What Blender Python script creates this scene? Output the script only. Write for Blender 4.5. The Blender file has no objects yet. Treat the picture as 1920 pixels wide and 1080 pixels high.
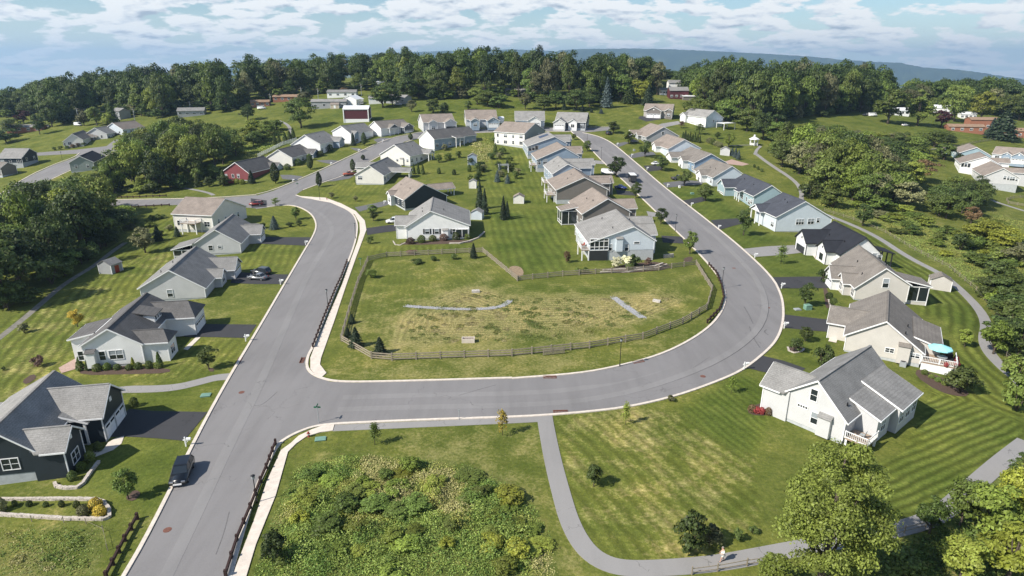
import bpy, bmesh, math, random
import numpy as np
from mathutils import Vector, Matrix
from mathutils.geometry import tessellate_polygon
random.seed(7); RNG=np.random.default_rng(11)
sc=bpy.context.scene; COL=sc.collection
# ---------------------------------------------------------------- camera, terrain
PX_F=1200.0; PITCH=math.radians(19.3); CAMH=45.0
cp,sp=math.cos(PITCH),math.sin(PITCH)
def _sm(t):
    t=max(0.,min(1.,t)); return t*t*(3-2*t)
_tab=[0.0]
for _i in range(4000):
    _y=_i+0.5
    _s=0.115*_sm((_y-175)/100.)*(1-_sm((_y-430)/190.))-0.035*_sm((_y-700)/250.)*(1-_sm((_y-1900)/600.))
    _tab.append(_tab[-1]+_s)
_TAB=np.array(_tab)
def tz(x,y):
    r=math.hypot(x,y); yy=max(0.,min(3999.,y)); i=int(yy)
    g=_tab[i]+(yy-i)*(_tab[min(i+1,4000)]-_tab[i])
    return -CAMH+g-0.15*x*x/(r+338.)
def TZ(x,y):
    r=np.hypot(x,y); g=np.interp(np.clip(y,0,3999),np.arange(4001),_TAB)
    return -CAMH+g-0.15*x*x/(r+338.)
def ray(u,v):
    a=(u-960)/PX_F; b=(540-v)/PX_F
    return (a,cp+b*sp,-sp+b*cp)
def P(u,v,h=0.):
    d=ray(u,v); lo=5.; t=5.
    f=lambda t:d[2]*t-(tz(d[0]*t,d[1]*t)+h)
    while t<9000:
        if f(t)<0: break
        lo=t; t*=1.04
    hi=t
    for _ in range(36):
        m=(lo+hi)/2
        if f(m)<0: hi=m
        else: lo=m
    return Vector((d[0]*hi,d[1]*hi,d[2]*hi))
def onplane(u,v,z):
    d=ray(u,v); t=z/d[2]; return Vector((d[0]*t,d[1]*t,z))
def proj(x,y,z):
    f=y*cp-z*sp; up=y*sp+z*cp
    return 960+PX_F*x/f, 540-PX_F*up/f
def topheight(p,vt):          # height above ground point p that reaches picture row vt
    lo,hi=0.05,60.
    for _ in range(40):
        m=(lo+hi)/2
        if proj(p[0],p[1],p[2]+m)[1]>vt: lo=m
        else: hi=m
    return hi
def mperpx(p): return (p[1]*cp-p[2]*sp)/PX_F
cd=bpy.data.cameras.new("camera"); cam=bpy.data.objects.new("camera",cd); COL.objects.link(cam)
cd.sensor_width=36.; cd.lens=36.*PX_F/1920.; cd.clip_start=.5; cd.clip_end=60000.
cam.location=(0,0,0); cam.rotation_euler=(math.radians(90-19.3),0,0); sc.camera=cam
# ---------------------------------------------------------------- helpers
def tag(o,label=None,cat=None,group=None,kind=None):
    if label: o["label"]=label
    if cat: o["category"]=cat
    if group: o["group"]=group
    if kind: o["kind"]=kind
    return o
def empty(name,loc,rz=0.):
    o=bpy.data.objects.new(name,None); COL.objects.link(o); o.empty_display_size=.3
    o.location=loc; o.rotation_euler=(0,0,rz); return o
def link(name,me,mat=None,parent=None,loc=(0,0,0),rz=0.):
    o=bpy.data.objects.new(name,me); COL.objects.link(o)
    if mat is not None and me is not None:
        mats=mat if isinstance(mat,(list,tuple)) else [mat]
        if len(me.materials)==0:
            for m in mats: me.materials.append(m)
        else:
            for i,m in enumerate(mats):
                if me.materials[i]!=m:
                    o.material_slots[i].link='OBJECT'; o.material_slots[i].material=m
    if parent is not None: o.parent=parent
    o.location=loc; o.rotation_euler=(0,0,rz); return o
class MB:
    def __init__(s): s.v=[]; s.f=[]; s.m=[]
    def add(s,vs,fs,m=0):
        b=len(s.v); s.v+=[tuple(v) for v in vs]; s.f+=[tuple(i+b for i in f) for f in fs]; s.m+=[m]*len(fs); return s
    def box(s,x0,x1,y0,y1,z0,z1,m=0):
        vs=[(x0,y0,z0),(x1,y0,z0),(x1,y1,z0),(x0,y1,z0),(x0,y0,z1),(x1,y0,z1),(x1,y1,z1),(x0,y1,z1)]
        return s.add(vs,[(3,2,1,0),(4,5,6,7),(0,1,5,4),(1,2,6,5),(2,3,7,6),(3,0,4,7)],m)
    def prism(s,poly,ax,a0,a1,m=0):   # polygon extruded along axis ax (0=x,1=y,2=z)
        n=len(poly)
        def mk(p,a):
            if ax==0: return (a,p[0],p[1])
            if ax==1: return (p[0],a,p[1])
            return (p[0],p[1],a)
        vs=[mk(p,a0) for p in poly]+[mk(p,a1) for p in poly]
        fs=[tuple(range(n))[::-1],tuple(range(n,2*n))]+[(i,(i+1)%n,n+(i+1)%n,n+i) for i in range(n)]
        return s.add(vs,fs,m)
    def bar(s,a,b,w,h=None,m=0):      # box beam from a to b
        a=Vector(a);b=Vector(b);d=(b-a)
        if d.length<1e-6: return s
        d.normalize(); up=Vector((0,0,1)) if abs(d.z)<.95 else Vector((1,0,0))
        sx=d.cross(up).normalized()*(w/2); uy=sx.cross(d).normalized()*((h or w)/2)
        vs=[a-sx-uy,a+sx-uy,a+sx+uy,a-sx+uy,b-sx-uy,b+sx-uy,b+sx+uy,b-sx+uy]
        return s.add(vs,[(3,2,1,0),(4,5,6,7),(0,1,5,4),(1,2,6,5),(2,3,7,6),(3,0,4,7)],m)
    def tube(s,pts,rs,n=7,m=0,cap=True):
        rings=[]
        for i,p in enumerate(pts):
            p=Vector(p); q=Vector(pts[min(i+1,len(pts)-1)])-Vector(pts[max(i-1,0)])
            q.normalize(); up=Vector((0,0,1)) if abs(q.z)<.95 else Vector((1,0,0))
            a=q.cross(up).normalized(); b=a.cross(q)
            rings.append([p+a*rs[i]*math.cos(2*math.pi*k/n)+b*rs[i]*math.sin(2*math.pi*k/n) for k in range(n)])
        vs=[v for r in rings for v in r]; fs=[]
        for i in range(len(pts)-1):
            for k in range(n): fs.append((i*n+k,i*n+(k+1)%n,(i+1)*n+(k+1)%n,(i+1)*n+k))
        if cap: fs+= [tuple(range(n))[::-1],tuple((len(pts)-1)*n+k for k in range(n))]
        return s.add(vs,fs,m)
    def ell(s,c,r,n=10,k=6,m=0):
        vs=[];fs=[]
        for j in range(k+1):
            t=math.pi*j/k
            for i in range(n):
                a=2*math.pi*i/n; vs.append((c[0]+r[0]*math.sin(t)*math.cos(a),c[1]+r[1]*math.sin(t)*math.sin(a),c[2]+r[2]*math.cos(t)))
        for j in range(k):
            for i in range(n): fs.append((j*n+i,(j+1)*n+i,(j+1)*n+(i+1)%n,j*n+(i+1)%n))
        return s.add(vs,fs,m)
    def mesh(s,name,smooth=False,fix=True):
        me=bpy.data.meshes.new(name); me.from_pydata(s.v,[],s.f)
        if any(s.m): me.polygons.foreach_set("material_index",s.m)
        if smooth: me.polygons.foreach_set("use_smooth",[True]*len(s.f))
        if fix:
            bm=bmesh.new(); bm.from_mesh(me); bmesh.ops.recalc_face_normals(bm,faces=bm.faces); bm.to_mesh(me); bm.free()
        me.update(); return me
    def build(s,name,mat,parent=None,smooth=False,loc=(0,0,0),rz=0.):
        return link(name,s.mesh(name,smooth),mat,parent,loc,rz)
def quadmesh(name,V,Fq):
    me=bpy.data.meshes.new(name); n=len(V); m=len(Fq)
    me.vertices.add(n); me.vertices.foreach_set("co",np.asarray(V,dtype=np.float32).ravel())
    me.loops.add(4*m); me.loops.foreach_set("vertex_index",np.asarray(Fq,dtype=np.int32).ravel())
    me.polygons.add(m); me.polygons.foreach_set("loop_start",np.arange(0,4*m,4,dtype=np.int32))
    me.polygons.foreach_set("loop_total",np.full(m,4,dtype=np.int32))
    me.update(calc_edges=True); me.validate(); return me
# ---------------------------------------------------------------- materials
MATS={}
class NT:
    def __init__(s,name):
        m=bpy.data.materials.new(name); m.use_nodes=True; s.m=m; s.t=m.node_tree; s.t.nodes.clear()
        s.out=s.n('ShaderNodeOutputMaterial'); MATS[name]=m
    def n(s,typ,**k):
        nd=s.t.nodes.new(typ)
        for a,b in k.items():
            if a.startswith('i_'):
                key=a[2:]; key=int(key) if key.isdigit() else key.replace('_',' ')
                nd.inputs[key].default_value=b
            else: setattr(nd,a,b)
        return nd
    def l(s,a,b): s.t.links.new(a,b)
    def ramp(s,fac,stops):
        r=s.n('ShaderNodeValToRGB'); e=r.color_ramp.elements
        while len(e)>1: e.remove(e[-1])
        e[0].position=stops[0][0]; e[0].color=col4(stops[0][1])
        for p,c in stops[1:]:
            q=e.new(p); q.color=col4(c)
        s.l(fac,r.inputs[0]); return r.outputs[0]
    def noise(s,scale,detail=3.,rough=.55,vec=None,dist=0.):
        n=s.n('ShaderNodeTexNoise'); n.inputs['Scale'].default_value=scale; n.inputs['Detail'].default_value=detail
        n.inputs['Roughness'].default_value=rough; n.inputs['Distortion'].default_value=dist
        if vec is not None: s.l(vec,n.inputs['Vector'])
        return n.outputs['Fac']
    def mix(s,fac,a,b,mode='MIX'):
        m=s.n('ShaderNodeMix',data_type='RGBA',blend_type=mode)
        for k,x in ((0,fac),(6,a),(7,b)):
            if hasattr(x,'is_output'): s.l(x,m.inputs[k])
            else: m.inputs[k].default_value=col4(x) if k else x
        return m.outputs[2]
    def math(s,op,a,b=0.,c=None,clamp=False):
        m=s.n('ShaderNodeMath',operation=op,use_clamp=clamp)
        for k,x in ((0,a),(1,b),(2,c)):
            if x is None: continue
            if hasattr(x,'is_output'): s.l(x,m.inputs[k])
            else: m.inputs[k].default_value=x
        return m.outputs[0]
    def obj(s): return s.n('ShaderNodeTexCoord').outputs['Object']
    def pos(s): return s.n('ShaderNodeNewGeometry').outputs['Position']
    def mapv(s,vec,scale=(1,1,1),rot=(0,0,0)):
        m=s.n('ShaderNodeMapping'); m.inputs['Scale'].default_value=scale; m.inputs['Rotation'].default_value=rot
        s.l(vec,m.inputs['Vector']); return m.outputs[0]
    def bsdf(s,color,rough=.7,bump=None,bstr=.3,bdist=.05,metal=0.,spec=.5,coat=0.):
        b=s.n('ShaderNodeBsdfPrincipled')
        for k,x in (('Base Color',color),('Roughness',rough)):
            if hasattr(x,'is_output'): s.l(x,b.inputs[k])
            else: b.inputs[k].default_value=col4(x) if k=='Base Color' else x
        b.inputs['Metallic'].default_value=metal; b.inputs['Specular IOR Level'].default_value=spec
        b.inputs['Coat Weight'].default_value=coat
        if bump is not None:
            bn=s.n('ShaderNodeBump'); bn.inputs['Strength'].default_value=bstr; bn.inputs['Distance'].default_value=bdist
            s.l(bump,bn.inputs['Height']); s.l(bn.outputs[0],b.inputs['Normal'])
        s.l(b.outputs[0],s.out.inputs['Surface']); return b
def col4(c):
    if isinstance(c,(int,float)): return (c,c,c,1.)
    return tuple(c)+(1.,) if len(c)==3 else tuple(c)
def plain(name,c,rough=.6,var=.12,scale=3.,spec=.4,metal=0.,coat=0.):
    if name in MATS: return MATS[name]
    t=NT(name); f=t.noise(scale,4.,.6,t.pos())
    lo=tuple(x*(1-var) for x in c); hi=tuple(min(1,x*(1+var)) for x in c)
    t.bsdf(t.ramp(f,[(.3,lo),(.7,hi)]),rough,spec=spec,metal=metal,coat=coat); return t.m
def siding(name,c):
    if name in MATS: return MATS[name]
    t=NT(name); p=t.pos(); z=t.n('ShaderNodeSeparateXYZ'); t.l(p,z.inputs[0])
    fr=t.math('FRACT',t.math('MULTIPLY',z.outputs[2],1/.19))
    edge=t.math('GREATER_THAN',fr,.86)
    nz=t.noise(.6,4.,.6,p)
    base=t.ramp(nz,[(.3,tuple(x*.92 for x in c)),(.7,tuple(min(1,x*1.03) for x in c))])
    colr=t.mix(t.math('MULTIPLY',edge,.42),base,tuple(x*.45 for x in c))
    t.bsdf(colr,.5,bump=fr,bstr=.5,bdist=.02,spec=.3); return t.m
def shingle(name,c,var=.3):
    if name in MATS: return MATS[name]
    t=NT(name); p=t.obj()
    g=t.n('ShaderNodeNewGeometry'); nn=g.outputs['Position']
    fine=t.noise(5.,3.,.75,t.mapv(nn,(1,1,1.6))); mid=t.noise(.5,4.,.6,nn); tiny=t.noise(17.,2.,.8,nn)
    z=t.n('ShaderNodeSeparateXYZ'); t.l(nn,z.inputs[0])
    wob=t.math('MULTIPLY',t.math('SUBTRACT',tiny,.5),.14)
    course=t.math('GREATER_THAN',t.math('FRACT',t.math('MULTIPLY',t.math('ADD',z.outputs[2],wob),1/.17)),.72)
    f=t.math('ADD',t.math('MULTIPLY',fine,.6),t.math('MULTIPLY',mid,.4))
    colr=t.ramp(f,[(.36,tuple(x*(1-var) for x in c)),(.5,c),(.64,tuple(x*(1+var) for x in c))])
    colr=t.mix(t.math('MULTIPLY',course,.28),colr,tuple(x*.5 for x in c))
    t.bsdf(colr,.9,bump=fine,bstr=.4,bdist=.03,spec=.2); return t.m
M={}
M['white']=siding('white_siding',(.84,.84,.83)); M['cream']=siding('cream_siding',(.74,.72,.67))
M['lgrey']=siding('light_grey_siding',(.58,.58,.585)); M['beige']=siding('beige_siding',(.58,.55,.51))
M['navy']=siding('navy_siding',(.030,.040,.050)); M['blue']=siding('blue_siding',(.20,.29,.40))
M['slate']=siding('slate_blue_siding',(.27,.34,.42)); M['pblue']=siding('pale_blue_siding',(.60,.66,.71)); M['farwhite']=siding('ivory_siding',(.76,.75,.70)); M['shade_toned_path']=plain('shade_toned_gravel',(.19,.175,.15),.95,.3,1.)  # wood path gravel: colour darkened to stand in for tree shade
M['teal']=siding('teal_grey_siding',(.33,.44,.48))
M['sage']=siding('sage_grey_siding',(.27,.31,.30)); M['brown']=siding('brown_grey_siding',(.20,.18,.165)); M['dgrey']=siding('dark_grey_siding',(.10,.115,.13))
M['red']=siding('red_siding',(.23,.07,.075)); M['grey']=siding('mid_grey_siding',(.34,.35,.36)); M['tan']=siding('tan_siding',(.50,.43,.34))
M['brick']=plain('red_brick',(.30,.13,.08),.85,.3,6.); M['stone']=plain('pale_stone',(.42,.39,.35),.9,.35,4.)
M['rgrey']=shingle('grey_shingles',(.225,.22,.212)); M['rlgrey']=shingle('light_grey_shingles',(.26,.252,.24)); M['rchar']=shingle('charcoal_shingles',(.125,.12,.117))
M['rblack']=shingle('black_shingles',(.026,.028,.035),.25); M['rtan']=shingle('tan_shingles',(.255,.215,.185)); M['rtaupe']=shingle('taupe_shingles',(.20,.18,.16))
M['rblue']=shingle('blue_black_shingles',(.065,.07,.085)); M['rbrown']=shingle('brown_shingles',(.28,.19,.13))
M['trim']=plain('white_trim',(.82,.82,.82),.45,.04); M['dark_trim']=plain('dark_trim',(.03,.032,.035),.5)
M['found']=plain('concrete_foundation',(.42,.44,.45),.9,.12,2.); M['black']=plain('black_metal',(.012,.012,.014),.4)
M['rubber']=plain('tyre_rubber',(.015,.015,.016),.8); M['rim']=plain('wheel_alloy',(.45,.46,.48),.3,.05,metal=.8)
M['wood']=plain('weathered_wood',(.27,.23,.175),.9,.3,8.); M['rail_wood']=plain('stained_rail_timber',(.035,.016,.013),.8,.3,6.)
M['concrete']=plain('pale_concrete',(.62,.55,.475),.9,.12,1.5); M['kerbm']=plain('kerb_concrete',(.62,.55,.475),.9,.15,2.)
M['rust']=plain('rusty_iron',(.16,.07,.05),.8,.3,6.); M['bark']=plain('bark',(.09,.07,.055),.95,.3,8.)
M['metalroof']=plain('white_metal_roof',(.80,.81,.82),.35,.04); M['barnred']=plain('barn_red_metal',(.085,.020,.026),.6,.15)
M['deckw']=plain('deck_boards',(.33,.25,.19),.8,.2,5.); M['teal_cloth']=plain('aqua_canvas',(.32,.70,.74),.8,.06)
M['mulch']=plain('brown_mulch',(.085,.055,.04),.95,.4,9.); M['gravel']=plain('grey_gravel',(.33,.33,.34),.95,.45,6.)
M['wallstone']=plain('dry_stone',(.46,.41,.36),.9,.4,5.); M['green_sign']=plain('green_sign',(.01,.12,.06),.4)
M['galv']=plain('grey_paint',(.32,.34,.35),.6); M['skin']=plain('skin',(.50,.30,.22),.6); M['cloth']=plain('white_cloth',(.80,.80,.80),.8)
M['shoe']=plain('dark_shoe',(.03,.03,.035),.7); M['hair']=plain('grey_hair',(.25,.22,.2),.8); M['shorts']=plain('pale_shorts',(.62,.60,.56),.8)
M['pave']=plain('paver_patio',(.40,.28,.23),.9,.2,4.); M['util']=plain('green_utility_paint',(.16,.28,.22),.5)
def glassm():
    t=NT('window_glass'); b=t.bsdf((.018,.024,.03),.08,spec=.8); return t.m
M['glass']=glassm(); M['blind']=plain('window_blind',(.30,.33,.36),.25,.1,2.,spec=.8)
def carpaint(name,c,metal=0.):
    t=NT(name); t.bsdf(c,.28,metal=metal,spec=.5,coat=.6); return t.m
def panelm():
    t=NT('solar_cells'); p=t.obj(); t.bsdf((.08,.11,.2),.15,spec=.8); return t.m
M['solar']=panelm()
def leafmat(name,c,tr=.3,var=.45,hue=.3,yel=(.16,.15,.03)):
    t=NT(name); g=t.n('ShaderNodeNewGeometry'); oi=t.n('ShaderNodeObjectInfo')
    isl=g.outputs['Random Per Island']; nz=t.noise(.35,3.,.6,g.outputs['Position'])
    f=t.math('ADD',t.math('MULTIPLY',isl,.55),t.math('MULTIPLY',nz,.45))
    c1=t.ramp(f,[(.22,tuple(x*(1-var) for x in c)),(.5,c),(.78,tuple(x*(1+var) for x in c))])
    rnd=t.math('MULTIPLY',oi.outputs['Random'],hue)
    c2=t.mix(rnd,c1,yel,'MIX')
    r2=t.math('FRACT',t.math('MULTIPLY',oi.outputs['Random'],7.31))
    val=t.n('ShaderNodeHueSaturation'); val.inputs['Hue'].default_value=.5; val.inputs['Saturation'].default_value=1.
    t.l(t.math('MULTIPLY_ADD',r2,.85,.62),val.inputs['Value']); t.l(c2,val.inputs['Color'])
    b=t.n('ShaderNodeBsdfPrincipled'); t.l(val.outputs[0],b.inputs['Base Color']); b.inputs['Roughness'].default_value=.55; b.inputs['Specular IOR Level'].default_value=.3
    tl=t.n('ShaderNodeBsdfTranslucent'); t.l(val.outputs[0],tl.inputs['Color'])
    m=t.n('ShaderNodeMixShader'); m.inputs[0].default_value=tr; t.l(b.outputs[0],m.inputs[1]); t.l(tl.outputs[0],m.inputs[2])
    t.l(m.outputs[0],t.out.inputs['Surface']); return t.m
L={}
L['dark']=leafmat('dark_foliage',(.070,.108,.028),.26,.5,.35,(.13,.13,.035))
L['mid']=leafmat('green_foliage',(.112,.168,.036),.3,.5,.4,(.19,.18,.04))
L['light']=leafmat('light_foliage',(.185,.25,.045),.32,.45,.35,(.30,.27,.05))
L['yg']=leafmat('yellow_green_foliage',(.23,.265,.04),.32,.45,.25,(.36,.30,.05))
L['yellow']=leafmat('yellow_foliage',(.50,.38,.06),.25,.35,.05)
L['purple']=leafmat('purple_foliage',(.055,.018,.022),.2,.4,.05,(.08,.03,.03))
L['plum']=leafmat('dusty_plum_foliage',(.14,.085,.065),.2,.4,.05,(.08,.03,.03))
L['con']=leafmat('conifer_needles',(.036,.056,.028),.12,.4,.1,(.05,.06,.03))
L['blue']=leafmat('blue_spruce_needles',(.075,.105,.10),.1,.35,.1,(.1,.12,.1))
L['col']=leafmat('hornbeam_foliage',(.055,.08,.026),.2,.45,.1,(.06,.08,.02))
L['olive']=leafmat('olive_foliage',(.18,.185,.085),.25,.35,.2,(.2,.17,.08))
L['brown']=leafmat('browning_foliage',(.15,.10,.05),.25,.4,.2,(.2,.12,.05))
L['weed']=leafmat('weed_leaves',(.13,.19,.04),.3,.5,.0)
L['flower']=leafmat('cream_flowers',(.62,.60,.40),.2,.3,.0)
L['redfl']=leafmat('red_flowers',(.30,.05,.05),.2,.4,.0)
# ---------------------------------------------------------------- ground
def inpoly(U,V,poly):
    ins=np.zeros(U.shape,bool); n=len(poly); j=n-1
    for i in range(n):
        xi,yi=poly[i]; xj,yj=poly[j]
        if yi!=yj:
            c=((yi>V)!=(yj>V))&(U<(xj-xi)*(V-yi)/(yj-yi)+xi); ins^=c
        j=i
    return ins
def distpoly(X,Y,pts):
    d=np.full(X.shape,1e9)
    for (x0,y0),(x1,y1) in zip(pts[:-1],pts[1:]):
        dx,dy=x1-x0,y1-y0; L2=dx*dx+dy*dy
        t=np.clip(((X-x0)*dx+(Y-y0)*dy)/L2,0,1)
        d=np.minimum(d,np.hypot(X-(x0+t*dx),Y-(y0+t*dy)))
    return d
def W2(pts): return [tuple(P(u,v)[:2]) for u,v in pts]
def smooth_poly(pts,it=2,closed=False):
    for _ in range(it):
        q=[]
        n=len(pts)
        if closed:
            for i in range(n):
                a=pts[i];b=pts[(i+1)%n]; q+=[(.75*a[0]+.25*b[0],.75*a[1]+.25*b[1]),(.25*a[0]+.75*b[0],.25*a[1]+.75*b[1])]
        else:
            q=[pts[0]]
            for i in range(n-1):
                a=pts[i];b=pts[i+1]; q+=[(.75*a[0]+.25*b[0],.75*a[1]+.25*b[1]),(.25*a[0]+.75*b[0],.25*a[1]+.75*b[1])]
            q.append(pts[-1])
        pts=q
    return pts
PATHC=[(1415,287),(1440,306),(1490,338),(1503,360),(1500,378),(1515,390),(1580,414),(1640,441),(1702,483),(1765,514),(1798,541),(1838,582),(1851,612),(1845,635),(1852,660),(1880,690),(1907,712),(1935,740)]
# lawns with mowing lines: polygon, line, spacing m, strength, dry, lush
LAWNS=[
 ([(1610,1000),(1610,880),(1690,850),(1745,735),(1810,740),(1920,790),(1920,825),(1875,855),(1810,905),(1755,960),(1717,975),(1620,1000)],(1690,890,1865,815),1.15,.75,.10,.35),
 ([(1270,770),(1330,735),(1400,700),(1450,740),(1440,790),(1420,850),(1370,840)],(1310,735,1440,840),1.2,.4,.1,.5),
 ([(1040,780),(1180,765),(1270,770),(1370,840),(1420,850),(1430,1000),(1330,1045),(1200,1055),(1130,1030),(1090,985),(1068,920),(1052,860)],(1160,830,1300,960),1.7,.45,.66,.05),
 ([(0,600),(110,560),(260,470),(330,450),(330,520),(260,545),(150,620),(150,690),(120,740),(0,740)],(60,735,150,612),1.9,.6,.5,.05),
 ([(330,640),(460,635),(435,690),(380,700),(320,712),(150,705),(160,690),(330,690)],(345,720,420,645),1.6,.45,.42,.05),
 ([(440,690),(235,735),(240,765),(385,770),(425,712)],(240,750,420,745),1.6,.1,.35,.1),
 ([(915,395),(1070,390),(1075,470),(1060,510),(970,522),(915,465)],(948,400,985,510),2.3,.36,0.,.45),
 ([(900,250),(960,250),(1000,300),(1030,350),(1040,385),(920,385),(905,330)],(925,300,940,350),2.3,.3,.1,.2),
 ([(490,445),(580,462),(535,510),(440,505),(440,480)],(500,500,530,450),2.,.4,.15,.1),
 ([(690,460),(890,460),(900,475),(720,480),(672,500)],(700,500,720,450),1.8,.35,.3,.1),
 ([(470,395),(540,385),(590,420),(585,440),(490,440)],(480,400,570,430),2.,.2,.3,0.),
 ([(590,360),(640,335),(760,330),(690,380),(640,385)],(600,370,640,330),2.,.25,.35,0.),
 ([(200,830),(345,828),(290,960),(205,935),(160,920),(180,860)],(220,900,320,850),1.5,.08,0.,.4),
 ([(1340,430),(1400,440),(1420,480),(1530,480),(1560,520),(1460,520)],(1400,500,1500,470),1.6,.12,0.,.55),
 ([(1240,350),(1330,345),(1420,430),(1500,450),(1390,465),(1345,430),(1290,385)],(1290,400,1360,350),2.,.2,.05,.5),
 ([(1470,545),(1570,545),(1570,598),(1470,588)],(1480,590,1540,550),1.5,.12,.05,.4),
 ([(1440,650),(1475,618),(1560,620),(1560,690),(1500,690)],(1450,680,1520,630),1.5,.12,.05,.4),
 ([(250,500),(440,380),(330,400),(180,470)],(250,500,330,440),2.,.45,.38,.1),
 ([(0,265),(110,240),(230,235),(230,262),(200,275),(130,290),(60,290),(0,300)],(40,270,160,245),3.5,.3,.35,0.),
 ([(560,240),(640,195),(900,170),(1000,195),(870,240),(700,245),(600,255)],(600,240,800,190),4.,.12,.25,.3),
 ([(1080,215),(1200,195),(1260,215),(1180,250),(1110,245)],(1100,240,1190,200),4.,.1,.45,.1),
 ([(1250,225),(1400,210),(1440,260),(1420,290),(1350,290),(1290,250)],(1300,250,1400,230),3.5,.2,.2,.2),
 ([(1550,205),(1760,215),(1900,240),(1860,262),(1700,250),(1560,225)],(1600,220,1800,240),4.,.1,.25,.3),
 ([(1690,255),(1920,250),(1920,300),(1800,290),(1690,300)],(1700,290,1800,270),3.,.2,.3,.1),
]
CONC=([(1600,415),(1640,445),(1700,485),(1765,515),(1800,545),(1838,585),(1849,612),(1843,635),(1850,662),(1880,692),(1910,720),(1920,735),(1920,795),(1800,745),(1745,735),(1700,705),(1790,700),(1790,640),(1760,600),(1720,590),(1720,540),(1670,510),(1670,480),(1600,440)],2.0,.7)
BASIN=[(640,640),(655,585),(672,530),(690,490),(725,482),(905,473),(970,527),(1055,518),(1235,507),(1305,497),(1335,545),(1325,580),(1280,607),(1205,636),(1105,653),(960,668),(735,676),(659,670)]
MEADOW=[(737,645),(752,600),(775,575),(840,545),(900,538),(960,558),(1150,552),(1250,548),(1290,565),(1210,600),(1110,640),(960,645),(860,645)]
SCRUB=[(560,872),(640,852),(760,855),(880,872),(970,915),(1005,950),(1035,1010),(1050,1090),(470,1090),(495,1010),(525,930)]
WET=[(1455,312),(1500,330),(1515,365),(1530,385),(1600,408),(1650,432),(1710,470),(1770,503),(1815,535),(1850,575),(1872,615),(1872,650),(1935,715),(1935,420),(1870,400),(1800,440),(1700,385),(1600,335),(1480,290)]
CORNER=[(1935,850),(1880,885),(1845,920),(1775,985),(1700,1012),(1640,1024),(1500,1060),(1400,1085),(1935,1090)]
MEADL=[(-20,985),(120,982),(200,985),(195,1010),(180,1090),(-20,1090)]
VERGE=[(600,700),(640,660),(1330,590),(1370,560),(1350,620),(1240,668),(1090,702),(800,717),(640,718)]
BLV=[(640,815),(1010,800),(1040,900),(1060,985),(1100,1040),(1090,1085),(1050,1085),(1035,1010),(1005,950),(970,915),(880,872),(760,855),(640,850),(570,860),(600,830)]
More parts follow.
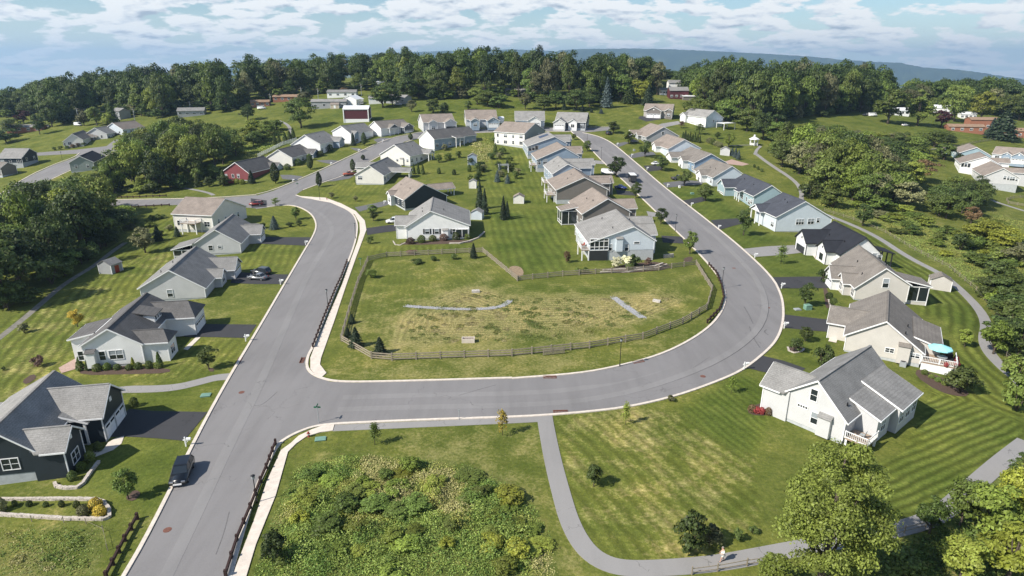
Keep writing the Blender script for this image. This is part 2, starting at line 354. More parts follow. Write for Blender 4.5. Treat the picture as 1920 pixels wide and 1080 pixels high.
def make_ground():
    az=np.concatenate([np.linspace(-math.pi,-1.15,40)[:-1],np.linspace(-1.15,1.15,760),np.linspace(1.15,math.pi,40)[1:-1]])
    rr=np.concatenate([[0.5,8,16,24],np.geomspace(30,700,420),np.geomspace(720,15000,60)])
    A,R=np.meshgrid(az,rr); X=R*np.sin(A); Y=R*np.cos(A); Z=TZ(X,Y)
    nr,na=X.shape
    F_=Y*cp-Z*sp; UP=Y*sp+Z*cp; ok=F_>5
    Fs=np.where(ok,F_,1); U=np.where(ok,960+PX_F*X/Fs,-9999); V=np.where(ok,540-PX_F*UP/Fs,-9999)
    far=R>1200
    dry=np.full(X.shape,.42); strp=np.zeros(X.shape); ph=np.zeros(X.shape); lush=np.zeros(X.shape); rough=np.full(X.shape,.25)
    for poly,ln,spc,st,dr,lu in LAWNS:
        m=inpoly(U,V,poly)&~far
        a=P(ln[0],ln[1]);b=P(ln[2],ln[3]); d=(b-a); d.z=0; d.normalize()
        ph[m]=((X[m]-a.x)*-d.y+(Y[m]-a.y)*d.x)/spc; strp[m]=st; dry[m]=dr; lush[m]=lu; rough[m]=0
    m=inpoly(U,V,CONC[0])&~far; dd=distpoly(X[m],Y[m],smooth_poly(W2(PATHC),2)); ph[m]=dd/CONC[1]; strp[m]=CONC[2]; dry[m]=.05; lush[m]=.3; rough[m]=0
    m=inpoly(U,V,BASIN); dry[m]=.55; rough[m]=.15; strp[m]=.18; lush[m]=.05
    bw=W2(BASIN+[BASIN[0]]); ph[m]=distpoly(X[m],Y[m],bw)/1.3
    m=inpoly(U,V,MEADOW); dry[m]=.98; rough[m]=.12; strp[m]=.4
    ph[m]=distpoly(X[m],Y[m],W2(MEADOW+[MEADOW[0]]))/1.1
    for poly,dr,ro in ((SCRUB,.55,.9),(WET,.62,.7),(CORNER,.45,.9),(MEADL,.6,.6),(VERGE,.62,.2),(BLV,.62,.25)):
        m=inpoly(U,V,poly)&~far; dry[m]=dr; rough[m]=ro; strp[m]=0
    def blur(a,n):
        for _ in range(n):
            b=np.pad(a,1,mode='edge'); a=(b[:-2,1:-1]+b[2:,1:-1]+b[1:-1,:-2]+b[1:-1,2:]+2*b[1:-1,1:-1])/6
        return a
    dry=blur(dry,14); lush=blur(lush,12); rough=blur(rough,5); strp=blur(strp,2)
    V3=np.stack([X,Y,Z],-1).reshape(-1,3); idx=np.arange(nr*na).reshape(nr,na)
    a=idx[:-1,:-1].ravel();b=idx[:-1,1:].ravel();c=idx[1:,1:].ravel();d=idx[1:,:-1].ravel()
    Fq=np.stack([a,d,c,b],-1)
    w=np.stack([idx[:-1,-1],idx[1:,-1],idx[1:,0],idx[:-1,0]],-1); Fq=np.concatenate([Fq,w])
    me=quadmesh("ground",V3,Fq)
    ca=me.color_attributes.new("zone",'FLOAT_COLOR','POINT')
    ca.data.foreach_set("color",np.stack([dry,strp,rough,lush],-1).astype(np.float32).ravel())
    pa=me.attributes.new("phase",'FLOAT','POINT'); pa.data.foreach_set("value",ph.astype(np.float32).ravel())
    me.polygons.foreach_set("use_smooth",np.ones(len(Fq),bool))
    t=NT('grass_ground'); p=t.pos()
    at=t.n('ShaderNodeAttribute',attribute_name="zone"); sx=t.n('ShaderNodeSeparateColor'); t.l(at.outputs['Color'],sx.inputs[0])
    dry_,st_,ro_,lu_=sx.outputs[0],sx.outputs[1],sx.outputs[2],at.outputs['Alpha']
    pha=t.n('ShaderNodeAttribute',attribute_name="phase").outputs['Fac']
    big=t.noise(.035,4.,.6,p); med=t.noise(.22,5.,.65,p); fine=t.noise(2.2,4.,.7,p); vf=t.noise(7.,2.,.7,p)
    g=t.ramp(t.math('ADD',t.math('MULTIPLY',med,.5),t.math('MULTIPLY',fine,.5)),[(.32,(.072,.088,.016)),(.5,(.118,.136,.027)),(.68,(.185,.190,.046))])
    gl=t.ramp(t.math('ADD',t.math('MULTIPLY',med,.5),t.math('MULTIPLY',fine,.5)),[(.32,(.036,.064,.010)),(.5,(.062,.102,.017)),(.68,(.102,.145,.030))])
    g=t.mix(lu_,g,gl)
    dc=t.ramp(t.math('ADD',t.math('MULTIPLY',fine,.6),t.math('MULTIPLY',vf,.4)),[(.3,(.21,.18,.065)),(.5,(.34,.285,.12)),(.7,(.48,.40,.21))])
    pat=t.math('ADD',t.math('MULTIPLY',big,.30),t.math('ADD',t.math('MULTIPLY',med,.42),t.math('MULTIPLY',fine,.28)))
    # dryness patches: threshold shifts with the zone's dryness
    th=t.math('SUBTRACT',.80,t.math('MULTIPLY',dry_,.42))
    k=t.math('MULTIPLY',t.math('SUBTRACT',pat,th),6.0); k=t.math('ADD',k,.42,clamp=True)
    c=t.mix(t.math('MULTIPLY',k,.85),g,dc)
    # mowing stripes
    wv=t.math('SINE',t.math('MULTIPLY',t.math('ADD',pha,t.math('ADD',t.math('MULTIPLY',t.math('SUBTRACT',med,.5),.7),t.math('MULTIPLY',t.math('SUBTRACT',big,.5),2.2))),2*math.pi))
    wv=t.math('MULTIPLY',t.math('MULTIPLY',wv,t.math('MULTIPLY_ADD',fine,.9,.35)),t.math('MULTIPLY_ADD',med,2.2,-.1))
    am=t.math('MULTIPLY_ADD',t.math('MULTIPLY',wv,st_),.55,1.)
    cc=t.n('ShaderNodeVectorMath',operation='SCALE'); t.l(c,cc.inputs[0]); t.l(am,cc.inputs['Scale'])
    spk=t.noise(2.6,6.,.85,p); am2=t.ramp(spk,[(.30,(.66,.68,.66)),(.5,(1,1,1)),(.70,(1.34,1.30,1.22))])
    lf=t.noise(.09,4.,.6,p); am3=t.ramp(lf,[(.34,(.74,.82,.70)),(.5,(1,1,1)),(.66,(1.24,1.16,1.12))]); am2=t.mix(1.,am2,am3,'MULTIPLY')
    # rough growth
    rg=t.ramp(t.noise(.9,5.,.75,p),[(.34,(.022,.035,.010)),(.48,(.085,.12,.028)),(.58,(.16,.165,.05)),(.70,(.26,.21,.10))])
    c=t.mix(1.,t.mix(t.math('MULTIPLY',ro_,.75),cc.outputs[0],rg),am2,'MULTIPLY')
    t.bsdf(c,.95,bump=t.math('ADD',fine,t.math('MULTIPLY',vf,.6)),bstr=.65,bdist=.12,spec=.1)
    tag(link("ground",me,t.m),kind="structure")
make_ground()
# ---------------------------------------------------------------- sheets draped on the terrain
def drape(name,px,off,mat,maxlen=4.,world=False,kind="structure",sm=0,thick=0.):
    pts=[Vector((x,y,0)) for x,y in (px if world else W2(px))]
    if sm: pts=[Vector((x,y,0)) for x,y in smooth_poly([(q.x,q.y) for q in pts],sm,True)]
    tri=tessellate_polygon([pts]); bm=bmesh.new(); vs=[bm.verts.new(p) for p in pts]
    for f in tri:
        try: bm.faces.new([vs[i] for i in f])
        except ValueError: pass
    for _ in range(9):
        es=[e for e in bm.edges if e.calc_length()>maxlen*(1+max(0,(e.verts[0].co.length-120))/120)]
        if not es: break
        bmesh.ops.subdivide_edges(bm,edges=es,cuts=1); bmesh.ops.triangulate(bm,faces=[f for f in bm.faces if len(f.verts)>3])
    for v in bm.verts: v.co.z=tz(v.co.x,v.co.y)+off
    bmesh.ops.recalc_face_normals(bm,faces=bm.faces)
    if sum(f.normal.z for f in bm.faces)<0: bmesh.ops.reverse_faces(bm,faces=bm.faces)
    if thick:
        r=bmesh.ops.extrude_face_region(bm,geom=bm.faces[:])
        for v in [g for g in r['geom'] if isinstance(g,bmesh.types.BMVert)]: v.co.z+=0
        for v in bm.verts:
            pass
        top=set(g for g in r['geom'] if isinstance(g,bmesh.types.BMVert))
        for v in bm.verts:
            if v not in top: v.co.z-=thick
    me=bpy.data.meshes.new(name); bm.to_mesh(me); bm.free()
    o=link(name,me,mat)
    if kind: tag(o,kind=kind)
    return o
def resample(pts,step):
    out=[pts[0]]; acc=0
    for a,b in zip(pts[:-1],pts[1:]):
        d=math.dist(a,b); n=max(1,int(d/step))
        for i in range(1,n+1): out.append((a[0]+(b[0]-a[0])*i/n,a[1]+(b[1]-a[1])*i/n))
    return out
def ribbon(name,px,width,h,mat,base=-.05,sm=2,shift=0.,kind="structure",world=False,step=2.5,closed=False):
    pts=px if world else W2(px); pts=resample(smooth_poly(pts,sm),step); mb=MB(); n=len(pts); prof=[]
    for i,p in enumerate(pts):
        a=pts[max(i-1,0)];b=pts[min(i+1,n-1)]; dx,dy=b[0]-a[0],b[1]-a[1]; L_=math.hypot(dx,dy) or 1; nx,ny=-dy/L_,dx/L_
        l=(p[0]+nx*(shift+width/2),p[1]+ny*(shift+width/2)); r=(p[0]+nx*(shift-width/2),p[1]+ny*(shift-width/2))
        z=tz(*p); prof.append([(l[0],l[1],z+base),(l[0],l[1],z+h),(r[0],r[1],z+h),(r[0],r[1],z+base)])
    vs=[v for q in prof for v in q]; fs=[]
    for i in range(n-1):
        for k in range(3): fs.append((i*4+k,i*4+k+1,(i+1)*4+k+1,(i+1)*4+k))
    fs+=[(0,1,2,3),tuple((n-1)*4+k for k in (3,2,1,0))]
    mb.add(vs,fs); o=mb.build(name,mat)
    if kind: tag(o,kind=kind)
    return o
def asphalt(name,c,streak=.16):
    t=NT(name); p=t.pos()
    big=t.noise(.06,4.,.6,p); fine=t.noise(6.,3.,.7,p); st=t.noise(.5,3.,.6,t.mapv(p,(1.,.12,1.),(0,0,math.radians(-8))))
    f=t.math('ADD',t.math('MULTIPLY',big,.4),t.math('ADD',t.math('MULTIPLY',st,.35),t.math('MULTIPLY',fine,.25)))
    colr=t.ramp(f,[(.3,tuple(x*(1-streak*1.4) for x in c)),(.5,c),(.7,tuple(x*(1+streak) for x in c))])
    # fine cracks
    vo=t.n('ShaderNodeTexVoronoi',feature='DISTANCE_TO_EDGE'); vo.inputs['Scale'].default_value=.11
    wn=t.n('ShaderNodeVectorMath',operation='ADD'); nz=t.n('ShaderNodeTexNoise'); nz.inputs['Scale'].default_value=.35; nz.inputs['Detail'].default_value=4.; t.l(p,nz.inputs['Vector'])
    sc_=t.n('ShaderNodeVectorMath',operation='SCALE'); t.l(nz.outputs['Color'],sc_.inputs[0]); sc_.inputs['Scale'].default_value=6.
    t.l(p,wn.inputs[0]); t.l(sc_.outputs[0],wn.inputs[1]); t.l(wn.outputs[0],vo.inputs['Vector'])
    cr=t.math('LESS_THAN',vo.outputs['Distance'],.0035); cr=t.math('MULTIPLY',cr,t.math('GREATER_THAN',big,.52))
    colr=t.mix(t.math('MULTIPLY',cr,.6),colr,tuple(x*.45 for x in c))
    t.bsdf(colr,.9,bump=fine,bstr=.15,bdist=.01,spec=.2); return t.m
M['road']=asphalt('worn_road_asphalt',(.205,.197,.196)); M['drive']=asphalt('dark_driveway_asphalt',(.052,.052,.056),.14); M['path']=asphalt('path_asphalt',(.27,.26,.252),.12)
M['drive2']=asphalt('grey_driveway_asphalt',(.13,.13,.135),.12)
# road network as polygons (picture trace unprojected on to the terrain)
LEFT=[(225,1100),(283,1000),(376,810),(430,711),(480,628),(531,540),(575,465),(589,442),(595,425),(591,409),(580,397),(560,387),(537,384),(480,392)]
LOOPIN=[(422,1100),(455,985),(480,910),(489,892),(516,834),(545,815),(580,801),(605,796),(640,793)]
NOSE_I=[(960,710),(805,715),(667,718),(620,716),(591,707),(577,697),(572,685),(575,668),(584,652),(605,602),(630,540),(652,490),(664,457),(668,437),(669,420),(662,402),(645,390),(620,379),(592,374),(568,371),(554,366)]
OUTB=[(640,793),(800,786),(960,781),(1032,777),(1105,771),(1180,762),(1267,742),(1350,712),(1395,691),(1440,654),(1457,632),(1466,605),(1467,577),(1463,553),(1447,520),(1395,470),(1347,430),(1292,386),(1215,325),(1182,297),(1150,270),(1130,259),(1112,253),(1092,249)]
INB=[(1070,246),(1078,253),(1092,263),(1110,282),(1132,305),(1155,326),(1177,346),(1202,370),(1225,392),(1247,414),(1277,442),(1315,480),(1345,515),(1357,537),(1361,562),(1352,587),(1332,612),(1292,640),(1235,667),(1160,687),(1085,701),(960,710)]
drape("street",LEFT+[(470,370),(512,358),(554,366)]+NOSE_I[::-1][1:]+[(960,781),(800,786),(640,793),(605,796),(580,801),(545,815),(516,834),(489,892),(480,910),(455,985),(422,1100)],.03,M['road'])
drape("loop_street",[(960,781)]+OUTB[3:]+INB+[],.0305,M['road'])
NORTH_L=[(470,370),(512,358),(562,337),(597,322),(665,290),(702,272),(740,258),(800,246),(870,244),(930,240),(1000,238.5),(1075,242)]
drape("north_street",[(470,370),(512,358),(562,337),(597,322),(665,290),(705,271),(742,257),(800,247),(870,243.5),(930,240.5),(1000,239),(1072,241),(1145,238),(1145,244),(1092,249),(1070,246.5),(1000,245.5),(930,247),(870,250),(800,255),(760,265),(730,281),(670,315),(648,327),(605,341),(567,357),(554,366)],.034,M['road'])
drape("west_street",[(482,366),(400,372),(300,374),(190,376),(100,384),(60,398),(60,412),(110,398),(190,388),(300,385),(400,384),(482,391)],.038,M['road'])
drape("far_west_street",[(-60,400),(0,366),(50,333),(100,310),(140,296),(150,288),(72,292),(60,287),(150,280),(200,274),(215,262),(238,262),(225,280),(165,305),(132,318),(80,343),(37,376),(0,400),(-40,430)],.03,M['road'])
# kerbs
KER=dict(width=.42,h=.14)
ribbon("kerb",LEFT[:10]+[(580,397),(560,387),(537,384),(500,388)],mat=M['kerbm'],shift=.2,**KER)
ribbon("kerb",NOSE_I,mat=M['kerbm'],shift=-.2,**KER)
ribbon("kerb",INB,mat=M['kerbm'],shift=.0,**KER)
ribbon("kerb",LOOPIN,mat=M['kerbm'],shift=-.2,**KER)
ribbon("kerb",OUTB,mat=M['kerbm'],shift=-.2,**KER)
ribbon("kerb",[(480,365),(512,357),(562,336),(597,321),(665,289),(705,270),(742,256),(800,246),(870,242.5),(930,239.5),(1000,238),(1072,240),(1145,237)],mat=M['kerbm'],shift=.2,**KER)
ribbon("kerb",[(568,356),(605,342),(648,328),(672,315),(732,281),(762,265),(800,255.5),(870,250.5),(930,247.5),(1000,246),(1068,247)],mat=M['kerbm'],shift=-.2,**KER)
ribbon("kerb",[(480,365),(400,371),(312,373),(190,375)],mat=M['kerbm'],shift=0,**KER)
ribbon("kerb",[(-60,399),(0,365),(50,332),(100,309),(140,295),(150,287)],mat=M['kerbm'],shift=.2,**KER)
ribbon("kerb",[(215,286),(165,306),(132,319),(80,344)],mat=M['kerbm'],shift=.2,**KER)
# pavement, verge
SW1=[(562,368),(590,370),(610,371),(640,382),(667,396),(684,414),(687,431),(680,450),(667,485),(650,533),(627,602),(602,672),(600,684),(612,700),(602,709),(592,704),(582,692),(582,672),(590,650),(613,600),(641,535),(658,487),(670,455),(675,436),(674,418),(665,402),(645,391),(620,380),(592,375)]
drape("pavement",SW1,.11,M['concrete'],3.,thick=.1)
SW2=[(627,797),(605,799),(585,806),(560,818),(545,832),(527,845),(500,905),(477,975),(450,1045),(430,1095),(458,1095),(480,1022),(517,930),(540,848),(556,832),(575,819),(602,811),(624,808)]
drape("pavement",SW2,.11,M['concrete'],3.,thick=.1)
# paths
def path(name,mid,w,off=.045,mat=None,sm=2): return ribbon(name,mid,w,off,mat or M['path'],sm=sm,step=2.)
path("footpath",[(626,803),(800,795.5),(960,788.5),(1022,785)],1.5)
path("footpath",[(1021,778),(1024,800),(1036,862),(1052,925),(1068,980),(1092,1024),(1122,1051),(1165,1066),(1235,1066),(1345,1057),(1440,1039),(1530,1022),(1625,1005),(1720,984),(1768,962),(1826,910),(1876,866),(1925,828)],2.1,.05)
path("footpath",PATHC,2.0)
path("footpath",[(1415,290),(1418,280),(1428,273),(1400,271.5),(1365,273)],1.8,.05)
path("footpath",[(432,706),(405,708),(372,717),(330,727),(280,730),(225,730),(120,748),(40,757),(-40,765)],2.2)
path("footpath",[(-20,648),(0,633),(52,592),(107,543),(140,520),(175,500),(210,472),(235,455)],1.35,mat=M['shade_toned_path'])
def wear(name,px,w,mat,off=.036): return ribbon(name,px,w,off,mat,base=0.,step=1.5)
M['wearl']=asphalt('polished_wheel_track',(.226,.218,.215),.18); M['weard']=asphalt('dark_asphalt_seam',(.20,.19,.185),.2); M['skid']=plain('rubber_mark',(.13,.125,.125),.9,.3,3.)
CL=[(318,1110),(398,940),(446,832),(500,722),(545,612),(583,520),(612,470),(630,440),(628,420),(608,399),(575,385)]; CB=[(640,752),(800,747),(960,745),(1100,736),(1230,705),(1345,657),(1408,602),(1412,547),(1380,497),(1322,439),(1262,390),(1200,336),(1150,295),(1118,271)]
for C_ in (CL,CB):
    for sh in (-2.4,1.0): 
        wp=W2(C_); ribbon("wheel_track",wp,1.3,.0345,M['wearl'],base=0.,shift=sh,world=True,step=1.5)
    ribbon("street_seam",W2(C_),.10,.035,M['weard'],base=0.,world=True,step=1.5) if False else None
for pts in ([(1405,612),(1413,635),(1425,652)],[(1438,618),(1432,622),(1440,628)],[(1395,575),(1404,590),(1412,607)],[(1425,575),(1430,572),(1440,574)]): wear("tyre_mark",pts,.22,M['skid'],.037)
for pts in ([(470,760),(490,762),(520,735)],[(860,742),(900,730),(930,722)],[(1300,690),(1330,670)],[(430,960),(420,1000),(405,1040)],[(1250,420),(1262,400)]): wear("crack_seal",pts,.09,M['skid'],.037)
path("footpath",[(1690,318),(1683,300),(1680,289),(1700,283),(1740,280),(1775,277)],2.2)
path("footpath",[(1850,371),(1865,378),(1890,386),(1925,397)],1.6)
path("farm_lane",[(525,226),(540,232),(548,243),(547,262)],3.,.03)
path("footpath",[(345,352),(375,357),(395,362),(402,366)],2.)
# driveways
DRV=[([(243,767),(285,771),(389,773),(345,827),(290,822),(235,819),(200,820),(195,800)],'drive'),
 ([(362,607),(400,608),(481,609),(463,634),(420,633),(372,632),(345,632),(345,610)],'drive'),
 ([(440,510),(505,514),(541,515),(529,533),(480,533),(432,531)],'drive'),
 ([(498,444),(540,445),(583,445),(575,461),(530,459),(480,457)],'drive'),
 ([(665,389),(700,382),(725,376),(738,381),(715,388),(688,393),(674,397)],'drive2'),
 ([(687,428),(730,422),(755,422),(752,432),(720,436),(688,441)],'drive'),
 ([(600,341),(640,329),(655,322),(672,324),(655,335),(625,340)],'drive2'),
 ([(525,328),(545,328),(568,331),(556,338),(530,336)],'drive2'),
 ([(592,301),(620,300),(640,302),(628,309),(606,305)],'drive2'),
 ([(656,277),(672,278),(690,282),(680,287),(665,282)],'drive2'),
 ([(700,262),(715,258),(735,259),(728,266),(708,268)],'drive2'),
 ([(772,250),(790,247),(805,250),(795,255)],'drive2'),
 ([(1242,343),(1285,338),(1320,340),(1315,346),(1250,352)],'drive2'),
 ([(1280,376),(1317,369),(1325,376),(1287,386)],'drive'),
 ([(1332,413),(1360,411),(1390,409),(1392,419),(1360,428),(1348,431)],'drive'),
 ([(1392,467),(1440,462),(1510,459),(1528,471),(1470,478),(1415,482)],'path'),
 ([(1449,520),(1500,519),(1552,519),(1572,540),(1520,541),(1461,541)],'drive'),
 ([(1471,590),(1520,596),(1575,602),(1572,624),(1520,620),(1471,615)],'drive'),
 ([(1428,667),(1470,677),(1510,691),(1490,708),(1440,700),(1400,690)],'drive'),
 ([(1240,442),(1279,444),(1284,457),(1243,455)],'drive'),
 ([(1212,396),(1229,399),(1244,407),(1216,406)],'path'),
 ([(1155,356),(1184,359),(1195,367),(1157,365)],'drive'),
 ([(1108,300),(1130,302),(1136,308),(1112,307)],'path'),
 ([(1174,292),(1205,284),(1225,285),(1230,290),(1183,297)],'drive2'),
 ([(1152,270),(1172,266),(1180,268),(1160,276)],'drive2'),
 ([(1206,311),(1222,310),(1245,312),(1240,319),(1215,322)],'drive'),
 ([(1200,218),(1240,216),(1238,224),(1212,228),(1196,222)],'drive'),
 ([(1225,238),(1240,232),(1272,227),(1278,232),(1250,238),(1235,241)],'path'),
 ([(470,372),(500,376),(500,388),(472,390)],'drive')]
for poly,mt in DRV: drape("driveway",poly,.05,M[mt],3.)
drape("front_walk",[(203,830),(217,822),(233,818),(228,832),(213,844),(180,857),(160,852),(195,842)],.06,M['concrete'],3.)
drape("front_walk",[(368,632),(376,633),(352,657),(344,655)],.06,M['concrete'],3.)
drape("front_walk",[(1516,470),(1526,470),(1540,485),(1530,487)],.06,M['concrete'],3.)
drape("front_walk",[(1560,623),(1574,623),(1568,643),(1553,640)],.06,M['concrete'],3.)
drape("patio",[(1372,299),(1405,308),(1392,311),(1350,306)],.06,M['pave'],4.)
drape("patio",[(110,690),(150,668),(150,690),(115,700)],.06,M['pave'],4.)
# mulch beds
BEDS=[[(150,690),(160,684),(320,690),(318,700),(240,702),(150,704)],[(1400,765),(1440,752),(1450,765),(1440,780),(1405,778)],[(1720,690),(1760,705),(1820,735),(1808,746),(1760,735),(1715,705)],
 [(1165,495),(1245,490),(1262,505),(1180,512),(1130,512)],[(390,690),(400,690),(402,697),(392,697)],[(238,925),(256,918),(265,926),(252,940),(236,938)],[(1475,650),(1505,648),(1512,656),(1500,662),(1478,660)],
 [(745,455),(880,449),(890,456),(760,460)],[(40,715),(62,700),(70,708),(50,722)],[(1540,520),(1552,545),(1560,575),(1548,580),(1545,550)],[(1280,485),(1297,480),(1300,488),(1285,492)]]
for b in BEDS: drape("mulch_bed",b,.035,M['mulch'],3.,sm=1)
drape("bare_soil",[(950,500),(975,498),(985,514),(966,524)],.03,plain('bare_earth',(.26,.19,.12),.95,.3,2.),3.,sm=2)
# gravel channels in the basin
for pts,w in (([(762,574),(800,577),(860,580),(905,579.5),(932,577),(948,571),(956,564)],1.25),([(1151,558),(1178,578),(1205,596)],1.5)):
    wp=resample(smooth_poly(W2(pts),2),.3); mb=MB(); n_=len(wp); vs=[]; fs=[]
    for i,(x,y) in enumerate(wp):
        a=wp[max(i-1,0)];b=wp[min(i+1,n_-1)]; dx,dy=b[0]-a[0],b[1]-a[1]; l_=math.hypot(dx,dy) or 1; wob=w/2*random.uniform(.8,1.1)
        vs+=[(x-dy/l_*wob,y+dx/l_*wob,tz(x,y)+.05),(x+dy/l_*wob,y-dx/l_*wob,tz(x,y)+.05)]
    mb.add(vs,[(2*i,2*i+1,2*i+3,2*i+2) for i in range(n_-1)])
    for x,y in wp:
        for k in range(9):
            a=random.uniform(-1,1)*w/2; b=random.uniform(-1,1)*w/2; s_=random.uniform(.06,.15); mb.ell((x+a,y+b,tz(x+a,y+b)+.05),(s_,s_*random.uniform(.7,1.2),s_*.6),5,3)
    tag(mb.build("gravel_channel",M['gravel']),"grey stone lined channel %s"%("curving across the mown basin" if w<1.4 else "running diagonally down the right side of the basin"),"drain channel",kind="stuff")
# iron in the street
def disc(name,u,v,r,label):
    p=P(u,v); mb=MB(); mb.tube([(0,0,0),(0,0,.05)],[r,r],18); mb.tube([(0,0,.05),(0,0,.056)],[r*.8,r*.8],18)
    tag(mb.build(name,M['rust'],loc=(p.x,p.y,p.z+.0)),label,"manhole",group="manhole covers in the street")
for u,v,l in ((314,994,"round manhole cover in the street near the bottom guardrail"),(453,736,"round manhole cover in the left street beside the junction"),(1318,706,"round manhole cover on the loop street bend near the lowest mailbox"),(1440,577,"round manhole cover on the right curve of the loop street"),(1376,503,"round manhole cover on the loop street by the kerb post lamp")):
    disc("manhole_cover",u,v,.42,l)
def drain(u,v,ang,label):
    p=P(u,v); o=empty("storm_drain",(p.x,p.y,p.z+.03),math.radians(ang)); tag(o,label,"storm drain","kerbside storm drains")
    a=MB(); a.box(-1.,1.,-.32,-.24,0,.06); a.box(-1.,1.,.24,.32,0,.16); a.box(-1.,-.92,-.24,.24,0,.06); a.box(.92,1.,-.24,.24,0,.06); a.build("frame",M['rust'],o)
    b=MB()
    for i in range(9): b.box(-.85+i*.2,-.78+i*.2,-.24,.24,.01,.05)
    b.build("grate",M['rust'],o)
for u,v,a,l in ((567,676,97,"rusty storm drain at the kerb nose of the junction"),(1031,708,0,"rusty storm drain on the basin side of the cross street"),(1051,773,2,"rusty storm drain where the footpath meets the street"),(1197,679,22,"small storm drain on the inner kerb of the bend"),(449,676,100,"rusty storm drain at the left kerb beside the white house")):
    drain(u,v,a,l)
# ---------------------------------------------------------------- houses
WMESH={}
def win_meshes(w,h,cols,rows):
    k=(round(w,2),round(h,2),cols,rows)
    if k in WMESH: return WMESH[k]
    f=MB(); t=.09; d=.07
    f.box(-w/2-t,w/2+t,-.03,d,-t,0); f.box(-w/2-t,w/2+t,-.03,d,h,h+t)
    f.box(-w/2-t,-w/2,-.03,d,0,h); f.box(w/2,w/2+t,-.03,d,0,h)
    for i in range(1,cols): x=-w/2+w*i/cols; f.box(x-.04,x+.04,-.03,d-.02,0,h)
    for j in range(1,rows): z=h*j/rows; f.box(-w/2,w/2,-.03,d-.03,z-.025,z+.025)
    p=MB(); p.box(-w/2,w/2,-.02,.015,0,h); b=MB(); z=h*(.5 if rows>1 else .62); b.box(-w/2,w/2,-.02,.015,0,z,0); b.box(-w/2,w/2,-.02,.012,z,h,1)
    WMESH[k]=(f.mesh("window"),p.mesh("pane"),b.mesh("pane")); return WMESH[k]
def window(root,x,y,z,ang,w=.9,h=1.4,cols=1,rows=2,frame='trim',shut=None):
    fm,pm,bm_=win_meshes(w,h,cols,rows); bl=random.random()<.6
    o=link("window",fm,M[frame],root,(x,y,z),ang); link("pane",bm_ if bl else pm,[M['glass'],M['blind']] if bl else M['glass'],o)
    if shut:
        sm=MB(); s=.42
        for sg in (-1,1): sm.box(sg*(w/2+.11+s/2)-s/2,sg*(w/2+.11+s/2)+s/2,-.02,.05,-.05,h+.05)
        sm.build("shutter",M[shut],o)
def gdoor(root,x,y,z,ang,w=4.8,h=2.15,mat='trim'):
    k=('g',round(w,1),round(h,1))
    if k not in WMESH:
        b=MB(); nr=4; b.box(-w/2,w/2,-.03,.02,0,h)
        nc=max(2,int(w/1.2))
        for j in range(nr):
            for i in range(nc): b.box(-w/2+w*i/nc+.08,-w/2+w*(i+1)/nc-.08,.0,.06,h*j/nr+.07,h*(j+1)/nr-.07)
        f=MB()
        for i in range(nc): f.box(-w/2+w*i/nc+.14,-w/2+w*(i+1)/nc-.14,.05,.075,h*3/nr+.12,h-.12)
        f.box(-w/2-.16,-w/2-.02,-.02,.05,0,h+.14); f.box(w/2+.02,w/2+.16,-.02,.05,0,h+.14); f.box(-w/2-.02,w/2+.02,-.02,.05,h+.02,h+.14)
        f.m=[0]*(6*nc)+[1]*18
        WMESH[k]=b.mesh("garage_door"); WMESH[('gf',)+k]=f.mesh("door_windows",fix=False)
    o=link("garage_door",WMESH[k],M[mat],root,(x,y,z),ang); link("door_frame_and_panes",WMESH[('gf',)+k],[M['glass'],M['found']],o)
NWARN=[]
def roofslab(mb,pts,t=.16):   # pts: 3D top-surface polygon
    n=len(pts); low=[(p[0],p[1],p[2]-t) for p in pts]
    mb.add(list(pts)+low,[tuple(range(n)),tuple(range(2*n-1,n-1,-1))]+[(i,n+i,n+(i+1)%n,(i+1)%n) for i in range(n)])
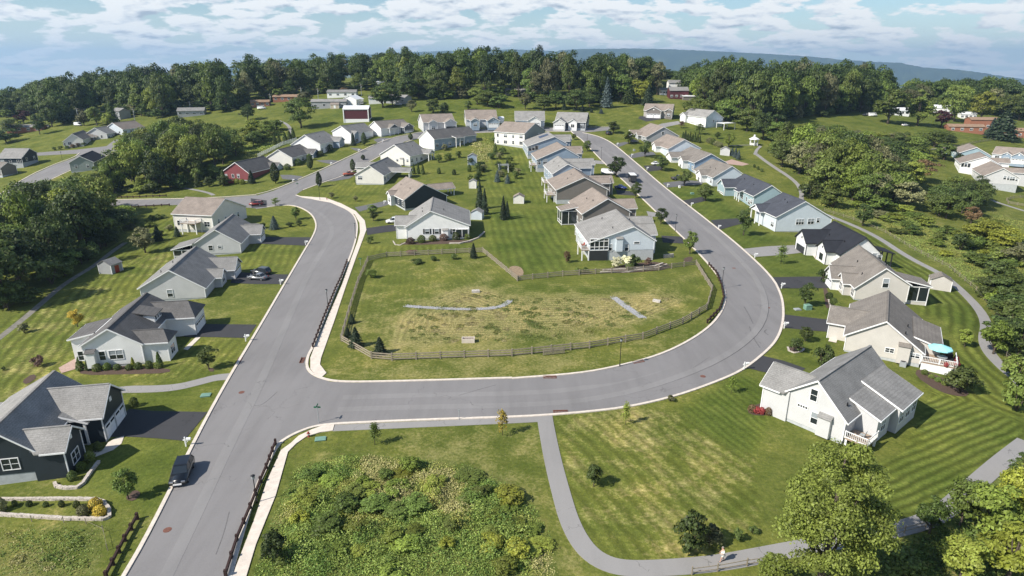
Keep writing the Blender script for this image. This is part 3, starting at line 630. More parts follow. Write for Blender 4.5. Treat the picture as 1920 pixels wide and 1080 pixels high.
def house(name,label,cat,A,B,Lp=None,Rp=None,hr=6.5,p=.55,mode='al',dk=0,wall='white',roof='rgrey',fw=None,sL=None,sR=None,wings=(),gw=(),sw=(),found=.45,
          auto=(1,1,1),trim='trim',length=None,zoff=0.,wb=None,group="houses of the estate",fascia=True,dwin=None,ov=.4,farwin=False):
    a=P(*A,hr); zr=a.z+zoff; zb=a.z-hr; b=onplane(*B,a.z)
    th=math.atan2(b.y-a.y,b.x-a.x)+math.radians(dk); ln=length or (b-a).length
    ex=(math.cos(th),math.sin(th))
    def loc(q): 
        dx,dy=q[0]-a.x,q[1]-a.y; return (dx*ex[0]+dy*ex[1],-dx*ex[1]+dy*ex[0],q[2]-zb)
    span={}
    for sg,E,sv in ((1,Lp,sL),(-1,Rp,sR)):
        if sv is not None: span[sg]=(sv,hr-p*sv); continue
        if E is None: continue
        d=ray(*E)
        if mode=='al':
            t=(a.x*ex[0]+a.y*ex[1])/(d[0]*ex[0]+d[1]*ex[1]); q=loc((d[0]*t,d[1]*t,d[2]*t)); span[sg]=(abs(q[1]),q[2])
        else:
            ta=a.y/ray(*A)[1]; pr=None
            for i in range(800):
                t=ta*(.6+i*.0012); q=loc((d[0]*t,d[1]*t,d[2]*t)); g=q[2]-(hr-p*abs(q[1]))
                if pr is not None and pr*g<0 and q[1]*sg>0: span[sg]=(abs(q[1]),q[2]); break
                pr=g
    for sg in (1,-1):
        if sg not in span: span[sg]=span.get(-sg,(6.5,hr-p*6.5))
    s_L,e_L=span[1]; s_R,e_R=span[-1]; pL=(hr-e_L)/s_L; pR=(hr-e_R)/s_R
    NWARN.append((name,label[:30],round(ln,1),'L %.1f he%.1f p%.2f'%(s_L,e_L,pL),'R %.1f he%.1f p%.2f'%(s_R,e_R,pR)))
    root=empty(name,(a.x,a.y,zb),th); tag(root,label,cat,group)
    W_=M[wall]; R_=M[roof]; T_=M[trim]
    # roof
    rf=MB(); roofslab(rf,[(0,0,hr),(0,s_L,e_L),(ln,s_L,e_L),(ln,0,hr)]); roofslab(rf,[(ln,0,hr),(ln,-s_R,e_R),(0,-s_R,e_R),(0,0,hr)])
    rf.box(.1,ln-.1,-.16,.16,hr-.1,hr+.045)
    # walls
    wl=MB(); o=ov; yl,yr=s_L-o,-(s_R-o); g=.19
    fd=found
    wl.prism([(yl,fd),(yl,hr-pL*yl-g),(0,hr-g),(yr,hr+pR*yr-g),(yr,fd)],0,.35,ln-.35)
    fo=MB(); fo.box(.40,ln-.40,yr+.05,yl-.05,-1.6,fd+.01)
    tr=MB()
    def rake(x0,x1):
        for s,y,e,sg in ((s_L,s_L,e_L,1),(s_R,-s_R,e_R,-1)):
            tr.add([(x0,0,hr-.03),(x0,y,e-.03),(x0,y,e-.27),(x0,0,hr-.27),(x1,0,hr-.03),(x1,y,e-.03),(x1,y,e-.27),(x1,0,hr-.27)],
               [(0,1,2,3),(7,6,5,4),(0,4,5,1),(1,5,6,2),(2,6,7,3),(3,7,4,0)])
    rake(-.05,.04); rake(ln-.04,ln+.05)
    tr.box(0.05,ln-.05,s_L-.02,s_L+.1,e_L-.25,e_L-.06); tr.box(0.05,ln-.05,-s_R-.1,-s_R+.02,e_R-.25,e_R-.06)
    for yy in (yl,yr):     # corner boards, downpipes
        for xx in (.35,ln-.35): tr.box(xx-.07,xx+.07,yy-.06,yy+.06,fd,min(e_L if yy>0 else e_R,hr)-.1)
    occ={1:[],-1:[]}
    for w in wings:
        sg=1 if w['s']=='L' else -1; sS,eS,pS=(s_L,e_L,pL) if sg>0 else (s_R,e_R,pR)
        ww=w.get('w',6.5); pw=w.get('p',max(.45,min(.75,pS))); he=w.get('he',eS); hw=min(he+pw*ww/2,hr-.12); he=hw-pw*ww/2
        q=loc(onplane(*w['W'],zb+hw)); xc=q[0]; yf=abs(q[1]); hip=w.get('hip',0)
        kind=w.get('k','window'); mp=w.get('mp',3.0 if kind=='garage' else 1.5)
        if yf<sS+mp: yf=sS+mp
        yf=min(yf,sS+w.get('xp',9.)); xc=max(min(xc,ln-ww/2+.3),ww/2-.3)
        y0=max(.15,(hr-hw)/pS-.4)
        ye=yf+(ww/2*.55 if hip else 0)
        def Y(v): return v*sg
        yn=sS-.45 if xc-ww/2<.5 else max(y0,sS-1.5); yf2=sS-.45 if xc+ww/2>ln-.5 else max(y0,sS-1.5)
        roofslab(rf,[(xc,Y(y0),hw),(xc,Y(yf),hw),(xc-ww/2,Y(ye),he),(xc-ww/2,Y(yn),he)])
        roofslab(rf,[(xc,Y(y0),hw),(xc+ww/2,Y(yf2),he),(xc+ww/2,Y(ye),he),(xc,Y(yf),hw)])
        rf.box(xc-.14,xc+.14,*sorted((Y(y0),Y(yf-.1))),hw-.1,hw+.04)
        if hip: roofslab(rf,[(xc,Y(yf),hw),(xc+ww/2,Y(ye),he),(xc-ww/2,Y(ye),he)])
        else:
            for s2 in (-1,1):
                x1=xc+s2*ww/2; ya,yb2=Y(yf-.04),Y(yf+.05)
                tr.add([(xc,ya,hw-.03),(x1,ya,he-.03),(x1,ya,he-.27),(xc,ya,hw-.27),(xc,yb2,hw-.03),(x1,yb2,he-.03),(x1,yb2,he-.27),(xc,yb2,hw-.27)],
                  [(0,1,2,3),(7,6,5,4),(0,4,5,1),(1,5,6,2),(2,6,7,3),(3,7,4,0)])
        for s2 in (-1,1): tr.box(*sorted((xc+s2*(ww/2-.02),xc+s2*(ww/2+.09))),*sorted((Y(sS+.1),Y(ye-.05))),he-.25,he-.06)
        yw=ye-.4; x0,x1=xc-ww/2+.4,xc+ww/2-.4; ang=0 if sg>0 else math.pi
        fm=M[w.get('m') or fw or wall]
        if kind=='porch':
            pb=MB(); n=w.get('posts',2); hb=w.get('base',.3)
            for i in range(n+1):
                xx=x0+(x1-x0)*i/n; pb.box(xx-.13,xx+.13,*sorted((Y(yw-.26),Y(yw))),-.5,he-.1)
            pb.box(x0-.1,x1+.1,*sorted((Y(yw-.24),Y(yw+.02))),he-.35,he-.08)
            pb.build("porch_posts",T_,root)
            dk_=MB(); dk_.box(x0,x1,*sorted((Y(sS-.5),Y(yw-.02))),hb-.25,hb); dk_.build("porch_floor",M['concrete'],root)
            if not hip: gb=MB(); gb.prism([(x0,he-.1),(xc,hw-.22),(x1,he-.1)],1,*sorted((Y(yw-.2),Y(yw-.06)))); gb.build("porch_gable",fm,root)
        elif kind=='screen':
            hb=w.get('base',.3)
            pb=MB(); n=w.get('posts',3)
            ys=sorted((Y(sS-.6),Y(yw)))
            for i in range(n+1):
                xx=x0+(x1-x0)*i/n; pb.box(xx-.08,xx+.08,*sorted((Y(yw-.16),Y(yw))),-.8,he-.1)
            for xx in (x0,x1):
                for f_ in (.5,): pb.box(xx-.07,xx+.07,*sorted((Y(sS+(yw-sS)*f_-.07),Y(sS+(yw-sS)*f_+.07))),hb,he-.1)
            for z in (hb,hb+.85,he-.3): pb.box(x0-.06,x1+.06,*sorted((Y(yw-.14),Y(yw+.01))),z,z+.14); [pb.box(xx-.07,xx+.07,ys[0],ys[1],z+.002,z+.138) for xx in (x0,x1)]
            pb.build("porch_frame",T_,root)
            sc_=MB(); sc_.box(x0+.04,x1-.04,*sorted((Y(yw-.1),Y(yw-.06))),hb,he-.1)
            for xx in (x0,x1): sc_.box(xx-.02,xx+.02,ys[0],ys[1],hb,he-.1)
            sc_.build("insect_screen",M['glass'],root)
            dk_=MB(); dk_.box(x0,x1,*sorted((Y(sS-.5),Y(yw-.02))),hb-.25,hb); dk_.build("porch_floor",M['deckw'],root)
            if not hip: gb=MB(); gb.prism([(x0,he-.1),(xc,hw-.22),(x1,he-.1)],1,*sorted((Y(yw-.2),Y(yw-.06)))); gb.build("porch_gable",fm,root)
        else:
            wm=MB()
            poly=[(x0,-1.2),(x0,he+pw*.4-.19),(xc,hw-.19),(x1,he+pw*.4-.19),(x1,-1.2)] if not hip else [(x0,-1.2),(x0,he-.1),(x1,he-.1),(x1,-1.2)]
            wm.prism(poly,1,*sorted((Y(max(y0+.3,sS-1.)),Y(yw)))); wm.build("front_wall" if kind!='plain' else "wing_wall",fm,root)
            for s2 in (x0,x1): tr.box(s2-.07,s2+.07,*sorted((Y(yw-.06),Y(yw+.06))),0,he)
            if kind=='garage':
                dw=min(w.get('dw',4.9),ww-1.4); nd=w.get('nd',1)
                for i in range(nd):
                    xx=xc+((i+.5)/nd-.5)*(ww-1.2)*(1 if nd>1 else 0); gdoor(root,xx,Y(yw+.03),.05,ang,(ww-1.2)/nd-.35 if nd>1 else dw,2.2,w.get('dm','trim'))
                vb=MB(); 
                if not hip and he+1.3<hw: vb.box(xc-.3,xc+.3,*sorted((Y(yw-.02),Y(yw+.05))),he+.35,he+.95); vb.build("gable_vent",T_,root)
            elif kind=='window':
                window(root,xc,Y(yw+.0),1.0+w.get('wz',0),ang,w.get('wwid',1.7),1.5,2,2,w.get('fm','trim'))
                vb=MB()
                if not hip and he+.9<hw: vb.box(xc-.22,xc+.22,*sorted((Y(yw-.02),Y(yw+.05))),he+.2,he+.7); vb.build("gable_vent",T_,root)
        occ[sg].append((xc-ww/2,xc+ww/2))
    rf.build("roof",R_,root); wl.build("wall",W_,root); fo.build("foundation",M['found'],root)
    if fascia: tr.build("fascia",T_,root)
    # windows given by picture points on the near gable (x=.35) or a long side
    def hitx(u,v,x0):
        d=ray(u,v); 
        # plane: (q-a).ex = x0
        t=(x0+a.x*ex[0]+a.y*ex[1])/(d[0]*ex[0]+d[1]*ex[1]); return loc((d[0]*t,d[1]*t,d[2]*t))
    def hity(u,v,y0):
        d=ray(u,v); nx,ny=-ex[1],ex[0]; t=(y0+a.x*nx+a.y*ny)/(d[0]*nx+d[1]*ny); return loc((d[0]*t,d[1]*t,d[2]*t))
    for it in gw:
        u,v,w,h=it[:4]; cols,rows=it[4:6] if len(it)>5 else (1,2); sh=it[6] if len(it)>6 else None
        q=hitx(u,v,.35); window(root,.35,q[1],q[2]-h/2,math.pi/2,w,h,cols,rows,shut=sh)
    for it in sw:
        side,u,v,w,h=it[:5]; cols,rows=it[5:7] if len(it)>6 else (1,2)
        y0=yl if side=='L' else yr; q=hity(u,v,y0); window(root,q[0],y0,q[2]-h/2,0 if side=='L' else math.pi,w,h,cols,rows)
    base=max(fd+.6,1.0)
    if auto[0] and not gw:
        for f_ in (-.62,.1,.62) if s_L+s_R>12 else (-.5,.5):
            y=f_*(s_L if f_>0 else s_R)*.9; 
            window(root,.35,y,max(base,min(e_L,e_R)-2.35),math.pi/2,.95,1.35,1,2)
        if farwin: 
            for f_ in (-.5,.3): window(root,ln-.35,f_*6,1.,-math.pi/2,.95,1.35,1,2)
    for k,sg,y0,e in ((1,1,yl,e_L),(2,-1,yr,e_R)):
        if auto[k]:
            lv=[min(e-2.35,1.5)] if e<5.2 else [e-2.35,.8]
            n=int(ln/3.6)
            for z in lv:
                for i in range(n):
                    x=ln*(i+.5)/n
                    if any(p0-.7<x<p1+.7 for p0,p1 in occ[sg]): continue
                    window(root,x,y0,max(z,.7),0 if sg>0 else math.pi,1.0 if i%2 else 1.7,1.4,1 if i%2 else 2,2)
    return dict(root=root,loc=loc,zb=zb,hr=hr,s_L=s_L,s_R=s_R,e_L=e_L,e_R=e_R,ln=ln,hitx=hitx,hity=hity,yl=yl,yr=yr,pL=pL,pR=pR,W=W_,R=R_,T=T_,a=a,ex=ex)
def rbox(H,name,mat,*b):
    m=MB(); m.box(*b); return m.build(name,M[mat],H['root'])
def shed_roof(H,side,x0,x1,dep,drop=.5,wall='screen',roof=None,back=.8):
    """lean-to continuing the main slope on one side"""
    sg=1 if side=='L' else -1; s,e,pp=(H['s_L'],H['e_L'],H['pL']) if sg>0 else (H['s_R'],H['e_R'],H['pR'])
    y0=s-back; z0=H['hr']-pp*y0+.12; y1=s+dep; z1=z0-(drop)
    rf=MB(); roofslab(rf,[(x0,sg*y0,z0),(x0,sg*y1,z1),(x1,sg*y1,z1),(x1,sg*y0,z0)] if sg>0 else [(x1,sg*y0,z0),(x1,sg*y1,z1),(x0,sg*y1,z1),(x0,sg*y0,z0)])
    rf.build("lean_to_roof",M[roof] if roof else H['R'],H['root'])
    t=MB(); t.box(x0-.05,x1+.05,*sorted((sg*(y1-.02),sg*(y1+.09))),z1-.24,z1-.05)
    for xx in (x0,x1): t.bar((xx,sg*y0,z0-.14),(xx,sg*y1,z1-.14),.09,.22)
    a_,b_=x0+.3,x1-.3; yw=sg*(y1-.35)
    if wall=='screen':
        n=max(2,int((b_-a_)/1.8))
        for i in range(n+1):
            xx=a_+(b_-a_)*i/n; t.box(xx-.08,xx+.08,*sorted((yw-sg*.16,yw)),-.6,z1-.1)
        for z in (.35,1.1,z1-.4): t.box(a_,b_,*sorted((yw-sg*.14,yw+sg*.012)),z,z+.13)
        for xx in (a_,b_):
            t.box(xx-.07,xx+.07,*sorted((sg*(s-.4),yw)),.352,.478); t.box(xx-.07,xx+.07,*sorted((sg*(s-.4),yw)),z1-.42,z1-.28)
            ym=(sg*s+yw)/2; t.box(xx-.07,xx+.07,ym-.07,ym+.07,.3,z1-.2)
        g=MB(); g.box(a_+.05,b_-.05,*sorted((yw-sg*.1,yw-sg*.06)),.35,z1-.1)
        for xx in (a_,b_): g.box(xx-.02,xx+.02,*sorted((sg*(s-.4),yw-sg*.1)),.35,z1-.1)
        g.build("insect_screen",M['glass'],H['root'])
        d=MB(); d.box(a_,b_,*sorted((sg*(s-.5),yw)),-.6,.34); d.build("porch_base",H['W'],H['root'])
        for xx in (a_,b_): pass
    elif wall=='solid':
        w=MB(); w.add([(a_,sg*(s-1),-1),(b_,sg*(s-1),-1),(b_,yw,-1),(a_,yw,-1),(a_,sg*(s-1),H['hr']-pp*(s-1)-.0),(b_,sg*(s-1),H['hr']-pp*(s-1)-.0),(b_,yw,z1+.02-.15),(a_,yw,z1+.02-.15)],
            [(3,2,1,0),(4,5,6,7),(0,1,5,4),(1,2,6,5),(2,3,7,6),(3,0,4,7)]); w.build("sunroom_wall",H['W'],H['root'])
        for i in range(max(1,int((b_-a_)/2.2))):
            xx=a_+(b_-a_)*(i+.5)/max(1,int((b_-a_)/2.2)); window(H['root'],xx,yw,1.,0 if sg>0 else math.pi,1.4,1.5,2,2)
    elif wall=='posts':
        n=max(2,int((b_-a_)/2.6))
        for i in range(n+1):
            xx=a_+(b_-a_)*i/n; t.box(xx-.12,xx+.12,*sorted((yw-sg*.24,yw)),-.6,z1-.1)
        d=MB(); d.box(a_,b_,*sorted((sg*(s-.5),yw)),-.6,.2); d.build("porch_floor",M['concrete'],H['root'])
    t.build("porch_trim",H['T'],H['root'])
def deck(H,x0,x1,y0,y1,z,name="deck",rails=('x0','x1','y1'),posts=True):
    m=MB(); m.box(x0,x1,y0,y1,z-.2,z); m.build(name,M['deckw'],H['root'])
    t=MB()
    def run(a,b):
        L_=math.dist(a,b); n=max(1,int(L_/1.9))
        for i in range(n+1):
            x=a[0]+(b[0]-a[0])*i/n; y=a[1]+(b[1]-a[1])*i/n; t.box(x-.06,x+.06,y-.06,y+.06,z,z+1.05)
        for zz in (.12,.95): t.bar((a[0],a[1],z+zz),(b[0],b[1],z+zz),.07,.09)
        k=int(L_/.22)
        for i in range(1,k): x=a[0]+(b[0]-a[0])*i/k; y=a[1]+(b[1]-a[1])*i/k; t.box(x-.02,x+.02,y-.02,y+.02,z+.12,z+.95)
    e={'x0':((x0,y0),(x0,y1)),'x1':((x1,y0),(x1,y1)),'y0':((x0,y0),(x1,y0)),'y1':((x0,y1),(x1,y1))}
    for r in rails: run(*e[r])
    t.build("deck_railing",M['trim'],H['root'])
    if posts and z>.6:
        s=MB()
        for x in (x0+.15,x1-.15):
            for y in (y0+.15,y1-.15): s.box(x-.12,x+.12,y-.12,y+.12,-1.2,z-.19)
        s.build("deck_posts",M['trim'],H['root'])
def vents(H,pts):
    m=MB()
    for x,y in pts:
        z=H['hr']-(H['pL'] if y>0 else H['pR'])*abs(y); m.tube([(x,y,z-.1),(x,y,z+.45)],[.09,.09],7); m.box(x-.13,x+.13,y-.13,y+.13,z-.02,z+.06)
    m.build("roof_vents",M['black'],H['root'])
def chase(H,y,w=1.5,d=.6,z0=.5,z1=3.3,mat=None):
    m=MB(); m.box(.35-d,.5,y-w/2,y+w/2,z0,z1); m.build("fireplace_bump_out",mat or H['W'],H['root'])
    r=MB(); r.add([(.5,y-w/2-.1,z1+.5),(.5,y+w/2+.1,z1+.5),(.35-d-.15,y+w/2+.1,z1),(.35-d-.15,y-w/2-.1,z1),(.5,y-w/2-.1,z1+.4),(.5,y+w/2+.1,z1+.4),(.35-d-.15,y+w/2+.1,z1-.08),(.35-d-.15,y-w/2-.1,z1-.08)],
       [(0,1,2,3),(7,6,5,4),(0,4,5,1),(1,5,6,2),(2,6,7,3),(3,7,4,0)]); r.build("bump_out_roof",H['R'],H['root'])
hs={}
def W(s,u,v,k='window',**o): o.update(s=s,W=(u,v),k=k); return o
def HH(key,label,A,B,*a,**k): hs[key]=house(k.pop('nm','house'),label,'house',A,B,*a,**k); return hs[key]
# --- west row of the left street
h=HH('W1',"dark navy house with grey roof and white twin garage doors at the left edge",(-18,807),(102,694),None,(73,849),hr=7.4,wall='navy',roof='rlgrey',found=1.3,sL=6.,p=.55,
  wings=[W('R',120.5,812.5,'window',w=5.2),W('R',206,719,'garage',w=7.6,nd=2)],gw=[(20,870,1.7,1.4,2,2)],auto=(1,1,0))
shed_roof(h,'R',7.0,11.3,2.2,1.25,'posts')
h=HH('W2',"white house with charcoal roof, shed dormer and rear sunroom beside the left street",(200,616),(275,548),(146,650),(268,645),hr=6.9,roof='rchar',trim='trim',
  wings=[W('R',306,616,'window',w=4.6,hip=1),W('R',349,562.5,'garage',w=6.6,hip=1)],gw=[(153,667,.9,1.5,1,2),(192,667,.9,1.5,1,2),(218,665,2.,1.5,2,2)],auto=(1,1,0))
shed_roof(h,'L',4.,11.,3.4,.9,'solid'); chase(h,3.2,1.3,.8,.4,3.0)
dm=MB(); x0,x1=8.2,11.4; z0=h['hr']-.5; ye=-4.3; 
roofslab(dm,[(x0-.3,-.5,z0+.1),(x1+.3,-.5,z0+.1),(x1+.3,ye,z0-.75),(x0-.3,ye,z0-.75)]); dm.build("dormer_roof",h['R'],h['root'])
dw=MB(); dw.box(x0,x1,ye+.3,-.8,z0-2.4,z0-.85); dw.build("dormer_wall",M['white'],h['root'])
for i in range(3): window(h['root'],x0+.6+i,ye+.3,z0-1.75,math.pi,.7,.65,1,1)
h=HH('W3',"pale grey house with grey roof and garage wing, second house above the shed dormer house",(316,506),(367,461),(257,541),(386,540),hr=6.9,wall='lgrey',
  wings=[W('R',391,504,'window',w=4.4),W('R',427,474,'garage',w=6.6)],gw=[(319,550,1.,1.5,1,2)],auto=(1,1,0)); vents(h,[(4,3),(10,2.5)])
h=HH('W4',"pale grey house with long rear sunroom roof, behind the house with two parked cars",(402,430),(437,401),(357,460),(452,456),hr=6.9,wall='lgrey',
  wings=[W('R',461,420,'window',w=5.),W('R',481,421,'garage',w=6.)],gw=[(395,465,1.,1.3),(412,463,.8,.8)],auto=(1,1,0)); shed_roof(h,'L',-1.,6.,4.5,1.3,'screen')
h=HH('W5',"cream two storey backed house with tan roof turned across the junction",(422,372),(347,369),(397,404),(463,386),hr=8.6,wall='cream',roof='rtan',fw='cream',
  wings=[],auto=(1,1,0),found=.3); 
h['root'] and deck(h,4.,9.,h['s_L']-.3,h['s_L']+2.4,2.9); 
gr=MB(); 
# --- block between the streets
h=HH('C1',"white house with dark shutters and grey roof just above the basin fence",(807,395),(812,369),(759,426),(882,422),hr=8.2,
  wings=[W('L',757,404,'garage',w=6.2,dw=4.6)],gw=[(801,434,1.1,1.35,1,2,'dark_trim'),(819,434,1.1,1.35,1,2,'dark_trim'),(852,434,1.1,1.35,1,2,'dark_trim')],auto=(1,0,1),roof='rlgrey')
q=h['hitx'](835,438,.35); chase(h,q[1],1.5,.5,.4,2.8)
sc_=MB(); sc_.box(.22,.4,h['yr']+.3,h['yr']+3.6,.6,2.9); sc_.build("insect_screen",M['glass'],h['root'])
sc_=MB()
for y in (.25,1.9,3.6): sc_.box(.14,.4,h['yr']+y-.07,h['yr']+y+.07,.4,3.)
for z in (.5,2.9): sc_.box(.15,.4,h['yr']+.2,h['yr']+3.65,z-.06,z+.06)
sc_.build("porch_frame",M['trim'],h['root'])
h=HH('C2',"near black gabled house with tan roof and rear porch, behind the white shuttered house",(795,345),(761,331),(757,375),(840,366),hr=8.0,wall='navy',roof='rtan',fw='white',
  wings=[W('L',747,356,'window',w=4.),W('R',847,341,'porch',w=6.,posts=2)],auto=(0,1,1))
h=HH('C3',"cream house with grey roof and small rear porch beside the corner lawn",(692,310),(727,294),(664,327),(720,329),hr=7.4,wall='cream',
  wings=[W('L',677,300,'garage',w=6.),W('R',771,314,'porch',w=4.2)],gw=[(675,333,1.6,1.4,2,2)],auto=(1,1,1))
h=HH('C4',"cream house with grey roof and broad covered rear porch, behind the corner lawn house",(739,271),(775,264),(711,289),(769,293),hr=8.6,wall='cream',
  wings=[W('R',811,280,'porch',w=5.)],gw=[(745,300,.9,1.1),(764,301,.9,1.1)],auto=(1,1,1)); q=h['hitx'](754,301,.35); chase(h,q[1],1.5,.5,.4,2.9)
h=HH('C5',"blue grey house with white gable and dark roof seen from behind, above the arched shed",(799,244),(852,235),(784,259),(814,261),hr=8.6,dk=-20,wall='slate',roof='rchar',fw='white',auto=(0,0,1))
gb=MB(); s1,s2=h['s_L']-.4,h['s_R']-.4; gb.prism([(s1,.4),(s1,h['e_L']),(0,h['hr']-.25),(-s2,h['e_R']),(-s2,.4)],0,.25,.34); gb.build("gable_cladding",M['white'],h['root'])
shed_roof(h,'R',11.,16.5,2.5,.7,'posts')
# --- row on the left of the loop street
h=HH('M1',"pale blue walk-out house with grey roof and white balcony beside the basin fence",(1189,424),(1154,392),(1103,455),(1231,451),hr=8.6,wall='pblue',roof='rlgrey',found=2.6,
  wings=[W('R',1227.5,419,'window',w=6.4),W('R',1214,398.7,'garage',w=7.6)],gw=[(1144,464,.9,1.7),(1175,464,.9,1.7),(1194,455,1.3,.5,1,1)],auto=(1,0,0))
for i,(u,v) in enumerate(((1079,434),(1084.5,442),(1090,452),(1097.5,462))): 
    q=h['hity'](u,v,h['yl']); window(h['root'],q[0],h['yl'],q[2]-.8,0,.9,1.7,1,2)
q=h['hitx'](1160,468,.35); chase(h,q[1],1.6,.6,2.4,5.6)
sr=MB(); y1=h['yl']; sr.box(.2,.34,y1-4.6,y1-.1,3.,5.5); sr.build("sunroom_glass",M['glass'],h['root'])
sr=MB()
for i in range(5): sr.box(.12,.36,y1-4.6+i*1.125-.06,y1-4.6+i*1.125+.06,2.7,5.6)
for z in (2.75,3.6,5.0,5.6): sr.box(.13,.36,y1-4.65,y1-.05,z-.07,z+.07)
sr.build("sunroom_frame",M['trim'],h['root'])
pt=MB(); pt.box(.22,.36,y1-4.6,y1-.1,.0,2.6); pt.build("recess_shade_panel",M['dark_trim'],h['root'])  # flat dark panel standing in for the shade of a patio recess
deck(h,.2,6.,y1,y1+1.9,2.9)
h=HH('M2',"brown grey house with tan roof and raised screened porch, second from the basin fence",(1140,372),(1110,351),(1091,401),(1184,397),hr=9.3,wall='brown',roof='rtan',found=1.6,
  wings=[W('R',1189,372,'garage',w=7.6)],auto=(0,1,0)); 
h['root']; shed_roof(h,'L',7.,13.,4.6,1.0,'screen')
h=HH('M3',"brown grey house with tan roof and rear deck, third from the basin fence",(1096,332),(1072,312.5),(1042,356),(1141,355),hr=9.1,wall='brown',roof='rtan',found=1.6,length=20,
  wings=[W('R',1142.5,332,'window',w=6.4),W('R',1131,318,'garage',w=7.6)],auto=(0,1,0)); deck(h,3.,9.,h['s_L']-.2,h['s_L']+2.6,2.7)
h=HH('M4',"slate blue house with grey roof and raised white deck, fourth from the basin fence",(1065,307),(1046,292),(1035,326),(1091,320),hr=9.7,wall='slate',roof='rlgrey',found=1.6,length=21.5,
  wings=[W('R',1107.5,304,'window',w=6.4),W('R',1108,293.7,'garage',w=7.6)],auto=(0,1,0)); deck(h,1.,8.,h['s_L']-.2,h['s_L']+2.6,2.7)
h=HH('M5',"blue house with tan roof and white sunroom windows, fifth from the basin fence",(1058,276),(1043,265),(1006,299),(1087,293),hr=9.8,wall='slate',roof='rtan',found=1.6,length=19,
  wings=[W('R',1089.4,277.5,'window',w=6.4),W('R',1083.7,269.4,'garage',w=7.6)],gw=[(1010,304,1.5,1.8,2,2),(1022,303,1.5,1.8,2,2)],auto=(1,1,0)); deck(h,1.,7.,h['s_L']-.2,h['s_L']+2.2,2.7)
h=HH('M6',"slate blue house with a solar panel on its light grey roof",(1040,255.6),(1026,246),(988,274),(1064,269),hr=9.5,wall='slate',roof='rlgrey',found=1.6,length=20,
  wings=[W('R',1067.5,255.6,'window',w=6.4),W('R',1064,248.5,'garage',w=7.6)],gw=[(994,279,1.3,1.8,1,1),(1000,278,1.3,1.8,1,1),(1006,277,1.3,1.8,1,1)],auto=(1,1,0))
so=MB(); pL=h['pL']
so.add([(9.,1.2,h['hr']-pL*1.2+.12),(14.5,1.2,h['hr']-pL*1.2+.12),(14.5,5.2,h['hr']-pL*5.2+.12),(9.,5.2,h['hr']-pL*5.2+.12),(9.,1.2,h['hr']-pL*1.2+.03),(14.5,1.2,h['hr']-pL*1.2+.03),(14.5,5.2,h['hr']-pL*5.2+.03),(9.,5.2,h['hr']-pL*5.2+.03)],
  [(0,1,2,3),(7,6,5,4),(0,4,5,1),(1,5,6,2),(2,6,7,3),(3,7,4,0)]); so.build("solar_panel",M['solar'],h['root'])
h=HH('M7',"cream walk-out house with sage gable and tan roof at the far end of the row",(1003.7,230.6),(946,227.5),(983.7,250),(1023.7,244),hr=9.9,wall='cream',roof='rtan',auto=(0,1,0),found=.3)
gb=MB(); s1,s2=h['s_L']-.4,h['s_R']-.4; gb.prism([(s1,.3),(s1,h['e_L']),(0,h['hr']-.25),(-s2,h['e_R']),(-s2,.3)],0,.24,.34); gb.build("gable_cladding",M['sage'],h['root'])
for y in (-3.,-4.2): window(h['root'],.23,y,3.6,math.pi/2,.8,1.3,1,2)
# --- row on the right of the loop street
h=HH('E10',"large pale grey house with grey roof and rear sunrooms behind the big maple",(1534,713),(1633,647),(1466,734),(1590,794),hr=7.6,wall='lgrey',found=.5,
  wings=[W('L',1463,688,'garage',w=6.4)],gw=[(1526.5,741,.85,1.6),(1505,762,1.3,.3,4,1),(1527,784,.85,1.6)],auto=(1,1,0))
shed_roof(h,'R',3.6,8.4,2.5,1.6,'solid',back=1.6); shed_roof(h,'R',8.5,15.8,3.3,2.2,'solid',back=2.2)
q=h['hitx'](1547,795,.35); chase(h,q[1],1.6,.6,.2,2.9); vents(h,[(2.2,-3.2),(7.,-4.),(12.,-4.5)])
deck(h,.5,3.5,-h['s_R']-2.5,-h['s_R']+.2,1.0,rails=('x0','y0'))
h=HH('E9',"beige house with taupe roof and a deck with aqua parasol on the right bend",(1663,602),(1666,544),(1582,628),(1735,664),hr=6.9,wall='beige',roof='rtaupe',
  wings=[W('L',1590,577.5,'garage',w=6.6)],gw=[(1668,657,1.2,.7,2,2),(1716,667,1.2,.7,2,2)],auto=(1,1,0))
q=h['hitx'](1691,675,.35); chase(h,q[1],1.7,.7,.2,3.2); shed_roof(h,'R',3.5,14.,2.6,1.3,'solid',back=1.8); vents(h,[(1.5,-3.),(6.,-3.4)])
E9=h; deck(h,-.3,3.6,-h['s_R']-4.4,-h['s_R']+.3,1.2,rails=('x0','y0'))
sk=MB(); sk.box(-.25,3.5,-h['s_R']-4.3,-h['s_R'],-.8,.95); sk.build("deck_skirting",M['trim'],h['root'])
h=HH('E8',"grey house with taupe roof and dark screened rear porch beside the tan shed",(1662.5,502.5),(1610,459),(1602,540),(1711,535),hr=7.6,wall='beige',roof='rtaupe',trim='trim',
  wings=[W('L',1580,511,'window',w=4.6),W('L',1556,497,'garage',w=5.8,m='white')],gw=[(1661,531,1.1,1.9)],auto=(1,1,0)); shed_roof(h,'R',1.,7.,4.2,1.1,'screen',back=1.)
h=HH('E7',"white farmhouse style house with black roof and black garage door",(1625,445.6),(1563,414),(1575,477.5),(1655,476),hr=8.0,roof='rblack',trim='dark_trim',
  wings=[W('L',1564,450,'window',w=5.9,mp=2.3,fm='dark_trim'),W('L',1525,420,'garage',w=7.4,mp=3.9,dm='dark_trim')],gw=[(1640,481,1.2,1.6,1,1),(1648,484,1.2,1.6,1,1)],auto=(1,0,0)); shed_roof(h,'R',1.,6.,3.6,1.,'posts')
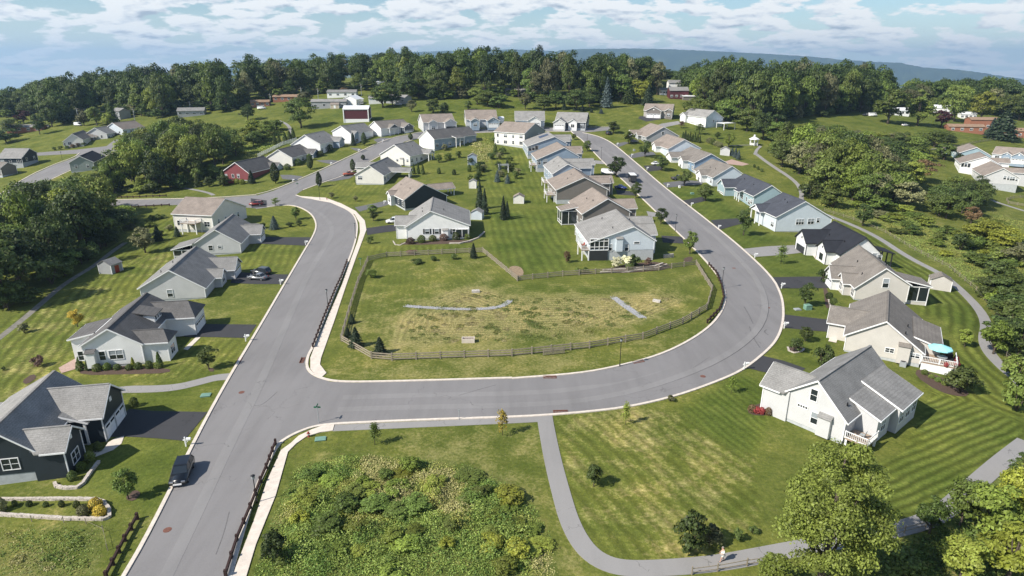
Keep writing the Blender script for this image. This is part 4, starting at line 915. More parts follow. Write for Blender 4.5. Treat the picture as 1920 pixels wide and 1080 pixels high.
h=HH('E6',"pale house with very wide plain gable and navy roof above the black roofed house",(1511,377),(1467.5,360.6),(1455,407),(1563,409),hr=9.4,roof='rblue',wall='pblue',
  wings=[W('L',1431,377,'porch',w=6.6,m='white')],gw=[(1500,416,2.4,1.6,3,2),(1520.5,415,1.9,1.6,2,2),(1534,413,.9,1.3)],auto=(1,1,0))
h=HH('E4',"teal grey house with navy roof and big garage wing in the right row",(1447.5,347),(1395,325.6),(1412.5,367.5),(1467,361),hr=8.1,wall='teal',roof='rblue',
  wings=[W('L',1351,333.7,'garage',w=7.8,mp=3.9)],auto=(0,1,0)); shed_roof(h,'L',8.6,13.,1.6,.8,'posts')
window(h['root'],3.5,h['yl'],.9,0,1.9,1.6,2,2)
h=HH('E3',"pale blue house with brown grey roof and small front gable in the right row",(1373,311),(1336,297),(1336,333),(1393,325),hr=8.0,dk=2,wall='pblue',roof='rtaupe',fw='white',
  wings=[W('L',1329,318,'window',w=5.7,mp=2.3)],auto=(0,1,0)); shed_roof(h,'L',9.5,15.,.9,.5,'posts')
h=HH('E2',"strong blue house with grey roof and two white front gables in the right hand row",(1334,288),(1301,275),(1301,305),(1365,306),hr=8.0,dk=4,wall='blue',roof='rtaupe',fw='white',
  wings=[W('L',1283,292.5,'window',w=5.7,mp=2.3),W('L',1260,279,'garage',w=7.4,mp=3.9)],auto=(0,1,0)); window(h['root'],1.6,h['yl'],.9,0,1.,1.5)
h=HH('E1',"pale blue house with tan roof and white front wall in the right hand row",(1284,261),(1257.5,251),(1252.5,279),(1315,277.5),hr=8.2,dk=5,wall='pblue',roof='rtan',fw='white',
  wings=[W('L',1249,266,'window',w=5.5,mp=2.3)],auto=(0,0,0)); gdoor(h['root'],h['ln']-4.,h['yl']+.03,.1,0); 
h=HH('E0',"taupe house with stepped tan roof at the top of the right hand row",(1245,237.5),(1213,229),(1220,260),(1257,250),hr=8.0,wall='grey',roof='rtan',length=20.,
  wings=[W('L',1213.7,247.5,'window',w=4.6),W('L',1176,231,'garage',w=6.6)],gw=[(1243,250,1.1,1.3)],auto=(1,1,0),mode='p')
# --- upper left row, facing the street
h=HH('N00',"red house with charcoal roof and white trim at the street corner",(440,304),(495,292),(415,322),(467,325),hr=7.4,wall='red',roof='rchar',
  wings=[W('R',482,303.5,'porch',w=5.,m='white'),W('R',507,298,'garage',w=5.6,m='pblue')],gw=[(424,330,1.,1.4),(437,330,1.,1.4),(447,330,1.,1.4)],auto=(1,1,0))
h=HH('N0',"white house with charcoal roof, slate front gables and white garden fence",(521,280),(562.5,270),(498,295),(548,296),hr=7.3,wall='cream',roof='rchar',fw='slate',
  wings=[W('R',559,281,'window',w=4.8),W('R',588,274,'garage',w=6.6)],auto=(0,1,1))
h=HH('N1',"white house with tall plain gable and grey roof beyond the white garden fence",(570.6,252.5),(607.5,245),(544,271),(600.6,270),hr=9.0,roof='rgrey',fw='slate',
  wings=[W('R',614,256,'window',w=4.8),W('R',633,249,'garage',w=6.2)],auto=(0,1,1))
h=HH('N2',"white gabled house with grey roof below the red barn",(638.7,235.6),(682.5,230),(621,246),(658,251),hr=8.5,roof='rgrey',fw='slate',
  wings=[W('R',666,245,'window',w=4.)],auto=(0,1,0)); gdoor(h['root'],h['ln']-4.2,h['yr']-.03,.1,math.pi)
h=HH('N3',"white house with taupe roof and two dark front gables below the barn lawn",(701,227),(756,223),(693,236),(711,241),hr=7.2,mode='p',roof='rtaupe',fw='dgrey',
  wings=[W('R',724,231,'porch',w=6.,posts=2,m='dgrey'),W('R',764,229,'garage',w=6.4,m='dgrey')],auto=(0,1,0))
h=HH('N4',"grey house with tan roof, twin front gables and a dark garage door",(787,214),(847,212.5),None,(791,230),hr=8.0,mode='p',roof='rtan',wall='lgrey',fw='lgrey',
  wings=[W('R',802,221,'window',w=5.),W('R',841,219,'garage',w=6.6,dm='dark_trim')],auto=(0,1,1))
h=HH('N5',"tan roofed house with pale blue front gables and cars on its drive",(871,206),(930,205.5),None,(873,224),hr=7.9,mode='p',roof='rtan',wall='lgrey',fw='slate',
  wings=[W('R',882.5,212,'window',w=5.),W('R',920,209,'garage',w=6.6)],auto=(0,1,1))
h=HH('N6',"white fronted house with grey roof and one big garage gable on the top street",(1021,208),(965,208),(1015,225),(1029,221),hr=7.6,mode='p',roof='rlgrey',wall='pblue',fw='white',
  wings=[W('L',1000,213,'garage',w=7.2)],auto=(0,1,0))
h=HH('N7',"dark grey gabled house with pale roof and white garage at the loop street top",(1103,211),(1045,210),(1092,229),(1113,222.5),hr=7.9,mode='p',roof='rlgrey',wall='dgrey',fw='lgrey',
  wings=[W('L',1082.5,219,'window',w=5.,m='white'),W('L',1043,215.6,'garage',w=6.6)],auto=(1,1,0))
h=HH('N8',"brown stone house with tan roof and three garage doors on the hillside",(1264,195),(1210,194),(1269,208),None,hr=7.4,mode='p',roof='rtan',wall='stone',fw='brown',
  wings=[W('L',1260,203,'window',w=4.6),W('L',1226,200,'garage',w=9.,nd=2,p=.5)],auto=(0,1,0))
h=HH('N9',"white hillside house with grey roof and a flat white patio canopy",(1340,207),(1294,203),(1324,220),(1357.5,221),hr=9.0,roof='rlgrey',wall='pblue',fw='white',
  wings=[W('L',1313.7,209,'window',w=5.)],gw=[(1338,227,.8,1.2),(1345,228,.8,1.2),(1354,227,.8,1.2)],auto=(1,0,0))
cn=MB(); b=-h['s_R']; cn.box(-7.,-1.,b-2.,b+6.,2.5,2.7)
for x in (-6.8,-1.2):
    for y in (b-1.8,b+5.8): cn.box(x-.13,x+.13,y-.13,y+.13,-1,2.5)
cn.build("patio_canopy",M['trim'],h['root'])
for x in (h['ln']-3.,h['ln']-8.): gdoor(h['root'],x,h['yl']+.03,.3,0,3.6)
fw_=MB(); fw_.box(.3,h['ln']-.3,h['yl']-.05,h['yl']+.02,.4,h['e_L']); fw_.build("front_cladding",M['white'],h['root'])
# --- far left houses
h=HH('F1',"beige house with taupe roof and twin dark front gables across the far left street",(135,250.6),(161,242.5),(117,265.6),(156,262),hr=7.2,wall='cream',roof='rtaupe',fw='brown',length=20.,
  wings=[W('R',161,250,'window',w=5.),W('R',179,245.6,'garage',w=6.)],gw=[(121,271,.9,1.3),(131,269,1.6,1.3,2,2)],auto=(1,1,0),group="houses across the far left street")
h=HH('F2',"navy house with grey roof and pale basement wall at the left edge",(55,278),(9,278),(47,296),(70,286),hr=7.6,mode='p',wall='navy',roof='rlgrey',found=1.6,auto=(1,1,0),group="houses across the far left street")
h=HH('F3',"pale green gabled house with black roof, half hidden by the left wood",(149,292.5),(186,277),None,(172,305.6),hr=7.,wall='sage',roof='rblack',mode='p',auto=(1,1,1),length=20.,group="houses across the far left street")
h=HH('F4',"brown house with tan roof cut by the left edge of the photo",(14,304),(-30,301),(25,317),None,hr=6.,mode='p',wall='brown',roof='rtaupe',auto=(0,1,0),group="houses across the far left street")
h=HH('F5',"pale house with grey roof behind the beige twin gabled house",(177,239.5),(201,235.5),None,(187,250),hr=6.5,wall='lgrey',roof='rgrey',auto=(1,1,1),length=16.,sR=6.,group="houses across the far left street")
h=HH('F6',"pale blue house with tan roof at the end of the far left street",(210,230),(240,227),None,(218,240),hr=6.8,wall='pblue',roof='rtan',auto=(1,1,1),length=16.,sR=6.5,group="houses across the far left street")
# --- far right houses
h=HH('R1',"pale grey walk-out house with tan roof and white basement at the right edge",(1882,315),(1857,302),(1844,330),(1914,334),hr=9.2,wall='lgrey',roof='rtan',found=2.6,auto=(1,1,1),group="houses beyond the valley at right",
  wings=[W('R',1912,308,'plain',w=6.)],gw=[(1884,333,.9,1.5),(1891,334,.9,1.5),(1898,335,1.8,1.5,2,2),(1906,337,.7,1.)])
h=HH('R2',"white walk-out house with tan roof, second from the right edge beyond the valley",(1849,293),(1829,279),(1800,306),None,hr=9.,wall='white',roof='rtan',found=.5,auto=(0,1,0),group="houses beyond the valley at right",sR=7.,length=18.,
  wings=[W('R',1882,290,'garage',w=6.)],gw=[(1805,309,1.,1.8,1,1),(1811,309,1.,1.8,1,1),(1817,310,1.,1.8,1,1)])
h=HH('R3',"pale teal gabled house with tan roof behind the white walk-out house",(1832,276),(1815,268),(1799,286),None,hr=8.6,wall='teal',roof='rtan',found=.5,auto=(1,1,0),group="houses beyond the valley at right",sR=7.,length=17.)
h=HH('R4',"tan roofed house with blue front gables at the right edge beyond the valley",(1868,274),(1935,279),None,(1885,290),hr=6.8,mode='p',wall='pblue',roof='rtan',fw='slate',auto=(0,1,1),group="houses beyond the valley at right",
  wings=[W('R',1892,284,'window',w=5.),W('R',1916,286,'garage',w=6.4)])
# --- older houses along the hill road
def ranch(label,u,v,Lm,Dm,hh,pit,wall,roof,rz=0.,nm='house',wins=4,g="older houses along the hill road",sto=0.):
    p=P(u,v); o=empty(nm,(p.x,p.y,p.z),math.radians(rz)); tag(o,label,'house' if nm=='house' else nm.replace('_',' '),g)
    e=hh; r=hh+pit*Dm/2
    m=MB(); m.prism([(-Dm/2+.4,-2.),(Dm/2-.4,-2.),(Dm/2-.4,e+.2*pit),(0,r-.2),(-Dm/2+.4,e+.2*pit)],0,-Lm/2+.3,Lm/2-.3); m.build("wall",M[wall],o)
    f=MB(); roofslab(f,[(-Lm/2,0,r),(-Lm/2,-Dm/2,e),(Lm/2,-Dm/2,e),(Lm/2,0,r)]); roofslab(f,[(Lm/2,0,r),(Lm/2,Dm/2,e),(-Lm/2,Dm/2,e),(-Lm/2,0,r)]); f.build("roof",M[roof],o)
    for i in range(wins): window(o,-Lm/2+Lm*(i+.5)/wins,-Dm/2+.4,.9,math.pi,1.5,1.3,2,1)
    return o
ranch("long grey ranch house with pale metal roof left of the red barn",619,201,22,9,3.6,.3,'grey','rlgrey',4)
ranch("white chalet house with dark gable directly behind the red barn",663,196,10,10,3.4,.45,'white','metalroof',75)
ranch("long low grey roofed house behind the pale roofed ranch house",643,181,20,9,3.,.35,'white','rgrey',3)
ranch("white farmhouse with small wing under the wood behind the barn",728,166,15,8,4.6,.5,'white','metalroof',0)
ranch("white garage with wide grey roof beside the twin dark trees",706,193,10,8,3.2,.4,'white','rlgrey',10,nm='garage',wins=0)
ranch("broad pale roofed house half hidden by the twin dark trees",748,192,14,10,3.,.35,'grey','rlgrey',-20)
ranch("red roofed brick ranch house along the hill road at left",538,189,17,8,2.8,.35,'brick','rbrown',6)
ranch("small brick house with white shed at the left end of the hill road",489,199,12,7,2.8,.35,'brick','rbrown',14)
ranch("long brown ranch house under the central wood",972,178,18,9,3.,.3,'brown','rlgrey',-4)
ranch("dark red hillside house with grey roof between the two woods",1270,184,13,9,5.,.5,'barnred','rgrey',0)
ranch("low white roofed carport beside the dark red hillside house",1292,187,10,7,2.4,.12,'brown','metalroof',0,nm='carport',wins=0)
ranch("pale tower like house with grey roof above the dark red house",1262,172,9,8,6.,.5,'white','rgrey',0)
ranch("small white house left of the dark red hillside house",1246,177,8,7,3.,.4,'white','rlgrey',0)
ranch("grey roofed house with carport under the left wood",361,216,16,10,3.,.35,'grey','rgrey',16)
ranch("small dark house among the trees at far left",229,222,9,8,4.6,.5,'grey','rgrey',-30)
ranch("long low brick ranch house with grey roof at the far left",52,246,20,9,2.8,.3,'brick','rlgrey',12)
ranch("low brown ranch house with orange brick walls at right",1806,246,20,9,3.,.3,'brick','rbrown',-12)
ranch("raised brick ranch house with brown roof behind the blue spruce",1838,240,17,9,5.4,.3,'brick','rbrown',-10)
ranch("brick house with brown roof cut by the right edge",1912,256,16,9,3.6,.35,'brick','rbrown',-14)
ranch("white house among the yard trees right of the wood",1683,215,12,8,3.,.4,'white','metalroof',-8)
ranch("white gabled house behind the purple leaved tree",1765,212,12,8,3.6,.5,'white','metalroof',-20)
ranch("small white house on the skyline right of the wood",1733,182,9,7,3.6,.6,'white','metalroof',-10)
ranch("white shed roofed house behind the twin lawn trees at right",1812,222,10,7,3.,.4,'white','metalroof',-15)
# red barn
def barn():
    p=P(671,226); o=empty('barn',(p.x,p.y,p.z),math.radians(4)); tag(o,"dark red metal barn with bright white roof on the green slope",'barn')
    L_,D_=13.4,10.; e=6.4
    m=MB(); m.prism([(-D_/2,1.2),(D_/2,1.2),(D_/2,e),(0,e+1.5),(-D_/2,e)],0,-L_/2,L_/2); m.build("wall",M['barnred'],o)
    b=MB(); b.box(-L_/2-.03,L_/2+.03,-D_/2-.03,D_/2+.03,-2.,1.21); b.build("base_wall",M['trim'],o)
    t=MB()
    for x in (-L_/2,L_/2):
        for y in (-D_/2,D_/2): t.box(x-.25,x+.25,y-.25,y+.25,-2,e)
    t.box(-L_/2-.1,L_/2+.1,-D_/2-.08,-D_/2+.1,e-.35,e+.02); t.build("corner_trim",M['trim'],o)
    f=MB(); roofslab(f,[(-L_/2-.4,0,e+1.75),(-L_/2-.4,-D_/2-.4,e+.12),(L_/2+.4,-D_/2-.4,e+.12),(L_/2+.4,0,e+1.75)]); roofslab(f,[(L_/2+.4,0,e+1.75),(L_/2+.4,D_/2+.4,e+.12),(-L_/2-.4,D_/2+.4,e+.12),(-L_/2-.4,0,e+1.75)]); f.build("roof",M['metalroof'],o)
barn()

for k_ in ('C1','C2','C3','C4','M1','M2','M3','M4','E3','E4','E6','E7','E8','N0','N1'):
    H_=hs[k_]; vents(H_,[(H_['ln']*random.uniform(.2,.4),H_['s_L']*random.uniform(.3,.6)),(H_['ln']*random.uniform(.5,.8),H_['s_L']*random.uniform(.25,.6)),(H_['ln']*random.uniform(.3,.7),-H_['s_R']*random.uniform(.3,.6))])
# ---------------------------------------------------------------- plants
def leafcloud(C,N,size,flat=.0,rng=RNG,asp=.75):
    """one quad per centre, facing roughly along N with scatter"""
    n=len(C); D=rng.normal(size=(n,3)); N2=N+D*(.75-flat*.4); N2/=np.linalg.norm(N2,axis=1,keepdims=True)+1e-9
    T=np.cross(N2,rng.normal(size=(n,3))); T/=np.linalg.norm(T,axis=1,keepdims=True)+1e-9; B=np.cross(N2,T)
    s=(size*rng.uniform(.65,1.35,n))[:,None]; T=T*s*.5; B=B*s*.5*asp
    V=np.stack([C-T*1.15,C-B+T*.1,C+T*1.15,C+B-T*.1],1).reshape(-1,3); Fq=np.arange(4*n).reshape(n,4); return V,Fq
def crown(kind,seed,nleaf,leaf):
    """unit tree: height 1, returns leaf verts, faces and limb ends"""
    r=np.random.default_rng(seed); ends=[]
    if kind in('oak','maple','open','bush'):
        z0={'oak':.07,'maple':.05,'open':.15,'bush':.0}[kind]; rx={'oak':.46,'maple':.36,'open':.38,'bush':.52}[kind]
        K={'oak':34,'maple':75,'open':36,'bush':22}[kind]; zc=(1+z0)/2; rz=(1-z0)/2
        d=r.normal(size=(K,3)); d/=np.linalg.norm(d,axis=1,keepdims=True)
        rad=r.uniform(.45,1.,K)**.6; lob=1+.22*np.sin(d[:,0]*3.1+seed)*np.cos(d[:,1]*2.7+seed*1.7)+r.normal(size=K)*.07
        cc=d*rad[:,None]*lob[:,None]*.80; tp=1-.25*np.clip(cc[:,2],0,1)**2 if kind!='maple' else 1-.45*np.clip(cc[:,2],0,1)
        cc[:,0]*=rx*tp; cc[:,1]*=rx*tp; cc[:,2]=cc[:,2]*rz+zc
        crr=r.uniform(.16,.30,K)*rx*2*({'open':.72,'maple':.47}.get(kind,.8))
        per=max(6,int(nleaf/K)); C=[];N=[]
        for i in range(K):
            q=r.normal(size=(per,3)); q/=np.linalg.norm(q,axis=1,keepdims=True); q[:,2]=np.where(q[:,2]<-.25,-q[:,2]*.6,q[:,2])
            rr=crr[i]*r.uniform(.55,1.05,per)[:,None]; c=cc[i]+q*rr*np.array([1,1,.72]); C.append(c)
            out=c-np.array([0,0,zc-.1]); N.append(q*.8+out*1.4+np.array([0,0,.35]))
        C=np.concatenate(C);N=np.concatenate(N); C[:,2]=np.maximum(C[:,2],.02); ends=[tuple(c) for c in cc[:10]]
    elif kind=='conifer':
        n=nleaf; h=r.uniform(0,1,n)**.75; h=1-(h); z=.05+.95*h; layer=np.floor(z*13)/13; fr=(z-layer)*13
        R=.27*(1-z)**.85*(1.15-.5*fr)+.01; a=r.uniform(0,2*math.pi,n); lob=1+.25*np.sin(a*5+layer*40+seed); q=r.uniform(.35,1,n)**.5
        C=np.stack([np.cos(a)*R*q*lob,np.sin(a)*R*q*lob,z-.03*q],1); N=np.stack([np.cos(a),np.sin(a),np.full(n,.7)],1)
    elif kind in('column','cone','ball'):
        n=nleaf; z=r.uniform(0,1,n)
        if kind=='column': z0=.10; prof=np.sin(np.clip(z,0,1)**.75*math.pi)**.6; rx=.20
        elif kind=='cone': z0=.01; prof=(1-z)**.7*(.55+.45*np.minimum(1,z*8)); rx=.24
        else: z0=.0; prof=np.sqrt(np.clip(1-(z*2-.85)**2/1.33,0,1)); rx=.58
        a=r.uniform(0,2*math.pi,n); q=r.uniform(.55,1.02,n)**.5; wob=1+.10*np.sin(a*3+z*9+seed)+.06*np.sin(a*7+z*21)
        R=rx*prof*q*wob; C=np.stack([np.cos(a)*R,np.sin(a)*R,z0+(1-z0)*z],1); N=np.stack([np.cos(a),np.sin(a),np.where(kind=='ball',z*2-.6,.4*np.ones(n))],1)
    else:  # sapling
        K=16; C=[];N=[]; per=int(nleaf/K)
        for i in range(K):
            h=r.uniform(.32,.98); a=r.uniform(0,6.28); rr=.22*(1.05-h)**.5*r.uniform(.3,1.); c=np.array([math.cos(a)*rr,math.sin(a)*rr,h]); ends.append(tuple(c))
            q=r.normal(size=(per,3))*np.array([.05,.05,.05]); C.append(c+q); N.append(q*8+np.array([0,0,.5]))
        C=np.concatenate(C);N=np.concatenate(N)
    V,Fq=leafcloud(C,N,leaf,rng=r); return V,Fq,ends
PROTO={}
SPEC={'oakA':('oak',1,4200,.045),'oakB':('oak',2,4200,.044),'oakC':('oak',3,4200,.046),'oakD':('oak',8,4000,.047),'maple':('maple',5,40000,.0122),'openA':('open',4,3800,.046),'openB':('open',9,3800,.046),
 'bushA':('bush',6,1700,.085),'bushB':('bush',7,1700,.085),'con':('conifer',1,2600,.05),'conB':('conifer',4,2600,.05),'col':('column',1,1700,.05),'cone':('cone',1,1000,.07),'ball':('ball',1,900,.12),'ballB':('ball',2,900,.12),
 'sap':('sap',1,700,.05),'sapB':('sap',2,560,.05)}
def proto(k):
    if k in PROTO: return PROTO[k]
    kind,seed,n,leaf=SPEC[k]; V,Fq,ends=crown(kind,seed,n,leaf); cm=quadmesh("crown",V,Fq)
    t=MB(); r=random.Random(seed)
    if kind in('oak','maple','open'):
        tr=.022; t.tube([(0,0,-.03),(0.004,.002,.12),(-.004,.004,.3),(.003,0,.6),(0,0,.85)],[tr*1.5,tr,tr*.85,tr*.5,.003],7)
        for e in ends: 
            z=r.uniform(.2,.5)*max(.4,e[2]); t.tube([(0,0,z),(e[0]*.5,e[1]*.5,(z+e[2])/2-.02),e],[tr*.55,tr*.35,.003],5)
    elif kind in('sap',):
        t.tube([(0,0,-.03),(0.004,0,.5),(0,0,.95)],[.012,.010,.003],6)
        for e in ends: t.tube([(0,0,e[2]*.8),e],[.006,.002],4)
    elif kind=='bush':
        for i in range(5): a=i*1.26; t.tube([(0,0,-.02),(.12*math.cos(a),.12*math.sin(a),.25),(.25*math.cos(a),.25*math.sin(a),.6)],[.022,.016,.004],5)
    else: t.tube([(0,0,-.03),(0,0,.5),(0,0,.9)],[.02,.014,.004],6)
    tm=t.mesh("trunk",smooth=True)
    # merged, for trees too small to show parts
    n0=len(tm.vertices); tv=np.array([v.co[:] for v in tm.vertices]); 
    me=bpy.data.meshes.new("tree"); allf=[tuple(p.vertices) for p in tm.polygons]+[tuple(int(i)+n0 for i in f) for f in Fq]
    me.from_pydata(np.concatenate([tv,V]).tolist(),[],allf); me.polygons.foreach_set("material_index",[0]*len(tm.polygons)+[1]*len(Fq)); me.update()
    PROTO[k]=(cm,tm,me); return PROTO[k]
def setmat(o,i,m):
    o.material_slots[i].link='OBJECT'; o.material_slots[i].material=m
def plant(k,p,h,wid,leaf,name,label,cat,group=None,parts=True):
    cm,tm,me=proto(k); sx=wid; rz=random.uniform(0,6.28)
    if parts:
        o=empty(name,p,rz)
        for me_,nm,m in ((tm,"trunk",M['bark']),(cm,"crown",L[leaf])):
            if not me_.materials: me_.materials.append(m)
            c=bpy.data.objects.new(nm,me_); COL.objects.link(c); c.parent=o; setmat(c,0,m); c.scale=(sx,sx,h)
    else:
        if not me.materials: me.materials.append(M['bark']); me.materials.append(L[leaf])
        o=bpy.data.objects.new(name,me); COL.objects.link(o); o.location=p; o.rotation_euler=(0,0,rz); o.scale=(sx,sx,h); setmat(o,0,M['bark']); setmat(o,1,L[leaf])
    tag(o,label,cat,group); return o
WIDF={'oak':.98,'maple':.80,'open':.80,'bush':1.05,'conifer':.52,'column':.40,'cone':.46,'ball':1.15,'sap':.42}
def tpx(k,u,vb,vt,wpx,leaf,name,label,cat='tree',group=None,parts=True):
    p=P(u,vb); h=topheight(p,vt); w=wpx*mperpx(p); return plant(k,p,h,w/WIDF[SPEC[k][0]],leaf,name,label,cat,group,parts)
L['maple']=leafmat('maple_leaves',(.195,.235,.048),.34,.5,.0)
